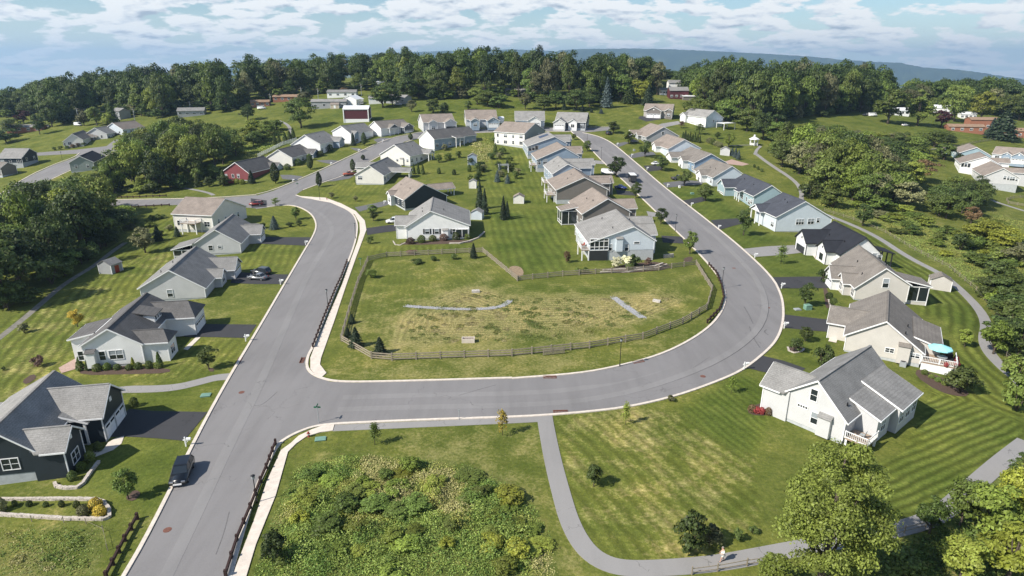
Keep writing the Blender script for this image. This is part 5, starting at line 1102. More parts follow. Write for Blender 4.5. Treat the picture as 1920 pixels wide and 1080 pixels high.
T=[ # proto,u,vbase,vtop,width px,leaf,name,label
('maple',1533,1120,795,262,'maple','maple_tree',"big bright green maple in front of the large grey house at lower right"),
('openA',1742,1000,932,62,'mid','small_tree',"dark bushy young tree overhanging the footpath at lower right"),
('openB',1800,985,892,70,'mid','small_tree',"dark green tree beside the footpath gap at lower right"),
('openA',1852,1010,905,105,'light','small_tree',"yellow green tree, broadest of the clump at the lower right corner"),
('openB',1905,985,862,90,'yg','small_tree',"yellow green tree touching the right edge above the corner clump"),
('openA',1890,1082,985,120,'yg','small_tree',"yellow green tree in the very bottom right corner"),
('openB',1800,1085,1005,90,'light','small_tree',"bright green tree at the bottom edge left of the corner tree"),
('bushA',1690,1082,1040,80,'mid','shrub',"low green shrub at the bottom edge right of the maple"),
('openB',1450,1095,1042,70,'light','small_tree',"feathery sapling clump at the bottom edge beside the walking person"),
('openB',1912,905,850,50,'dark','small_tree',"dark small tree at the right edge above the footpath"),
('openA',1862,664,600,56,'light','small_tree',"light green young tree right of the winding path"),
('bushB',1902,712,660,60,'mid','shrub',"mid green shrub beside the path near the right edge"),
('openB',1885,600,560,60,'dark','small_tree',"dark green tree above the winding path at right"),
('openA',1850,560,520,60,'dark','small_tree',"dark small tree at the bend of the fenced path"),
('openB',1910,640,590,50,'mid','small_tree',"green tree at the right edge beside the winding path"),
('bushA',1800,735,690,60,'dark','shrub',"dark round shrub at the corner of the aqua parasol deck bed"),
('bushA',1905,770,700,60,'mid','shrub',"leafy green shrub at the right edge below the path"),
('openA',1808,650,615,24,'light','sapling',"thin young tree on the curved striped lawn"),
('openB',1617,424,380,36,'dark','small_tree',"young tree beside the path above the black roofed house"),
('bushB',1541,685,642,40,'dark','weeping_shrub',"dark weeping shrub between the two right bend houses"),
('bushA',1492,660,634,26,'dark','shrub',"dark shrub in the round stone ringed bed"),
('openA',1509,640,612,26,'dark','small_tree',"dark small tree behind the round stone ringed bed"),
('openB',1509,574,528,30,'dark','small_tree',"small tree on the lawn between two dark driveways"),
('sap',1464,495,460,20,'mid','sapling',"thin young tree in front of the black garage door"),
('bushB',1545,530,497,30,'dark','shrub',"dark shrub at the corner of the grey house with screened porch"),
('openA',1394,441,388,32,'dark','street_tree',"dark street tree in front of the wide white gable house"),
('openB',1322,377,345,32,'dark','street_tree',"dark tree in front of the teal house with navy roof"),
('openA',1283,348,318,30,'dark','street_tree',"dark tree hiding the pickup on the right hand row"),
('openB',1240,320,292,28,'dark','street_tree',"dark tree beside the white car on the right hand row"),
('openA',1209,295,261,24,'dark','street_tree',"round dark tree on the lawn by the pale blue tan roofed house"),
('openB',1178,270,244,24,'mid','street_tree',"green tree beside the parked silver car at the top of the loop"),
('openA',1150,250,226,26,'dark','street_tree',"dark tree at the upper corner of the loop street"),
('openA',1155,332,291,36,'dark','street_tree',"broad dark street tree beside the white van"),
('openB',1192,372,340,22,'dark','street_tree',"dark street tree beside the blue car"),
('openA',1239,420,388,26,'dark','street_tree',"dark street tree beside the second driveway from the basin"),
('openA',1293,476,431,28,'mid','street_tree',"green street tree in a ringed bed near the basin fence corner"),
('openB',1101,284,262,18,'dark','street_tree',"small dark street tree near the top of the left kerb"),
('openA',1076,262,250,10,'dark','street_tree',"tiny street tree opposite the solar panel house"),
('col',517,344,305,17,'col','columnar_tree',"egg shaped columnar tree beside the red house"),
('col',582,318,291,12,'col','columnar_tree',"egg shaped columnar tree in front of the white fenced house"),
('col',599,351,322,11,'col','columnar_tree',"narrow columnar tree on the corner lawn kerb"),
('col',662,321,298,10,'col','columnar_tree',"narrow columnar tree by the red car drive"),
('col',681,300,290,8,'col','columnar_tree',"small dark columnar tree by the kerb further up the street"),
('col',683,273,248,10,'col','columnar_tree',"columnar tree in front of the white gabled house below the barn"),
('con',663,273,248,11,'con','conifer',"small dark conifer at the wall of the white gabled house"),
('col',770,262,250,9,'col','columnar_tree',"round topped columnar tree behind the dark roofed blue grey house"),
('con',515,430,404,19,'blue','spruce',"dark spruce on the corner island lawn"),
('sapB',517,386,371,16,'mid','sapling',"small tree at the tip of the corner island lawn"),
('openB',555,412,386,20,'mid','small_tree',"small tree on the kerb side of the corner island lawn"),
('bushB',544,425,414,16,'dark','shrub',"round dark shrub on the corner island lawn"),
('bushA',561,424,412,13,'dark','shrub',"round shrub nearest the kerb on the corner island lawn"),
('bushB',491,428,416,16,'dark','shrub',"dark shrub at the left side of the corner island lawn"),
('con',668,650,612,27,'con','pine',"dark pine against the lower left fence corner of the basin"),
('con',713,663,631,26,'con','pine',"dark pine inside the bottom fence of the basin"),
('con',652,632,612,16,'con','pine',"small pine squeezed against the left basin fence"),
('con',660,606,588,15,'con','pine',"smaller dark pine halfway along the left basin fence"),
('con',888,484,455,15,'con','pine',"slim conifer at the top fence of the basin"),
('bushA',697,521,505,22,'mid','shrub',"low shrub in the upper left corner of the basin"),
('bushB',780,494,484,26,'dark','shrub',"low dark shrub below the top basin fence"),
('bushA',852,486,476,16,'dark','shrub',"small dark shrub below the top basin fence near the pine"),
('bushA',813,489,480,14,'dark','shrub',"tiny dark shrub at the middle of the top basin fence"),
('bushB',772,476,466,24,'plum','shrub',"brownish shrub on the top basin fence"),
('openA',241,936,878,44,'mid','small_tree',"small tree in a mulch ring on the dark navy house lawn"),
('openB',392,692,648,36,'dark','small_tree',"round tree in a mulch ring beside the white dormer house"),
('openA',146,613,579,28,'yellow','small_tree',"golden yellow tree behind the white dormer house"),
('bushB',71,688,664,26,'plum','small_tree',"purplish small tree on the striped left lawn"),
('bushA',46,624,606,20,'olive','shrub',"thin shrub beside the left path"),
('bushB',7,695,686,8,'dark','shrub',"tiny shrub in a mulch spot at the left edge"),
('openB',273,474,424,46,'olive','small_tree',"pale leafy tree on the lawn behind the long sunroom house"),
('con',297,452,421,18,'con','conifer',"dark conifer nearest the cream house at left"),
('con',333,444,424,14,'con','conifer',"dark conifer below the cream house balcony"),
('con',376,430,402,16,'con','conifer',"dark conifer against the cream house wall"),
('openB',1113,912,868,34,'dark','small_tree',"small dark tree on the mown lawn right of the footpath"),
('bushA',1293,1034,962,62,'dark','shrub',"big dark shrub at the footpath bend"),
('bushB',1330,1020,982,46,'olive','shrub',"paler shrub joined to the big dark shrub at the footpath bend"),
('bushA',1383,1014,992,20,'dark','shrub',"small dark shrub right of the footpath bend shrubs"),
('bushB',1412,1000,986,20,'dark','shrub',"small dark shrub under the left side of the maple"),
('bushA',517,1050,998,52,'dark','shrub',"dark spiky shrub beside the pavement at the bottom"),
('sap',703,834,793,22,'mid','sapling',"green sapling on the lawn below the junction"),
('sapB',942,816,769,22,'yellow','sapling',"yellow sapling beside the straight footpath"),
('sap',1173,796,755,16,'light','sapling',"pale sapling on the lawn near the storm drain"),
('sapB',1371,737,705,16,'light','sapling',"pale sapling on the checkered lawn near the bend"),
('bushB',1259,752,739,16,'olive','shrub',"grassy tuft at the kerb of the cross street"),
('con',900,392,338,17,'con','evergreen',"tall dark evergreen in the back gardens, left of the pair"),
('con',909,402,352,15,'con','evergreen',"tall dark evergreen in the back gardens, right of the pair"),
('con',944,412,366,15,'con','evergreen',"slim evergreen beside the striped back lawn"),
('con',951,408,376,12,'con','evergreen',"shorter evergreen behind the slim one at the back lawn"),
('openB',868,484,455,1,'dark','shrub',"x") ,
('openA',699,400,383,20,'mid','small_tree',"small tree on the lawn above the white car drive"),
('openB',700,414,394,20,'dark','small_tree',"dark small tree beside the white car drive"),
('bushA',694,457,442,14,'dark','shrub',"dark little tree on the striped lawn left of the white shuttered house"),
('openA',667,378,366,10,'olive','small_tree',"tiny tree on the corner lawn below the hornbeam"),
('openB',622,372,360,12,'olive','small_tree',"tiny bare tree on the corner lawn by the kerb"),
('oakB',565,240,178,58,'mid','tree',"big round tree on the green slope left of the red barn"),
('openB',718,202,156,48,'dark','tree',"dark tree, left of the twin pair behind the barn lawn"),
('openA',736,198,166,36,'dark','tree',"dark tree, right of the twin pair behind the barn lawn"),
('oakB',765,188,140,44,'mid','tree',"bright green tree behind the twin dark trees"),
('oakB',785,185,143,40,'mid','tree',"tall green tree right of the bright tree near the barn lawn"),
('openA',772,210,186,20,'olive','tree',"small grey green tree on the barn lawn"),
('bushA',812,212,186,26,'dark','tree',"round dark tree on the slope, left of a close pair"),
('bushB',830,212,188,26,'dark','tree',"round dark tree on the slope, right of a close pair"),
('bushA',878,206,188,16,'dark','tree',"round tree behind the tan roofed house with blue gables"),
('openB',985,205,172,26,'olive','tree',"thin tree on the slope above the grey roofed houses"),
('conB',1137,202,143,22,'blue','spruce',"tall blue grey spruce in front of the skyline wood"),
('con',1215,198,158,24,'con','spruce',"dark spruce on the hillside behind the three garage house"),
('con',1058,206,192,12,'con','conifer',"small conifer above the dark grey gabled house, left one"),
('con',1077,207,199,7,'con','conifer',"tiny conifer above the dark grey gabled house"),
('con',1092,209,197,12,'con','conifer',"round conifer above the dark grey gabled house, right one"),
('con',1109,211,203,7,'con','conifer',"tiny conifer right of the dark grey gabled house"),
('con',1127,213,203,9,'blue','conifer',"bluish conifer on the dry slope right of the dark grey house"),
('openA',1283,206,190,13,'mid','tree',"small tree between the two hillside houses"),
('sapB',1311,252,232,20,'mid','small_tree',"small tree below the white hillside house, right one"),
('sap',1278,240,227,12,'plum','small_tree',"small tree below the white hillside house, left one"),
('openB',1345,260,247,12,'dark','small_tree',"dark small tree on the lawn by the gazebo path"),
('openA',1366,276,248,24,'light','small_tree',"light green tree between the white shed and the gazebo"),
('openA',1664,232,163,62,'mid','tree',"spreading tree on the right hand meadow, left of two"),
('openB',1719,236,178,54,'mid','tree',"spreading tree on the right hand meadow, right of two"),
('openB',1764,238,205,34,'purple','tree',"dark purple leaved tree by the white gabled house"),
('oakA',1788,228,155,54,'mid','tree',"tall green tree behind the purple leaved tree"),
('oakB',1838,226,167,52,'yg','tree',"yellowish green round tree above the raised brick house"),
('oakC',1885,222,172,48,'mid','tree',"green tree at the right edge of the hill yards"),
('con',1876,262,203,54,'con','spruce',"broad dark spruce in front of the brick houses"),
('conB',1858,256,220,22,'blue','spruce',"blue spruce half behind the broad dark spruce"),
('openB',1910,226,180,40,'dark','tree',"dark tree behind the broad dark spruce at the right edge"),
('bushA',1838,282,245,1,'dark','shrub',"x"),
('bushA',1812,300,272,20,'olive','shrub',"y"),
]
T=[t for t in T if t[7] not in('x','y')]
for t_ in T:
    cat='shrub' if 'shrub' in t_[6] else 'sapling' if t_[6]=='sapling' else 'tree'
    tpx(*t_[:8],cat=cat)
# hedge rows and foundation planting
def row(k,pts,hpx,wpx,leaf,name,label,cat,group,n,jit=2.,parts=False):
    pw=resample([tuple(p) for p in pts],1.); 
    for i in range(n):
        f=i/(max(1,n-1))*(len(pw)-1); a=int(f); b=min(a+1,len(pw)-1); u=pw[a][0]+(pw[b][0]-pw[a][0])*(f-a); v=pw[a][1]+(pw[b][1]-pw[a][1])*(f-a)
        u+=random.uniform(-jit,jit); v+=random.uniform(-jit,jit)*.4
        lf=random.choice(leaf) if isinstance(leaf,(list,tuple)) else leaf
        tpx(k,u,v,v-hpx*random.uniform(.85,1.15),wpx*random.uniform(.85,1.15),lf,name,label.replace('#',ORD[i]) if '#' in label else label,cat,group,parts)
ORD=['first','second','third','fourth','fifth','sixth','seventh','eighth','ninth','tenth','eleventh','twelfth','thirteenth','fourteenth','fifteenth','sixteenth','seventeenth','eighteenth','nineteenth','twentieth']+[d+'-'+u for d in ('twenty','thirty','forty','fifty','sixty','seventy','eighty','ninety') for u in ('first','second','third','fourth','fifth','sixth','seventh','eighth','ninth','tenth')]+['%dth'%i for i in range(121,300)]
row('ball',[(184,695),(300,690)],12,15,['dark','mid'],'shrub',"round clipped shrub, # from the left along the white dormer house wall",'shrub',"foundation shrubs of the white dormer house",7,parts=True)
row('cone',[(152,694),(168,694)],24,16,'dark','shrub',"tall clipped evergreen, # from the left at the corner of the white dormer house",'shrub',"foundation shrubs of the white dormer house",2,0,True)
row('cone',[(251,690)],20,12,'yg','shrub',"yellow green cone shrub at the middle of the white dormer house wall",'shrub',"foundation shrubs of the white dormer house",1,0,True)
row('cone',[(300,688)],28,13,'dark','shrub',"tall clipped evergreen below the bay window of the white dormer house",'shrub',"foundation shrubs of the white dormer house",1,0,True)
row('ball',[(27,948),(55,948),(85,950),(114,950),(146,950)],10,11,'dark','shrub',"dark clipped shrub, # from the left inside the long stone walled bed",'shrub',"shrubs in the stone walled bed",5,parts=True)
row('ball',[(180,952),(188,966)],18,23,'yellow','shrub',"golden round shrub, # from the top at the end of the stone walled bed",'shrub',"shrubs in the stone walled bed",2,0,True)
row('ball',[(157,966)],19,22,'olive','shrub',"grey green round shrub left of the golden ones in the stone walled bed",'shrub',"shrubs in the stone walled bed",1,0,True)
row('ball',[(2,958)],26,26,'olive','shrub',"brown green shrub at the left end of the stone walled bed",'shrub',"shrubs in the stone walled bed",1,0,True)
row('ball',[(252,762)],15,15,'dark','shrub',"dark round shrub by the twin garage of the navy house",'shrub',None,1,0,True)
row('ball',[(137,900),(150,885),(165,870),(185,845)],16,17,['dark','mid'],'shrub',"shaded shrub, # from the bottom below the navy house front",'shrub',"shrubs below the navy house front",4,0,True)
row('ballB',[(768,456),(878,448)],13,15,['plum','dark','mid'],'shrub',"foundation shrub, # from the left along the white shuttered house",'shrub',"shrubs along the white shuttered house",6,parts=True)
row('ballB',[(668,343),(712,343)],9,10,['yg','mid','dark'],'shrub',"garden shrub, # from the left along the cream corner house",'shrub',"shrubs along the cream corner house",6)
row('ballB',[(1180,506)],13,16,'dark','shrub',"dark shrub left of the cream flowering bush at the basin fence",'shrub',None,1,0,True)
row('bushA',[(1156,502),(1174,500)],20,22,'flower','flowering_bush',"cream flowering bush, # from the left below the pale blue walk-out house",'shrub',"cream flowering bushes",2,0,True)
row('bushB',[(1191,500)],26,24,'dark','shrub',"tall dark shrub right of the cream flowering bushes",'shrub',None,1,0,True)
row('bushA',[(1215,498)],17,15,'plum','shrub',"dusty plum shrub below the pale blue walk-out house wall",'shrub',None,1,0,True)
row('bushA',[(1063,492)],23,16,'brown','shrub',"rusty brown shrub at the balcony corner of the pale blue house",'shrub',None,1,0,True)
row('bushB',[(1085,512),(1100,512)],12,15,['mid','plum'],'shrub',"low shrub, # from the left at the fence under the balcony house",'shrub',"low shrubs under the balcony house",2,0)
row('ballB',[(1408,772),(1440,778)],12,14,['redfl','yellow','mid','brown'],'shrub',"flower bed plant, # from the left at the corner of the large grey house",'shrub',"flower bed of the large grey house",4,2,True)
row('ballB',[(1732,702),(1772,722)],8,11,'mid','shrub',"small green shrub, # from the left below the aqua parasol deck",'shrub',"shrubs below the parasol deck",4,1,True)
row('ballB',[(1555,560),(1570,580)],12,13,['dark','brown','mid'],'shrub',"bed shrub, # from the top beside the grey house front walk",'shrub',"bed of the grey house front walk",3,1)
row('cone',[(1280,262),(1312,268)],16,7,'dark','arborvitae',"dark arborvitae, # from the left in the screen below the white hillside house",'shrub',"arborvitae screen",8,.5)
row('con',[(1372,292),(1378,295),(1384,299)],17,10,'blue','spruce',"blue spruce, # from the left beside the small white shed",'tree',"blue spruces by the white shed",3,0)
row('ballB',[(1414,314),(1428,322)],6,5,'dark','shrub',"round shrub, # from the left on the slope behind the row",'shrub',"round shrubs behind the right row",3,0)
row('ballB',[(1330,268),(1350,276)],10,12,['mid','olive'],'shrub',"leafy shrub, # from the left along the stone edging by the white shed",'shrub',"shrubs by the stone edging",4,1)
row('cone',[(514,272),(552,258)],18,10,'dark','evergreen',"dark conical evergreen, # from the left behind the white fence",'tree',"evergreens behind the white fence",5,2)
row('con',[(530,300),(545,330)],2,2,'dark','evergreen',"small evergreen, # from the top",'tree',"tiny",0)
row('cone',[(776,326),(784,326),(793,327)],19,8,'dark','evergreen',"dark conical evergreen, # from the left behind the cream house porch",'tree',"evergreens behind the cream porch",3,0)
row('ball',[(823,326),(853,328),(880,322)],12,8,'dark','shrub',"clipped evergreen, # from the left on the garden lawn",'shrub',"clipped evergreens on the garden lawn",3,0)
row('bushA',[(832,282),(842,300),(818,302),(828,310),(848,292),(862,297),(905,325),(900,313),(880,345),(893,345),(926,290),(938,300),(930,315),(946,318),(960,322),(940,332),(965,335),(955,342),(948,345),(970,330),(935,280),(928,268)],14,14,['mid','dark','mid','olive'],'shrub',"garden shrub, # along the gardens behind the houses from the pergola side",'shrub',"garden shrubs between the streets",22,2)
row('con',[(929,290),(947,305),(953,335),(930,325),(958,350),(898,330)],20,11,['con','dark','blue'],'evergreen',"garden evergreen, # among the back garden beds",'tree',"garden evergreens",6,1)
row('bushB',[(270,455),(322,432),(300,428),(255,420),(285,415),(310,405),(262,430),(245,432)],12,20,['mid','olive','dark'],'shrub',"bank shrub, # along the slope below the west guardrail",'shrub',"shrubs on the slope by the guardrail",9,3)
row('bushA',[(392,350),(420,348)],17,22,['dark'],'shrub',"clipped dark shrub, # from the left beside the red house",'shrub',"clipped shrubs beside the red house",2,0)
row('con',[(372,350),(420,345)],32,16,'dark','evergreen',"dark evergreen, # from the left beside the red house",'tree',"evergreens beside the red house",2,0)
row('ballB',[(425,343),(455,345)],9,11,['redfl','brown','yg'],'shrub',"flowering shrub, # from the left under the red gable",'shrub',"flowering shrubs under the red gable",4,1)
row('con',[(472,344)],28,13,'con','conifer',"dark conifer at the right corner of the red gable",'tree',None,1,0)
row('ballB',[(540,318),(556,312),(606,290),(620,283)],11,12,['dark','mid'],'shrub',"house front shrub, # from the left along the white houses of the north street",'shrub',"front shrubs on the north street",5,1)
row('bushA',[(103,282),(130,278),(158,274)],7,9,['dark','brown','mid'],'shrub',"low shrub, # from the left along the beige house wall",'shrub',"low shrubs of the beige house",6,1)
# ------------------------------------------------ woods: every tree that can be told apart
SKY=[(-200,215),(0,174),(60,158),(90,150),(130,140),(230,127),(330,119),(450,107),(520,107),(560,109),(620,102),(700,98),(770,92),(830,91),(900,85),(960,92),(1010,90),(1080,91),(1140,100),(1190,97),(1225,116),(1250,140),(1275,135),(1300,122),(1330,112),(1400,104),(1450,109),(1530,114),(1600,118),(1645,126),(1662,152),(1720,152),(1760,146),(1850,142),(1900,149),(1960,152),(2100,165)]
def skyv(u): return float(np.interp(u,[s[0] for s in SKY],[s[1] for s in SKY]))
WOODS={}
def wtree(wood,p,h,wid,leaf,k=None,name='broadleaf_tree'):
    if 'valley' in wood or 'meadow' in wood or "under the" in wood or 'thicket' in wood or 'red house' in wood: name='thicket_tree'
    k=k or random.choice(['oakA','oakB','oakC','oakD'])
    sh=k[:4] in('bush','ball')
    if sh: name='wild_shrub'
    o=plant(k,p,h,wid/WIDF[SPEC[k][0]],leaf,name,None,'shrub' if sh else 'tree',None,False); o['noun']='shrub' if sh else 'tree'; u,v=proj(p[0],p[1],p[2]); WOODS.setdefault(wood,[]).append((u,math.hypot(p[0],p[1]),h,leaf,o)); return o
FRONT=[(-110,232),(-40,222),(20,218),(70,205),(112,233),(180,216),(240,212),(300,219),(350,204),(420,208),(470,196),(560,180),(640,171),(720,166),(780,181),(830,186),(900,181),(960,178),(1010,189),(1060,193),(1120,191),(1160,181),(1200,176),(1235,164),(1265,160),(1300,186),(1340,202),(1400,226),(1450,229),(1500,217),(1560,213),(1640,207),(1655,200),(1700,203),(1760,207),(1840,213),(1920,222),(2010,236)]
fw=[tuple(P(u,v)[:2]) for u,v in FRONT]
def woodname(u):
    if u<130: return "in the far left wood"
    if u<480: return "in the left hillside wood"
    if u<800: return "in the wood behind the barn"
    if u<1215: return "in the central skyline wood"
    if u<1300: return "in the skyline gap"
    if u<1650: return "in the right hand wood"
    return "on the right skyline"
BULK=[]
for rowi,(off,spc) in enumerate(((0,8.6),(11,11.),(25,12.5),(42,14.),(62,16))):
    line=[]
    for x,y in fw:
        r_=math.hypot(x,y); line.append((x*(1+off/r_),y*(1+off/r_)))
    for x,y in resample(line,spc)[::1]:
        x+=random.uniform(-3.5,3.5); y+=random.uniform(-3,3); p=Vector((x,y,tz(x,y))); u,v=proj(*p)
        if not -60<u<1980: continue
        if 1222<u<1290 and rowi<3: continue
        s=skyv(u)+ (random.uniform(4,40) if rowi==0 else random.uniform(0,14) if rowi==1 else random.uniform(-6,5))
        if v-s<6: continue
        h=min(max(topheight(p,s),9.),31.); 
        lf=random.choices(['dark','mid','light','olive','con'],[.55,.33,.04,.05,.03])[0] if u<1300 else random.choices(['dark','mid','light','olive'],[.4,.45,.08,.07])[0]
        wd=random.uniform(10.,15.) if rowi==0 else random.uniform(11.,17.)
        if rowi==0: wtree(woodname(u),p,h,wd,lf)
        else: BULK.append((random.choice(['oakA','oakB','oakC','oakD']),p,h,wd+3.5,lf))
line=[(x*(1-5/math.hypot(x,y)),y*(1-5/math.hypot(x,y))) for x,y in fw]
for x,y in resample(line,6.):
    x+=random.uniform(-2.5,2.5); y+=random.uniform(-3,4); p=Vector((x,y,tz(x,y))); u,v=proj(*p)
    if not -60<u<1980 or 1222<u<1300: continue
    BULK.append((random.choice(['bushA','bushB']),p,random.uniform(4,9.5),random.uniform(6,11),random.choices(['dark','mid','light','olive'],[.42,.4,.1,.08])[0]))
def fillwood(wood,poly,spc,hr,wr,leaves,wts,k=None,vt=None):
    pw=[P(u,v) for u,v in poly]; x0,x1=min(p.x for p in pw),max(p.x for p in pw); y0,y1=min(p.y for p in pw),max(p.y for p in pw)
    py=[(p.x,p.y) for p in pw]; y=y0
    while y<y1:
        x=x0
        while x<x1:
            xx,yy=x+random.uniform(-.42,.42)*spc,y+random.uniform(-.42,.42)*spc
            if inpoly(np.array([xx]),np.array([yy]),py)[0]:
                p=Vector((xx,yy,tz(xx,yy))); h=random.uniform(*hr)
                if vt:
                    u_=proj(*p)[0]; h=min(h,topheight(p,float(np.interp(u_,[q[0] for q in vt],[q[1] for q in vt]))+random.uniform(-4,10))); h=max(h,min(4.,hr[0]))
                wtree(wood,p,h,random.uniform(*wr),random.choices(leaves,wts)[0],random.choice(k) if k else None)
            x+=spc
        y+=spc
fillwood("in the left edge wood",[(-60,600),(20,575),(70,540),(120,508),(165,485),(205,452),(232,432),(215,405),(170,398),(110,402),(60,412),(0,408),(-70,440)],8.2,(13,20),(9,15),['dark','mid','light'],[.6,.36,.04],None,[(0,365),(45,362),(60,338),(100,322),(190,322),(205,372),(240,395)])
fillwood("in the wood by the red house",[(190,366),(250,362),(330,358),(400,335),(425,318),(455,290),(470,278),(440,268),(390,268),(330,275),(270,282),(250,290),(245,312),(225,335),(195,352)],9.,(12.5,20),(9,15),['dark','mid','light'],[.28,.47,.25],None,[(190,318),(215,290),(238,228),(290,210),(350,216),(420,230),(470,262)])
fillwood("in the trees hiding the west street",[(80,398),(130,388),(190,376),(210,362),(185,358),(140,368),(100,384)],8.,(8,12),(8,11),['dark','mid','light'],[.5,.4,.1],None,[(60,345),(100,330),(190,318),(220,318)])
fillwood("in the dark scrub at the right edge",[(1862,560),(1900,535),(1930,530),(1930,690),(1898,680),(1878,640),(1872,600)],5.5,(3.5,6.5),(5,8),['dark','mid'],[.75,.25],['bushA','bushB','openA'])
fillwood("in the bushes of the right meadow",[(1790,470),(1925,445),(1925,545),(1872,560),(1835,515)],7.,(2.5,5.5),(4,8),['light','mid','yg','dark'],[.35,.35,.15,.15],['bushA','bushB','openB'])
fillwood("in the meadow along the fenced path",[(1545,380),(1640,400),(1720,400),(1790,440),(1780,485),(1700,455),(1620,415)],13.,(2.,4.5),(4,7.5),['light','mid','olive'],[.4,.4,.2],['bushA','bushB'])
fillwood("under the left edge wood",[(-60,618),(22,590),(78,550),(128,517),(178,482),(222,452),(212,432),(150,468),(80,518),(0,568),(-60,590)],5.2,(3.5,7.5),(5,8),['dark','mid'],[.7,.3],['bushA','bushB','oakC'])
fillwood("under the red house wood",[(192,368),(250,364),(330,359),(402,338),(428,320),(420,312),(390,326),(330,344),(250,352),(200,358)],5.6,(3.,7.),(5,8),['dark','mid','light'],[.5,.4,.1],['bushA','bushB'])
fillwood("in the weedy foreground plot",[(575,885),(640,866),(760,872),(880,890),(960,930),(1000,970),(1030,1050),(1000,1085),(520,1085),(540,1000)],3.0,(.6,1.5),(1.6,3.6),['light','mid','yg'],[.6,.25,.15],['bushA','bushB'])
fillwood("in the brush of the right valley",[(1470,315),(1520,345),(1545,385),(1640,410),(1720,450),(1790,500),(1860,575),(1925,560),(1925,430),(1870,410),(1790,430),(1700,395),(1600,385)],12.,(1.6,4.2),(4,8),['light','mid','yg'],[.55,.3,.15],['bushA','bushB'])
fillwood("in the farm lane thicket",[(440,262),(480,250),(520,240),(528,255),(500,270),(465,285)],8.,(5,9),(7,10),['mid','light','yg'],[.4,.4,.2],['openA','bushA','bushB'])
fillwood("in the right valley thicket",[(1445,305),(1500,330),(1530,362),(1560,385),(1610,388),(1665,390),(1720,372),(1740,300),(1690,275),(1600,262),(1530,255),(1480,258),(1445,270)],9.6,(10,20),(10,15),['dark','mid','light','olive'],[.15,.4,.36,.09],None,[(1440,258),(1480,228),(1530,230),(1560,236),(1600,252),(1640,262),(1700,270),(1740,275)])
fillwood("in the hedgerow above the valley",[(1470,255),(1530,248),(1600,250),(1700,265),(1740,262),(1785,258),(1785,272),(1740,285),(1690,280),(1600,268),(1530,262)],11.,(9,15),(9,13),['mid','dark','light','olive'],[.4,.3,.2,.1],None,[(1470,228),(1530,226),(1570,234),(1600,248),(1700,246),(1790,242)])
fillwood("in the valley meadow clump",[(1740,385),(1790,368),(1835,370),(1840,398),(1800,415),(1755,412)],7.,(8,10),(7,10),['dark','mid'],[.6,.4])
for u,vb,vt,wp,lf,k in ((1622,366,272,95,'mid','oakA'),(1540,345,248,85,'mid','oakB'),(1590,330,240,70,'dark','oakC'),(1700,392,338,60,'olive','openA'),(1720,340,298,62,'brown','openB'),(1690,350,305,55,'mid','oakD'),(1840,455,408,75,'yg','openA'),(1880,470,425,60,'yg','openB'),(1905,500,455,60,'olive','openA'),(1880,560,510,70,'mid','openB'),(1820,420,385,30,'brown','openA'),
   (1500,322,280,60,'light','openB'),(1465,300,255,50,'mid','oakB'),(1560,388,352,55,'mid','bushA'),(1518,372,335,50,'dark','bushB'),(1650,395,370,50,'mid','bushA'),(1770,300,268,40,'mid','bushA'),(1800,310,285,26,'dark','bushB')):
    p=P(u,vb); wtree("in the right valley thicket" if u<1730 else "scattered in the valley meadow",p,topheight(p,vt),wp*mperpx(p),lf,k)
for u,vb,vt,wp,lf,k in ((98,238,182,42,'mid','oakA'),(25,252,220,40,'dark','oakB'),(60,225,185,50,'dark','oakC'),(45,232,205,30,'purple','openA'),(75,252,212,26,'dark','openB'),(158,236,205,26,'olive','openA'),(182,236,198,30,'mid','openB'),(205,235,210,22,'light','bushA'),(212,232,190,26,'dark','con'),(255,215,192,26,'olive','openA'),(12,268,240,50,'dark','oakA'),(465,226,195,34,'dark','oakD'),(500,190,172,30,'dark','openA'),
   (572,200,170,34,'olive','openB'),(645,178,164,22,'brown','bushA'),(895,196,160,36,'mid','oakB'),(915,200,168,44,'mid','oakC'),(935,202,178,40,'dark','bushA'),(860,178,132,60,'dark','oakA'),(945,190,172,26,'light','bushB'),(1020,206,178,40,'dark','oakC'),(1042,204,170,40,'dark','oakD'),(1080,206,165,52,'dark','oakB'),(1105,200,160,40,'dark','oakA'),(1165,190,135,48,'mid','oakC'),(1250,150,128,26,'dark','oakB'),(1180,194,160,30,'dark','con'),(1200,192,145,44,'yg','oakA'),(1232,178,112,34,'olive','openA'),(1310,225,180,60,'mid','oakB'),(1360,228,182,60,'mid','oakC'),(1400,246,200,56,'mid','oakA'),(1430,262,212,54,'dark','oakD'),(1455,268,225,46,'mid','oakB')):
    p=P(u,vb); wtree(woodname(u) if vb<215 else ("among the far left houses" if u<300 else "at the right hand wood edge" if u>1290 else "at the skyline wood edge"),p,topheight(p,vt),wp*mperpx(p),lf,k,'conifer_tree' if k=='con' else 'broadleaf_tree')
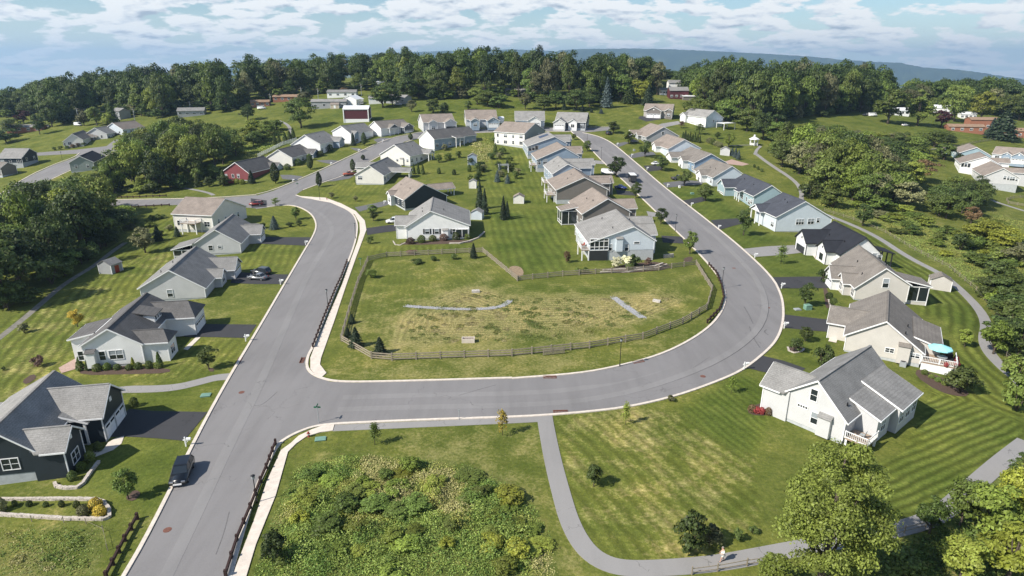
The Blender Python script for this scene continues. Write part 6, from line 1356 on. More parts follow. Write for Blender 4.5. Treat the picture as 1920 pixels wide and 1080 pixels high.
def bulkwood(name,label,lst):
    VV=[];FF=[];MI=[];n0=0; keys=sorted(set(b[4] for b in lst))
    for k,p,h,wd,lf in lst:
        cm=proto(k)[0]; n=len(cm.vertices); co=np.empty(3*n,np.float32); cm.vertices.foreach_get("co",co); co=co.reshape(-1,3).copy(); a=random.uniform(0,6.28); c,s_=math.cos(a),math.sin(a); w_=wd/WIDF[SPEC[k][0]]
        x=(co[:,0]*c-co[:,1]*s_)*w_+p.x; y=(co[:,0]*s_+co[:,1]*c)*w_+p.y; z=co[:,2]*h+p.z; VV.append(np.stack([x,y,z],1)); FF.append(np.arange(n).reshape(-1,4)+n0); MI.append(np.full(n//4,keys.index(lf),np.int32)); n0+=n
    me=quadmesh(name,np.concatenate(VV),np.concatenate(FF)); me.polygons.foreach_set("material_index",np.concatenate(MI))
    for kk in keys: me.materials.append(L[kk])
    o=bpy.data.objects.new(name,me); COL.objects.link(o); tag(o,label,"wood",None,"stuff")
bulkwood("far_wood","dense dark wood massed along the skyline behind the front trees",BULK)
TONE={'dark':'dark green','mid':'green','light':'light green','olive':'dull olive','con':'blackish green','yg':'yellow green','brown':'browning','purple':'purple leaved','yellow':'yellow'}
for wname,lst in WOODS.items():
    by={}
    for it in lst:
        hh=it[2]; by.setdefault((TONE[it[3]],('tall' if hh>19 else 'low' if hh<9 else 'medium') if it[4]['noun']=='tree' else ('tall' if hh>4.5 else 'small' if hh<1.6 else 'medium'),it[4]['noun']),[]).append(it)
    for (tone,sz,noun),l2 in by.items():
        l2.sort(key=lambda q:q[0])
        for i,it in enumerate(l2):
            it[4]['label']=("%s %s %s %s"%(sz,tone,noun,wname)) if len(l2)==1 else "%s %s %s, %s such from left %s"%(sz,tone,noun,ORD[i],wname)
            it[4]['group']="trees and shrubs "+wname; del it[4]['noun']
# ------------------------------------------------ rough growth nobody could count
def scrub(name,label,poly,dens,size,hmax,cols,seed,nz=.25,cr=.7,cdens=.9):
    """low cover plus domed clumps, each clump of one tone"""
    r=np.random.default_rng(seed); pw=[P(u,v) for u,v in poly]; py=[(p.x,p.y) for p in pw]
    x0,x1=min(p[0] for p in py),max(p[0] for p in py); y0,y1=min(p[1] for p in py),max(p[1] for p in py); A=(x1-x0)*(y1-y0)
    ph=r.uniform(0,6.28,9); fr=[r.normal(size=2)*nz*(1.7**(i//3)) for i in range(9)]
    fld=lambda X,Y:np.clip(.5+sum(np.sin(X*fr[i][0]*3+Y*fr[i][1]*3+ph[i])/(1.3**(i//3)) for i in range(9))/7.5,0,1)
    def pick(n):
        X=r.uniform(x0,x1,n);Y=r.uniform(y0,y1,n); m=inpoly(X,Y,py); X=X[m];Y=Y[m]; d=distpoly(X,Y,py+[py[0]]); k=r.uniform(0,1,len(X))<np.clip(d/2.2+.1,0,1); return X[k],Y[k],np.clip(d[k]/2.5,.15,1)
    nc=len(cols); Cs=[];Ns=[];Ms=[];Ss=[]
    X,Y,e=pick(int(A*dens*.45)); f=fld(X,Y); n=len(X); H=hmax*.22*r.uniform(.1,1,n)*e*(.4+f)
    Cs.append(np.stack([X,Y,TZ(X,Y)+H],1)); Ns.append(np.stack([np.full(n,-.4),np.full(n,-.2),np.full(n,1.1)],1)); Ms.append(np.clip(((1-f)*1.15*nc+r.normal(size=n)*.6-1.2).astype(int),0,nc-1)); Ss.append(np.full(n,size))
    cx,cy,e=pick(int(A*cdens)); f=fld(cx,cy)
    for i in range(len(cx)):
        if r.uniform()>.30+.75*f[i]: continue
        R_=cr*r.uniform(.45,1.35)*(.5+.5*e[i]); hh=hmax*r.uniform(.35,1.15)*e[i]*(.45+.55*f[i]); n=max(8,int(dens*.60/max(cdens,.05)*(R_/cr)**2)); q=r.normal(size=(n,3)); q/=np.linalg.norm(q,axis=1,keepdims=True); q[:,2]=np.abs(q[:,2]); rr=r.uniform(.6,1.08,n)[:,None]
        c=q*rr*np.array([R_,R_,hh]); c[:,0]+=cx[i]; c[:,1]+=cy[i]; c[:,2]+=tz(cx[i],cy[i])+.02; Cs.append(c); Ns.append(q+np.array([-.2,-.1,.5])); t_=int(np.clip((1-f[i])*1.15*nc+r.normal()*.7-1.2,0,nc-1)); Ms.append(np.where(r.uniform(0,1,n)<.94,t_,r.integers(0,nc,n))); Ss.append(np.full(n,size))
    C=np.concatenate(Cs);N=np.concatenate(Ns); V,Fq=leafcloud(C,N,np.concatenate(Ss),rng=r,asp=.55)
    me=quadmesh(name,V,Fq); me.polygons.foreach_set("material_index",np.concatenate(Ms).astype(np.int32)); me.update()
    for c in cols: me.materials.append(L[c])
    o=bpy.data.objects.new(name,me); COL.objects.link(o); tag(o,label,"undergrowth",None,"stuff"); return o
L['weedl']=leafmat('pale_weeds',(.20,.255,.058),.3,.4,.0); L['weedd']=leafmat('dark_weeds',(.075,.125,.03),.3,.45,.0)
L['hay']=leafmat('hay_blades',(.46,.40,.19),.2,.3,.0)
L['straw']=leafmat('straw_blades',(.29,.27,.11),.2,.3,.0)
L['weedg']=leafmat('green_weeds',(.115,.18,.038),.3,.45,.0); L['weedy']=leafmat('yellow_weeds',(.26,.265,.065),.3,.4,.0)
scrub("weed_patch","dense green and straw coloured weeds below the cross street",SCRUB,230,.165,2.3,['weedg','weedl','weed','weedl','weedg','weedl','weedy','straw'],3,.075,1.25,.42)
scrub("weed_patch","yellow green wet meadow growth right of the fenced path",WET,24,.30,.8,['weedl','weedy','weedl','weedy'],5,.025,2.2,.06)
scrub("weed_patch","tangled bright growth in the lower right corner",CORNER,80,.27,1.5,['weed','weedy','weedg','weedl'],8,.07,1.1,.4)
scrub("weed_patch","rough grass and weeds at the lower left corner",MEADL,80,.18,.55,['weedl','weed','straw','weedy'],9,.07,.6,.6)
scrub("tall_grass","uneven dry hay in the mown middle of the basin",MEADOW,46,.19,.14,['weedl','hay','weedy','hay'],12,.06,.8,.25)
scrub("tall_grass","thin rough grass on the bank beside the farm lane",[(430,285),(470,262),(520,235),(545,245),(545,262),(515,290),(470,300)],6,.6,.9,['weedl','weedy','straw'],14,.03,1.6,.06)
scrub("tall_grass","pale tall grass behind the blue grey house",[(878,260),(912,255),(930,275),(925,300),(900,310),(885,300)],9,.5,.7,['straw','weedy','weedl'],15,.04,1.4,.08)
# ---------------------------------------------------------------- street furniture
def lamp(u,v,vt,label):
    p=P(u,v); h=topheight(p,vt); o=empty("street_lamp",p); tag(o,label,"street lamp","black post lamps")
    m=MB(); m.tube([(0,0,-.2),(0,0,.5),(0,0,.55),(0,0,h-.6)],[.10,.09,.06,.05],8); m.build("post",M['black'],o)
    l=MB(); l.tube([(0,0,h-.62),(0,0,h-.55),(0,0,h-.15),(0,0,h-.12)],[.10,.14,.22,.22],6); l.tube([(0,0,h-.12),(0,0,h)],[.27,.04],6); l.build("lantern",M['black'],o)
    g=MB(); g.tube([(0,0,h-.53),(0,0,h-.17)],[.155,.225],6); g.build("lantern_glass",M['galv'],o)
for a in ((482,943,890,"black post lamp beside the bottom guardrail"),(615,575,542,"black post lamp at the top half of the left basin guardrail"),(1162,687,634,"black post lamp on the verge below the basin fence"),(1353,541,501,"black post lamp on the curved guardrail at the right of the basin"),(1266,434,402,"black post lamp beside the middle of the loop street"),(1127,301,276,"black post lamp at the upper left kerb of the loop street"),(667,448,418,"black post lamp beside the pavement bend near the white car"),(600,375,345,"black post lamp at the corner lawn next to the hornbeam"),(1101,264,252,"small far post lamp at the top of the loop street"),(117,300,284,"thin post lamp at the far left junction")): lamp(*a)
def mailbox(u,v,label,ang=95):
    p=P(u,v); o=empty("mailbox",p,math.radians(ang)); tag(o,label,"mailbox","white post mailboxes")
    m=MB(); m.box(-.07,.07,-.07,.07,-.2,1.35); m.box(-.05,.05,-.65,.25,.88,.98); m.bar((0,-.05,.5),(0,-.42,.88),.07); m.build("post",M['trim'],o)
    b=MB(); b.prism([(-.13,.98),(.13,.98),(.13,1.16),(.08,1.25),(-.08,1.25),(-.13,1.16)],1,-.72,-.2); b.build("box",M['trim'],o)
for u,v,l in ((349,837,"white mailbox at the kerb above the black car"),(461,640,"white mailbox at the drive of the white dormer house"),(526,534,"white mailbox beside the two parked dark cars"),(573,460,"white mailbox at the drive of the long sunroom house"),(620,310,"white mailbox at the kerb by the cream fenced house"),(549,342,"white mailbox beside the big columnar tree"),(672,285,"white mailbox on the north street below the white gable house"),
  (1395,693,"white mailbox on the lowest bend of the loop street"),(1470,616,"white mailbox at the drive of the parasol deck house"),(1465,541,"white mailbox at the drive of the grey screened porch house"),(1415,484,"white mailbox at the pale drive of the black roofed house"),(1347,430,"white mailbox at the drive of the wide white gable house"),(1296,387,"white mailbox at the drive of the teal house"),(1251,351,"white mailbox beside the drive with the dark pickup"),(1213,319,"white mailbox beside the drive with the white car"),(1184,294,"white mailbox on the right kerb opposite the solar panel house"),(1157,273,"white mailbox near the top of the right kerb"),(717,267,"white mailbox in front of the dark twin gabled house"),(1037,244,"white mailbox at the white garage on the top street"),(720,383,"white mailbox at the near black house drive")): mailbox(u,v,l)
def sign(u,v,vt,label,blade=True,c='green_sign',w=.9):
    p=P(u,v); h=topheight(p,vt); o=empty("street_sign",p); tag(o,label,"street sign")
    m=MB(); m.tube([(0,0,-.2),(0,0,h)],[.045,.045],6); m.build("post",M['galv'],o)
    b=MB(); b.box(-w/2,w/2,-.02,.02,h-.22,h); b.build("sign_blade",M[c],o)
    if blade: b=MB(); b.box(-.02,.02,-w/2,w/2,h+.02,h+.24); b.build("sign_blade",M[c],o)
sign(598,793,762,"green street name sign at the mouth of the cross street"); sign(559,360,344,"green street name sign at the corner island junction"); sign(611,338,322,"thin road sign beside the narrow columnar tree",False,'galv',.7)
sign(676,497,484,"small green sign at the upper left basin fence",False,'green_sign',.8)
sign(861,787,768,"thin pole marker on the cross street kerb",False,'galv',.2)
def hydrant(u,v,l):
    p=P(u,v); o=empty("fire_hydrant",p); tag(o,l,"fire hydrant"); m=MB(); m.tube([(0,0,0),(0,0,.1),(0,0,.55),(0,0,.72),(0,0,.8)],[.16,.12,.12,.14,.03],9); m.tube([(-.22,0,.48),(.22,0,.48)],[.07,.07],7); m.build("body",M['redp'],o)
    c=MB(); c.tube([(0,-.2,.42),(0,.0,.42)],[.09,.09],8); c.build("cap",M['galv'],o)
M['redp']=carpaint('red_paint',(.30,.03,.02))
hydrant(579,819,"dark hydrant beside the pavement ramp below the junction")
hydrant(613,375,"small red hydrant on the corner lawn edge below the hornbeam")
def box(u,v,l,w,d,h,mat,nm="utility_box",cat="utility box",rz=10):
    p=P(u,v); o=empty(nm,p,math.radians(rz)); tag(o,l,cat); m=MB(); m.box(-w/2,w/2,-d/2,d/2,-.2,h*.85); m.build("cabinet",M[mat],o)
    t=MB(); t.prism([(-w/2-.04,h*.85),(w/2+.04,h*.85),(w/2-.1,h),(-w/2+.1,h)],1,-d/2-.04,d/2+.04); t.build("lid",M[mat],o)
box(1514,580,"green utility cabinet on the lawn between the dark drives",1.3,1.,1.,'util'); box(1495,581,"low pale utility cover beside the green cabinet",1.2,.9,.25,'galv'); box(386,742,"flat pale green utility lid on the lawn below the curved footpath",1.3,1.,.18,'util'); box(601,824,"flat pale green utility lid below the junction pavement",1.3,.9,.15,'util')
box(1274,352,"small white utility box on the lawn beside the pickup drive",.7,.6,.8,'trim'); box(1298,364,"low dark utility box on the lawn above the teal house drive",1.2,.8,.6,'util'); box(1189,283,"small utility box on the upper right lawn",.9,.7,.8,'galv')
# inlets in the basin
def inlet(u,v,l,rz,w=2.2):
    p=P(u,v); o=empty("drain_inlet",p,math.radians(rz)); tag(o,l,"drain inlet"); m=MB(); m.box(-w/2,w/2,-.55,-.43,-.2,.75); m.box(-w/2,w/2,.43,.55,-.2,.75); m.box(-w/2,-w/2+.12,-.43,.43,-.2,.75); m.box(w/2-.12,w/2,-.43,.43,-.2,.75); m.build("concrete_box",M['concrete'],o)
    g=MB(); 
    for i in range(8): g.box(-w/2+.2+i*(w-.4)/7-.03,-w/2+.2+i*(w-.4)/7+.03,-.43,.43,.5,.55)
    g.build("grate",M['rust'],o)
inlet(878,641,"concrete drain inlet box standing in the hay near the bottom fence",2)
def slab(u,v,l,L_,W_,H_,rz):
    p=P(u,v); m=MB(); m.prism([(-W_/2,-.2),(W_/2,-.2),(W_/2*.9,H_),(-W_/2*.8,H_*.8)],0,-L_/2,L_/2); tag(m.build("concrete_end_wall",M['stone'],loc=p,rz=math.radians(rz)),l,"end wall")
slab(892,548,"pale concrete pipe end above the left gravel channel",1.6,.9,.5,10); slab(1231,566,"pale concrete pipe end right of the short gravel channel",1.5,.8,.45,-30)
# ---------------------------------------------------------------- fences and guard rails
def railfence(name,label,cat,px,spc,h,nr,mat,pw,rh,rt,closed=False,group=None,cap=None):
    pts=W2(px); seg=[]; 
    for a,b in zip(pts[:-1],pts[1:]):
        n=max(1,round(math.dist(a,b)/spc))
        for i in range(n): seg.append((a[0]+(b[0]-a[0])*i/n,a[1]+(b[1]-a[1])*i/n))
    if not closed: seg.append(pts[-1])
    c=seg[0]; z0=tz(*c); root=empty(name,(c[0],c[1],z0)); tag(root,label,cat,group)
    pm=MB(); pm.box(-pw/2,pw/2,-pw/2,pw/2,-.3,h); pmesh=pm.mesh("post"); n=len(seg); gap=h/(nr+.35)
    cap_n=99
    for i,q in enumerate(seg):
        if i<cap_n: link("post",pmesh,M[mat],root,(q[0]-c[0],q[1]-c[1],tz(*q)-z0),random.uniform(0,.2))
        r=seg[(i+1)%n] if (closed or i<n-1) else None
        if r is None: continue
        m=MB()
        for k in range(nr):
            z=gap*(k+.75); m.bar((q[0]-c[0],q[1]-c[1],tz(*q)-z0+z+random.uniform(-.02,.02)),(r[0]-c[0],r[1]-c[1],tz(*r)-z0+z+random.uniform(-.02,.02)),rt,rh)
        m.build("rails",M[mat],root)
    return root
railfence("post_and_rail_fence","weathered three rail timber fence around the mown basin","fence",BASIN,3.6,1.35,3,'wood',.22,.18,.08,closed=True)
# gate in the bottom run
g0,g1=P(1018,666.5),P(1058,662.5); ge=empty("field_gate",g0,math.atan2(g1.y-g0.y,g1.x-g0.x)); tag(ge,"closed timber field gate in the bottom run of the basin fence","gate"); Lg=(g1-g0).length
m=MB()
for k in range(6): m.box(0,Lg,-.16,-.11,.15+k*.2,.24+k*.2)
m.build("gate_bars",M['wood'],ge); m=MB()
for x in (.05,Lg/2,Lg-.05): m.box(x-.06,x+.06,-.105,-.04,.05,1.35)
m.build("gate_frame",M['wood'],ge)
def guard(label,px,spc=2.0,two=True):
    root=railfence("timber_guardrail",label,"guardrail",px,spc,.85,1,'rail_wood',.26,.32,.2,group="dark timber guardrails")
guard("dark timber guardrail along the left side of the basin pavement",[(651,492),(640,522),(629,545),(606,602),(587,652)]); guard("dark timber guardrail along the pavement at the bottom centre",[(517,834),(500,880),(489,905),(470,955),(445,1015),(424,1082)])
guard("dark timber guardrail on the grass at the bottom left",[(258,974),(235,1015),(200,1084)]); guard("dark timber guardrail on the inner curve right of the basin",[(1329,498),(1342,512),(1353,537),(1357,560),(1349,582),(1326,606)])
guard("dark timber guardrail on the far side of the west street",[(185,372),(250,371),(312,368.5)],2.6); guard("dark timber guardrail on the near side of the west street",[(200,390),(260,389),(318,386)],2.6)
railfence("wire_mesh_fence","low timber fence along the outside of the winding footpath","fence",[(1510,398),(1545,396),(1600,413),(1660,437),(1715,470),(1780,503),(1830,545),(1868,590),(1880,622),(1874,652),(1900,685),(1935,712)],3.4,1.1,2,'wood',.1,.06,.04)
railfence("split_rail_fence","low wooden fence at the lower path edge near the walking person","fence",[(1297,1078),(1345,1072),(1400,1062),(1445,1056)],2.6,1.,2,'wood',.11,.07,.05)
railfence("split_rail_fence","low wooden fence along the footpath under the maple","fence",[(1600,1022),(1650,1013),(1695,1000),(1735,990)],2.6,1.,2,'wood',.11,.07,.05)
railfence("split_rail_fence","grey rail fence around a garden at the far right","fence",[(1925,371),(1900,372),(1887,376),(1890,382),(1925,388)],4.,1.2,3,'wood',.14,.12,.06)
railfence("split_rail_fence","dark rail fence behind the right hand brick houses","fence",[(1760,283),(1830,268),(1870,262),(1925,258)],5.,1.2,3,'wood',.14,.12,.06)
railfence("picket_fence","white lattice garden fence behind the white fenced house","fence",[(484,295),(505,285),(530,272),(546,268),(556,264)],1.6,1.7,7,'trim',.14,.12,.04)
railfence("string_fence","string on short stakes below the stone walled bed","fence",[(60,978),(120,980),(162,983),(194,997),(202,1032)],6.,.8,1,'wood',.06,.02,.02)
# ---------------------------------------------------------------- dry stone walls
def stonewall(name,label,px,w,h,cat="garden wall",step=.45):
    pw=resample(W2(px),step); c=pw[0]; m=MB()
    for i,(x,y) in enumerate(pw[:-1]):
        x2,y2=pw[i+1]; a=math.atan2(y2-y,x2-x); cx,cy=(x+x2)/2,(y+y2)/2; z=tz(cx,cy)
        for lay in range(max(1,int(h/.2))):
            L_=math.dist((x,y),(x2,y2))*.54; hh=.1; zz=z-.08+lay*.2+.1; ww=w/2*random.uniform(.85,1.1); off=random.uniform(-.03,.03)
            vs=[]
            for sx,sy,sz in ((-1,-1,-1),(1,-1,-1),(1,1,-1),(-1,1,-1),(-1,-1,1),(1,-1,1),(1,1,1),(-1,1,1)):
                lx=sx*L_*random.uniform(.93,1.0)+(.12 if lay%2 else 0); ly=sy*ww+off; vs.append((cx+lx*math.cos(a)-ly*math.sin(a),cy+lx*math.sin(a)+ly*math.cos(a),zz+sz*hh*random.uniform(.93,1.03)))
            m.add(vs,[(3,2,1,0),(4,5,6,7),(0,1,5,4),(1,2,6,5),(2,3,7,6),(3,0,4,7)])
    o=m.build(name,M['wallstone']); tag(o,label,cat)
stonewall("stone_wall","long pale stone wall ring around the planted bed at the lower left",[(-20,938),(60,937.5),(120,937),(180,938),(195,943),(205,957),(206,970),(195,975),(120,974),(60,970),(-20,965)],.35,.55)
stonewall("stone_wall","short curved stone wall at the front corner of the navy house",[(103,906),(106,914),(125,917),(145,916),(156,908),(168,890),(185,868)],.35,.6)
stonewall("stone_edging","round pale stone ring around a bush on the right bend lawn",[(1477,651),(1479,658),(1490,662),(1503,659),(1508,654)],.3,.3,"stone edging",.35)
stonewall("stone_edging","stone edging of the bed before the beige screened house",[(1553,560),(1556,572),(1562,582),(1572,585)],.3,.3,"stone edging",.35)
for i,(pp,l) in enumerate((([(1125,512),(1180,510),(1235,503),(1250,497)],"lowest step of the tiered stone retaining wall below the balcony house"),([(1130,507),(1180,506),(1228,500),(1242,495)],"upper step of the tiered stone retaining wall below the balcony house"))): stonewall("retaining_wall",l,pp,.4,.5,"retaining wall")
stonewall("retaining_wall","pale stone terrace wall at the rear of the white shuttered house",[(842,457),(862,457),(880,453),(896,447),(908,436)],.4,.5,"retaining wall")
stonewall("retaining_wall","small wall beside the shrub at the street end of the balcony house",[(1244,484),(1262,482)],.4,1.,"retaining wall")
stonewall("stone_edging","curved stone edging at the corner of the white shuttered house",[(737,452),(741,459),(750,460),(760,455)],.3,.3,"stone edging",.4)
# ---------------------------------------------------------------- sheds, gazebo, pergola
def shed(label,u,v,w,d,h,rz,wall,roof,nm='garden_shed',door='trim',p_=.55,axis=0,grp="garden sheds"):
    p=P(u,v); o=empty(nm,p,math.radians(rz)); tag(o,label,nm.replace('_',' '),grp); r=h+p_*d/2
    m=MB(); m.prism([(-d/2,-.5),(d/2,-.5),(d/2,h),(0,r-.08),(-d/2,h)],0,-w/2,w/2); m.build("wall",M[wall],o)
    f=MB(); q=d/2+.2; e=r-p_*q; roofslab(f,[(-w/2-.2,0,r),(-w/2-.2,-q,e),(w/2+.2,-q,e),(w/2+.2,0,r)],.1); roofslab(f,[(w/2+.2,0,r),(w/2+.2,q,e),(-w/2-.2,q,e),(-w/2-.2,0,r)],.1); f.build("roof",M[roof],o)
    b=MB(); b.box(-.6,.6,-d/2-.05,-d/2+.02,0,1.9); b.build("door",M[door],o)
    e=MB(); e.box(w/2-.02,w/2+.05,-.5,.5,.0,1.8); e.build("door",M[door],o)
    t=MB()
    for x in (-w/2,w/2):
        for y in (-d/2,d/2): t.box(x-.06,x+.06,y-.06,y+.06,-.3,h)
    t.build("corner_trim",M['trim'],o)
    window(o,-w/4 if w>2.6 else 0,d/2,1.,0,.6,.7,1,2); return o
shed("grey garden shed with a red door on the left back lawn",209,510,3.2,3.8,2.4,75,'grey','rgrey',door='redp')
shed("tan garden shed with taupe roof beside the winding path",1760,541,3.,4.,2.5,65,'beige','rtaupe',door='brown')
shed("pale blue garden shed behind the white shuttered house",895,410,3.,3.4,2.3,80,'pblue','rlgrey',door='trim'); shed("cream garden shed on the striped back lawn fence line",973,380,3.,3.4,2.3,85,'cream','rtan')
shed("grey blue shed with an arched front in the back gardens",886,308,3.2,3.6,3.6,88,'slate','rlgrey',door='lgrey'); shed("small cream garden house by the tall evergreens",887,352,2.2,2.6,2.6,85,'cream','rlgrey'); shed("small white shed beside the blue spruces",1359,290,3.6,4.,2.6,70,'lgrey','rlgrey')
shed("tan wooden shed beside the pale roofed ranch house",629,203,5.,3.6,2.4,2,'tan','rtan'); shed("small white shed at the end of the tan roofed house with blue gables",939,230,2.6,2.8,2.5,20,'white','metalroof'); shed("pale teal garden shed beyond the valley at right",1776,290,4.,5.,3.,65,'teal','rtan'); shed("beige lean shed next to the pale teal garden shed",1791,291,4.,4.5,2.8,65,'lgrey','rtan')
def gazebo():
    p=P(1413,272); o=empty("gazebo",p); tag(o,"small white garden gazebo at the end of the footpath","gazebo"); m=MB(); R=1.9
    for i in range(6): a=i*math.pi/3+.3; m.box(R*math.cos(a)-.12,R*math.cos(a)+.12,R*math.sin(a)-.12,R*math.sin(a)+.12,-.3,2.8)
    for i in range(6):
        a,b=i*math.pi/3+.3,(i+1)*math.pi/3+.3; 
        for z in (.25,.6,.95,2.7): m.bar((R*math.cos(a),R*math.sin(a),z),(R*math.cos(b),R*math.sin(b),z),.1,.22)
    m.build("posts_and_rails",M['trim'],o); r=MB(); r.tube([(0,0,2.75),(0,0,2.95),(0,0,4.1)],[2.5,2.4,.3],6); r.tube([(0,0,4.1),(0,0,4.6),(0,0,4.65),(0,0,5.)],[.45,.45,.6,.04],6); r.build("roof",M['trim'],o)
gazebo()
def pergola():
    p=P(944,322); o=empty("pergola",p,.1); tag(o,"white garden pergola among the back garden shrubs","pergola"); m=MB()
    for x in (-1.8,1.8):
        for y in (-1.5,1.5): m.box(x-.12,x+.12,y-.12,y+.12,-.3,2.6)
    m.build("posts",M['trim'],o); r=MB()
    for y in (-1.5,1.5): r.box(-2.2,2.2,y-.08,y+.08,2.6,2.82)
    for i in range(9): r.box(-2.+i*.5-.05,-2.+i*.5+.05,-2.,2.,2.82,2.97)
    r.build("rafters",M['galv'],o)
pergola()
# ---------------------------------------------------------------- parasol deck, furniture
def parasol(H):
    o=empty("parasol",(0,0,0)); Rt=H['root']; mw=Matrix.Translation(Rt.location)@Matrix.Rotation(Rt.rotation_euler.z,4,'Z')
    c=mw@Vector((1.9,-H['s_R']-2.,1.2)); o.location=c; tag(o,"aqua cantilever parasol open over the rear deck","parasol")
    m=MB(); m.tube([(0,0,0),(0,0,2.5)],[.05,.04],7); m.build("pole",M['galv'],o); k=MB(); n=8; R=1.75
    vs=[(0,0,2.65)]+[(R*math.cos(i*2*math.pi/n),R*math.sin(i*2*math.pi/n),2.05) for i in range(n)]+[(R*math.cos(i*2*math.pi/n),R*math.sin(i*2*math.pi/n),1.88) for i in range(n)]
    k.add(vs,[(0,1+i,1+(i+1)%n) for i in range(n)]+[(1+i,9+i,9+(i+1)%n,1+(i+1)%n) for i in range(n)]); k.build("canopy",M['teal_cloth'],o)
    t=empty("garden_table",c+Vector((.25,-.5,0))); tag(t,"round pale glass garden table below the aqua parasol","table"); a=MB(); a.tube([(0,0,.68),(0,0,.74)],[.75,.75],16); a.build("table_top",M['galv'],t); b=MB()
    for i in range(4): x,y=.4*math.cos(i*1.57+.7),.4*math.sin(i*1.57+.7); b.tube([(x,y,0),(x*.8,y*.8,.68)],[.03,.03],6)
    b.build("table_legs",M['trim'],t)
    g=empty("barbecue_grill",mw@Vector((3.1,-H['s_R']-3.4,1.2))); tag(g,"black barbecue grill at the far corner of the parasol deck","grill"); a=MB(); a.box(-.6,.6,-.3,.3,.15,.85); a.build("cabinet",M['black'],g); b=MB(); b.prism([(-.3,.85),(.3,.85),(.22,1.15),(-.22,1.15)],0,-.42,.42); b.build("lid",M['black'],g)
    for i in range(5):
        q=mw@Vector((-.2+i*.9,-H['s_R']-4.55 if i else -H['s_R']-3.,0)); q.z=c.z-.1
        plant('ballB',q,.75,.65,'redfl','flower_box_plant',"red flowers, %s along the railing of the parasol deck"%ORD[i],'flowers',"flowers on the deck railing",False)
parasol(E9)
def chair_at(H,x,y,z,mat,label):
    Rt=H['root']; mw=Matrix.Translation(Rt.location)@Matrix.Rotation(Rt.rotation_euler.z,4,'Z'); o=empty("garden_chair",mw@Vector((x,y,z)),random.uniform(0,6)); tag(o,label,"chair")
    m=MB(); m.box(-.28,.28,-.28,.28,.36,.42); m.build("seat",M[mat],o); b=MB(); b.prism([(-.3,.42),(-.25,.42),(-.38,1.0),(-.43,1.)],1,-.28,.28); b.build("backrest",M[mat],o)
    for sx in (-1,1):
        for sy in (-1,1): l=MB(); l.box(sx*.25-.025,sx*.25+.025,sy*.25-.025,sy*.25+.025,0,.36); l.build("leg",M[mat],o)
chair_at(hs['E10'],2.2,-hs['E10']['s_R']-1.2,1.0,'galv',"grey garden chair on the shaded rear deck behind the maple"); chair_at(hs['M1'],3.4,hs['M1']['yl']+1.,2.9,'redp',"red cushioned chair on the white balcony"); chair_at(hs['M1'],1.6,hs['M1']['yl']+.9,2.9,'black',"dark chair on the white balcony by the sunroom")
def ac(H,x,y,label):
    Rt=H['root']; mw=Matrix.Translation(Rt.location)@Matrix.Rotation(Rt.rotation_euler.z,4,'Z'); q=mw@Vector((x,y,0)); o=empty("air_conditioner",(q.x,q.y,tz(q.x,q.y)),Rt.rotation_euler.z); tag(o,label,"air conditioner"); m=MB(); m.box(-.45,.45,-.45,.45,0,.85); m.build("casing",M['galv'],o); f=MB(); f.tube([(0,0,.85),(0,0,.88)],[.36,.36],12); f.build("fan_grille",M['black'],o)
ac(E9,-.55,-3.4,"grey air conditioner at the gable wall of the parasol deck house")
# flag on the navy house porch
def flag():
    H=hs['W1']; Rt=H['root']; mw=Matrix.Translation(Rt.location)@Matrix.Rotation(Rt.rotation_euler.z,4,'Z'); q=mw@Vector((8.6,-H['s_R']-1.2,2.3)); o=empty("flag",q,Rt.rotation_euler.z); tag(o,"small striped red and white flag with blue corner on the navy house porch","flag")
    p=MB(); p.tube([(0,0,-.2),(0,-.8,.55)],[.02,.02],6); p.build("flagpole",M['trim'],o); m=MB(); n=13; h=1.0
    for i in range(n): m.box(-.62 if i<6 else -.62,-.0 if i>=0 else 0,-.72,-.70,.45-h+h*(n-1-i)/n,.45-h+h*(n-i)/n,i%2)
    c=m.mesh("flag_cloth"); link("flag_cloth",c,[M['flagred'],M['cloth']],o); b=MB(); b.box(-.30,.0,-.735,-.69,.45-h*7/13,.452); b.build("flag_corner",M['flagblue'],o)
M['flagred']=plain('flag_red',(.45,.03,.04)); M['flagblue']=plain('flag_blue',(.02,.03,.14)); flag()
# ---------------------------------------------------------------- utility poles and wires
poles=[]
def pole(u,v,vt,label):
    p=P(u,v); h=min(topheight(p,vt),13.); o=empty("utility_pole",p); tag(o,label,"utility pole","utility poles"); m=MB(); m.tube([(0,0,-.3),(0,0,h)],[.19,.12],8); m.build("pole",M['galv'],o); c=MB(); c.box(-1.2,1.2,-.08,.08,h-1.,h-.82); c.build("crossarm",M['wood'],o); t=MB(); t.tube([(.35,0,h-2.4),(.35,0,h-1.5)],[.22,.22],8); t.build("transformer",M['galv'],o); poles.append((p,h))
for a in ((149,233,201,"utility pole above the white van by the left hill road"),(253,226,203,"utility pole left of the hillside wood edge"),(297,220,202,"utility pole at the edge of the left hill road"),(358,212,190,"utility pole beside the grey carport house"),(508,196,175,"utility pole by the red roofed brick ranch"),(566,190,163,"utility pole behind the brick ranch house"),(597,186,165,"utility pole at the left end of the pale ranch house"),(678,180,157,"utility pole behind the white chalet house"),(1900,222,200,"utility pole at the right edge yards")): pole(*a)
for i,((p,h),(q,k)) in enumerate(zip(poles[:-2],poles[1:-1])):
    m=MB(); pts=[]
    for s in (-1,1):
        pts=[]
        for j in range(9):
            f=j/8; pts.append((p.x+(q.x-p.x)*f+s,p.y+(q.y-p.y)*f,p.z+h-.8+(q.z+k-p.z-h)*f-1.6*4*f*(1-f)))
        m.tube(pts,[.05]*9,4)
    tag(m.build("power_line",M['black']),"pair of sagging wires, %s span from the left along the hill road poles"%ORD[i],"power line","power lines")
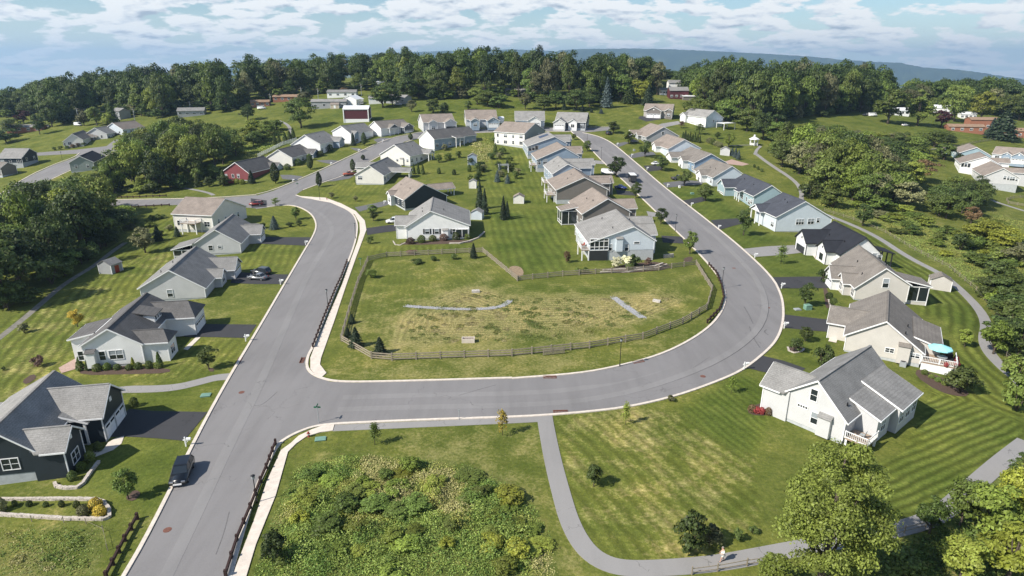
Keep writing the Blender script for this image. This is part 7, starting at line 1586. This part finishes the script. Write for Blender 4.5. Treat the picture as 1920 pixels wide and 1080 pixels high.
# ---------------------------------------------------------------- vehicles
def car(u,v,heading,paint,label,typ='suv',cat='car',nm='parked_car'):
    """heading = picture point the nose points to"""
    p=P(u,v); q=P(*heading); a=math.atan2(q.y-p.y,q.x-p.x); p.z+=.04; o=empty(nm,p,a); tag(o,label,cat,"parked vehicles")
    L_,Wd,bl,ht={'suv':(4.7,1.88,1.08,1.72),'sedan':(4.7,1.82,.92,1.45),'pickup':(5.6,1.95,1.12,1.85),'van':(5.4,1.98,1.2,2.2)}[typ]
    h=L_/2; lo=.28
    prof={'suv':[(-h,.5),(-h+.05,bl),(h*.42,bl),(h-.55,bl-.12),(h-.08,bl-.3),(h,.5),(h-.1,lo),(-h+.1,lo)],'sedan':[(-h,.5),(-h+.08,bl-.02),(-h+.9,bl),(h*.38,bl),(h-.4,bl-.16),(h,.55),(h-.1,lo),(-h+.1,lo)],
      'pickup':[(-h,.5),(-h,bl),(h*.4,bl),(h-.3,bl-.05),(h,.7),(h-.05,lo+.1),(-h+.1,lo+.1)],'van':[(-h,.5),(-h,bl),(h*.6,bl),(h-.2,bl-.2),(h,.6),(h-.1,lo),(-h+.1,lo)]}[typ]
    gh={'suv':(-h+.12,-h+.55,h*.1,h*.46),'sedan':(-h*.66,-h*.38,h*.05,h*.42),'pickup':(-h*.16,-h*.08,h*.16,h*.42),'van':(-h+.02,-h+.08,h*.5,h*.74)}[typ]
    bm=bmesh.new(); w2=Wd/2; vs0=[bm.verts.new((x,-w2,z)) for x,z in prof]; vs1=[bm.verts.new((x,w2,z)) for x,z in prof]; n=len(prof)
    bm.faces.new(vs0[::-1]); bm.faces.new(vs1)
    for i in range(n): bm.faces.new((vs0[i],vs0[(i+1)%n],vs1[(i+1)%n],vs1[i]))
    bmesh.ops.recalc_face_normals(bm,faces=bm.faces); bmesh.ops.bevel(bm,geom=bm.edges[:],offset=.09,segments=2,affect='EDGES'); me=bpy.data.meshes.new("body"); bm.to_mesh(me); bm.free(); me.polygons.foreach_set("use_smooth",[True]*len(me.polygons)); link("body",me,M[paint],o)
    x0,x1,x2,x3=gh; wb,wt=w2-.06,w2-.24; g=MB(); b=bl-.06; r=ht
    vs=[(x0,-wb,b),(x3,-wb,b),(x3,wb,b),(x0,wb,b),(x1,-wt,r-.05),(x2,-wt,r-.05),(x2,wt,r-.05),(x1,wt,r-.05)]
    g.add(vs,[(0,1,5,4),(1,2,6,5),(2,3,7,6),(3,0,4,7),(4,5,6,7)]); g.build("windows",M[paint] if typ=='van' else M['glass'],o)
    rf=MB(); rf.prism([(x1-.06,r-.07),(x2+.1,r-.07),(x2-.1,r),(x1+.08,r)],1,-wt-.03,wt+.03); rf.build("roof_panel",M[paint],o)
    pl=MB()
    for sy in (-1,1):
        for (xa,xb,t_) in ((x0,x1,0),(x3,x2,0),((x0+x3)/2-.05,(x1+x2)/2,0)): pl.bar((xa,sy*(wb+.01),b),(xb,sy*(wt+.01),r-.05),.08)
    pl.build("pillars",M[paint],o)
    if typ=='van': 
        ws=MB(); ws.add([(x3+.02,-wb+.1,b+.1),(x3+.02,wb-.1,b+.1),(x2+.06,wt-.05,r-.15),(x2+.06,-wt+.05,r-.15)],[(0,1,2,3)]); ws.build("windscreen",M['glass'],o)
        for sy in (-1,1): sw_=MB(); sw_.add([(x3-.9,sy*(wb+.0),b+.15),(x3-.15,sy*(wb+.0),b+.15),(x2-.1,sy*(wt+.05),r-.3),(x2-.9,sy*(wt+.05),r-.3)],[(0,1,2,3)]); sw_.build("side_window",M['glass'],o)
    if typ=='pickup':
        bd=MB(); bd.box(-h+.12,-h*.2,-w2+.14,w2-.14,bl-.02,bl+.012); bd.build("load_bed",M['black'],o)
    k=('wheel',)
    if k not in WMESH:
        ty=MB(); ty.tube([(0,-.12,0),(0,-.1,0),(0,.1,0),(0,.12,0)],[.29,.35,.35,.29],16); ri=MB(); ri.tube([(0,-.13,0),(0,.13,0)],[.2,.2],12); WMESH[k]=(ty.mesh("wheel",True),ri.mesh("rim"))
    for sx in (-.31,.30):
        for sy in (-1,1): w_=link("wheel",WMESH[k][0],M['rubber'],o,(sx*L_,sy*(w2-.10),.35)); link("rim",WMESH[k][1],M['rim'],w_)
    for sy in (-1,1):
        hl=MB(); hl.box(h-.16,h-.02,sy*(w2-.32)-.2,sy*(w2-.32)+.2,.66,.82); hl.build("headlight",M['rim'],o); tl=MB(); tl.box(-h-.01,-h+.1,sy*(w2-.22)-.12,sy*(w2-.22)+.12,.72,.95); tl.build("tail_light",M['redp'],o)
    bp=MB(); bp.box(h-.10,h+.03,-.45,.45,.38,.55); bp.build("number_plate_panel",M['trim'] if paint=='cblack' else M['black'],o); return o
M['cblack']=carpaint('black_car_paint',(.008,.009,.011)); M['cwhite']=carpaint('white_car_paint',(.78,.78,.78)); M['csilver']=carpaint('silver_car_paint',(.25,.26,.27),.4); M['cdark']=carpaint('dark_grey_car_paint',(.03,.033,.038)); M['cred']=carpaint('dark_red_car_paint',(.20,.025,.02)); M['cblue']=carpaint('blue_car_paint',(.01,.03,.17)); M['corange']=carpaint('rust_red_car_paint',(.30,.07,.035))
car(343,893,(330,925),'cblack',"black car parked at the left kerb facing the viewer",'suv'); car(738,418,(700,421),'cwhite',"white car on the drive of the white shuttered house",'suv'); car(490,514,(455,511),'cdark',"dark grey car, upper of the two parked on the left drive",'suv'); car(484,524,(450,522),'csilver',"silver grey car, lower of the two parked on the left drive",'sedan')
car(656,329,(640,331),'corange',"rust red pickup on the drive of the cream corner house",'pickup','pickup'); car(481,385,(465,386),'cred',"dark red car at the junction drive behind the cream tan roofed house",'suv'); car(1140,327,(1152,329),'cwhite',"white van beside the broad dark street tree",'van','van'); car(1164,354,(1178,356),'cblue',"blue car on the drive of the brown grey walk-out house",'sedan')
car(1231,309,(1245,308),'cwhite',"white car on a drive of the right hand row",'sedan'); car(1271,337,(1290,336),'cdark',"dark pickup on a drive of the right hand row",'pickup','pickup'); car(1189,267,(1205,264),'csilver',"silver car on the uppermost drive of the loop street",'sedan'); car(915,238,(917,245),'cdark',"dark car on the drive of the tan roofed house with blue gables",'suv'); car(927,237,(929,244),'cblue',"blue car on the drive of the tan roofed house with blue gables",'suv')
car(1142,252,(1150,249),'cdark',"dark car under the tree at the upper corner of the loop street",'suv'); car(222,252,(215,257),'cdark',"dark car on the drive at the end of the far left street",'sedan'); car(147,236,(160,236),'cwhite',"white van below the utility pole at far left",'van','van'); car(90,238,(98,238),'cdark',"dark car beside the low brick ranch at far left",'sedan'); car(1636,218,(1650,219),'cwhite',"white vehicle in the yard at the right hand wood edge",'van','van'); car(1622,217,(1612,218),'cdark',"dark vehicle beside the white one in the right hand yard",'suv'); car(1697,236,(1706,236),'cwhite',"white car in the shade of the left lawn tree at right",'sedan'); car(747,197,(760,197),'cwhite',"white car by the twin dark trees",'sedan'); car(491,205,(500,204),'cwhite',"white vehicle by the small brick house on the hill road",'van','van')
# enclosed trailer
def trailer():
    p=P(1185,340); q=P(1178,328); a=math.atan2(q.y-p.y,q.x-p.x); p.z+=.04; o=empty("cargo_trailer",p,a); tag(o,"black enclosed cargo trailer with white roof parked at the loop street kerb","trailer","parked vehicles")
    m=MB(); m.box(-3.,3.,-1.15,1.15,.45,2.75); m.build("body",M['cblack'],o); r=MB(); r.box(-3.05,3.05,-1.2,1.2,2.75,2.86); r.box(-.3,.3,-.3,.3,2.86,2.98); r.build("roof_panel",M['metalroof'],o)
    for sx in (-.6,.4):
        for sy in (-1,1): w_=link("wheel",WMESH[('wheel',)][0],M['rubber'],o,(sx,sy*1.12,.35)); link("rim",WMESH[('wheel',)][1],M['rim'],w_)
    h=MB(); h.bar((3.,-.6,.5),(4.2,0,.5),.1); h.bar((3.,.6,.5),(4.2,0,.5),.1); h.build("drawbar",M['black'],o); d=MB(); d.box(-3.05,-3.,-1.,1.,.55,2.6); d.build("rear_door",M['cdark'],o)
trailer()
# ---------------------------------------------------------------- walker
def person():
    p=P(1354,1053); o=empty("person",p,math.radians(180)); tag(o,"person in white shirt and pale shorts walking along the footpath, hands together in front","person")
    # faces local +x ; metres
    J={'pel':(0,0,.95),'sp':(.01,0,1.15),'ch':(.03,0,1.36),'nk':(.05,0,1.5),'hd':(.10,0,1.62),'ht':(.10,0,1.74),'hl':(0,.10,.90),'kl':(.16,.10,.50),'al':(.20,.10,.09),'tl':(.36,.10,.05),'hr':(0,-.10,.90),'kr':(-.02,-.10,.49),'ar':(-.22,-.10,.13),'tr':(-.08,-.10,.05),
       'shl':(.03,.19,1.42),'el':(.02,.26,1.14),'wl':(.24,.15,1.06),'fl':(.34,.10,1.06),'shr':(.03,-.19,1.42),'er':(.02,-.26,1.14),'wr':(.24,-.15,1.04),'fr':(.34,-.10,1.04)}
    Rd={'pel':.155,'sp':.15,'ch':.16,'nk':.065,'hd':.105,'ht':.085,'hl':.10,'kl':.065,'al':.045,'tl':.035,'hr':.10,'kr':.065,'ar':.045,'tr':.035,'shl':.075,'el':.05,'wl':.036,'fl':.03,'shr':.075,'er':.05,'wr':.036,'fr':.03}
    E=[('pel','sp'),('sp','ch'),('ch','nk'),('nk','hd'),('hd','ht'),('pel','hl'),('hl','kl'),('kl','al'),('al','tl'),('pel','hr'),('hr','kr'),('kr','ar'),('ar','tr'),('ch','shl'),('shl','el'),('el','wl'),('wl','fl'),('ch','shr'),('shr','er'),('er','wr'),('wr','fr')]
    def skin(names,edges,rad,mat,nm,grow=1.):
        me=bpy.data.meshes.new(nm); ix={k:i for i,k in enumerate(names)}; me.from_pydata([J[k] for k in names],[(ix[a],ix[b]) for a,b in edges],[]); ob=link(nm,me,M[mat],o); md=ob.modifiers.new("skin",'SKIN'); md.use_smooth_shade=True
        for i,k in enumerate(names): me.skin_vertices[0].data[i].radius=(rad[k]*grow,rad[k]*grow)
        me.skin_vertices[0].data[0].use_root=True; ob.modifiers.new("sub",'SUBSURF').levels=1; ob.modifiers["sub"].render_levels=2; me.materials.clear() if False else None; return ob
    skin(list(J),E,Rd,'skin','body')
    tn=['pel','sp','ch','shl','el','shr','er']; r2=dict(Rd); r2.update(pel=.18,el=.07,er=.07); skin(tn,[('pel','sp'),('sp','ch'),('ch','shl'),('shl','el'),('ch','shr'),('shr','er')],r2,'cloth','shirt',1.12)
    J['kl2']=(.12,.10,.60); J['kr2']=(-.015,-.10,.60); r3=dict(Rd); r3.update(kl2=.10,kr2=.10,pel=.165); skin(['pel','hl','kl2','hr','kr2'],[('pel','hl'),('hl','kl2'),('pel','hr'),('hr','kr2')],r3,'shorts','shorts',1.12)
    hb=MB(); hb.ell((.085,0,1.70),(.112,.098,.085),10,6); hb.build("hair",M['hair'],o,True); f=MB(); f.ell((.215,0,1.63),(.022,.016,.02),6,4); f.build("nose",M['skin'],o,True)
    for sy in (-1,1):
        for k,(x,y) in enumerate(((.31,.10),(.33,.09),(.34,.08),(.335,.07))): fg=MB(); fg.tube([(x,sy*y,1.06-k*.016),(x+.05,sy*(y-.02),1.05-k*.016),(x+.07,sy*(y-.045),1.03-k*.016)],[.009,.009,.007],5); fg.build("finger",M['skin'],o,True)
        th=MB(); th.tube([(.28,sy*.12,1.075),(.31,sy*.075,1.09),(.34,sy*.05,1.085)],[.011,.010,.008],5); th.build("thumb",M['skin'],o,True)
    for a,t_ in (('al','tl'),('ar','tr')): s=MB(); s.tube([Vector(J[a])-Vector((.07,0,.05)),Vector(J[a])-Vector((0,0,.04)),Vector(J[t_])+Vector((.04,0,-.01))],[.055,.062,.04],8); s.build("shoe",M['shoe'],o,True)
person()
# ---------------------------------------------------------------- light, sky, air
SUN_EL=math.radians(41); SUN_AZ=math.radians(-118)       # from the left, measured clockwise from +Y
sd=bpy.data.lights.new("sun",'SUN'); sd.energy=5.0; sd.angle=math.radians(.5); sd.color=(1.,.94,.84)
so=bpy.data.objects.new("sun",sd); COL.objects.link(so)
dirs=Vector((math.sin(SUN_AZ)*math.cos(SUN_EL),math.cos(SUN_AZ)*math.cos(SUN_EL),math.sin(SUN_EL)))
so.rotation_euler=(-dirs).to_track_quat('-Z','Y').to_euler(); so.location=(-60,0,120)
w=bpy.data.worlds.new("World"); sc.world=w; w.use_nodes=True; t=NT.__new__(NT); t.t=w.node_tree; t.m=w; t.t.nodes.clear()
t.out=t.n('ShaderNodeOutputWorld'); bg=t.n('ShaderNodeBackground'); bg.inputs['Strength'].default_value=.068
tc=t.n('ShaderNodeTexCoord').outputs['Generated']; sx=t.n('ShaderNodeSeparateXYZ'); t.l(tc,sx.inputs[0])
zc=t.math('MAXIMUM',sx.outputs[2],.012); cv=t.n('ShaderNodeCombineXYZ'); t.l(sx.outputs[0],cv.inputs[0]); t.l(sx.outputs[1],cv.inputs[1]); t.l(zc,cv.inputs[2])
sky=t.n('ShaderNodeTexSky',sky_type='NISHITA'); sky.sun_disc=False; sky.sun_elevation=SUN_EL; sky.sun_rotation=SUN_AZ; sky.altitude=150; sky.air_density=1.; sky.dust_density=.6; sky.ozone_density=2.
t.l(cv.outputs[0],sky.inputs[0])
# cumulus field: direction projected on to a flat cloud deck
zz=t.math('ADD',t.math('MAXIMUM',sx.outputs[2],-.02),.24)
px_=t.math('DIVIDE',sx.outputs[0],zz); py_=t.math('DIVIDE',sx.outputs[1],zz)
def deckv(shift):
    c=t.n('ShaderNodeCombineXYZ'); t.l(px_,c.inputs[0]); t.l(t.math('ADD',py_,shift),c.inputs[1]); return c.outputs[0]
def cloudn(v): return t.noise(4.3,9.,.55,v,.05)
n1=cloudn(deckv(3.)); n2=cloudn(deckv(2.945)); big=t.noise(.9,3.,.5,deckv(9.))
d1=t.math('ADD',t.math('MULTIPLY',n1,.66),t.math('MULTIPLY',big,.34))
hi=t.math('MULTIPLY_ADD',sx.outputs[2],.55,0.)          # more cover higher up
d1=t.math('ADD',d1,hi)
mask=t.ramp(d1,[(.488,(0,0,0)),(.522,(1,1,1))])
lit=t.math('MULTIPLY_ADD',t.math('SUBTRACT',n1,n2),4.2,.62)
dens=t.math('MULTIPLY',t.math('SUBTRACT',d1,.56),-2.2)
lit=t.math('ADD',lit,t.math('MINIMUM',dens,.1),clamp=True)
cc=t.ramp(lit,[(.10,(4.6,5.3,6.3)),(.40,(8.6,9.1,9.7)),(.70,(11.5,11.5,11.4))])
fade=t.ramp(sx.outputs[2],[(.12,(1,1,1)),(.36,(.12,.12,.12))])
skyc=t.mix(1.,sky.outputs[0],(1.15,1.30,1.38),'MULTIPLY')
hzn=t.ramp(sx.outputs[2],[(.0,(.8,.8,.8)),(.03,(.45,.45,.45)),(.07,(.05,.05,.05)),(.11,(0,0,0))])
skyc=t.mix(hzn,skyc,(8.6,10.2,10.8))
mixs=t.mix(t.math('MULTIPLY',t.math('MULTIPLY',mask,.92),fade),skyc,cc)
t.l(mixs,bg.inputs[0]); t.l(bg.outputs[0],t.out.inputs['Surface'])
# distant ridges
def ridge(name,label,crest,dist,zb,thick):
    pts=[]
    for u,v in crest:
        d=ray(u,v); s=dist/math.hypot(d[0],d[1]); pts.append((d[0]*s,d[1]*s,d[2]*s))
    P2=[]
    for a,b in zip(pts[:-1],pts[1:]):
        for i in range(12):
            f=i/12; P2.append(tuple(a[k]+(b[k]-a[k])*f for k in range(3)))
    P2.append(pts[-1]); V=[];Fq=[]; K=9; n=len(P2)
    for i,p in enumerate(P2):
        h=math.hypot(p[0],p[1]); 
        for k in range(-K,K+1):
            f=k/K; s=1+f*thick/h; zt=p[2]+random.uniform(-3,3)*(k==0)
            drop=abs(f)**1.3; z=zt+(zb-abs(p[0])*.06-zt)*drop+ (0 if k==0 else random.uniform(-9,9))
            V.append((p[0]*s,p[1]*s,z))
    m=2*K+1
    for i in range(n-1):
        for k in range(m-1): Fq.append((i*m+k,i*m+k+1,(i+1)*m+k+1,(i+1)*m+k))
    me=quadmesh(name,V,Fq); me.polygons.foreach_set("use_smooth",np.ones(len(Fq),bool))
    o=link(name,me,M['hill']); tag(o,kind="structure")
tt=NT('wooded_ridge'); g=tt.pos(); f=tt.noise(.006,6.,.7,g); tt.bsdf(tt.ramp(f,[(.35,(.025,.04,.018)),(.6,(.05,.07,.03)),(.72,(.12,.13,.06))]),.9,spec=.1); M['hill']=tt.m
ridge("mountain_ridge","",[(1000,112),(1050,94),(1100,91.5),(1180,91),(1260,92.5),(1340,96),(1440,101),(1520,106),(1580,112),(1640,116),(1690,118),(1730,126),(1800,131),(1850,138),(1920,149),(2000,162),(2150,200)],9000,-330,1700)
ridge("mountain_ridge","",[(-200,215),(-60,186),(0,172),(40,166),(80,160),(200,152),(300,140),(420,126),(500,117),(540,112),(600,108),(680,103),(790,97),(870,94),(960,92.5),(1040,96),(1090,110)],10500,-330,1500)
bx=MB(); bx.box(-13000,13000,-400,13500,-1400,270); hz=bx.mesh("haze")
th=NT('air_haze'); pv=th.n('ShaderNodeVolumePrincipled'); pv.inputs['Color'].default_value=(.44,.68,.97,1); pv.inputs['Density'].default_value=1.0e-4; pv.inputs['Anisotropy'].default_value=.2
th.l(pv.outputs[0],th.out.inputs['Volume'])
HZ=link("haze",hz,th.m); tag(HZ,kind="stuff"); HZ['label']="pale blue air haze over the far valley"; HZ['category']="haze"
sc.render.engine='CYCLES'; sc.cycles.max_bounces=5; sc.cycles.diffuse_bounces=2; sc.cycles.glossy_bounces=2; sc.cycles.transmission_bounces=3; sc.cycles.volume_bounces=0; sc.cycles.transparent_max_bounces=6
sc.cycles.use_denoising=True
sc.view_settings.view_transform='Standard'; sc.view_settings.look='None'; sc.view_settings.exposure=.5; sc.view_settings.gamma=1.
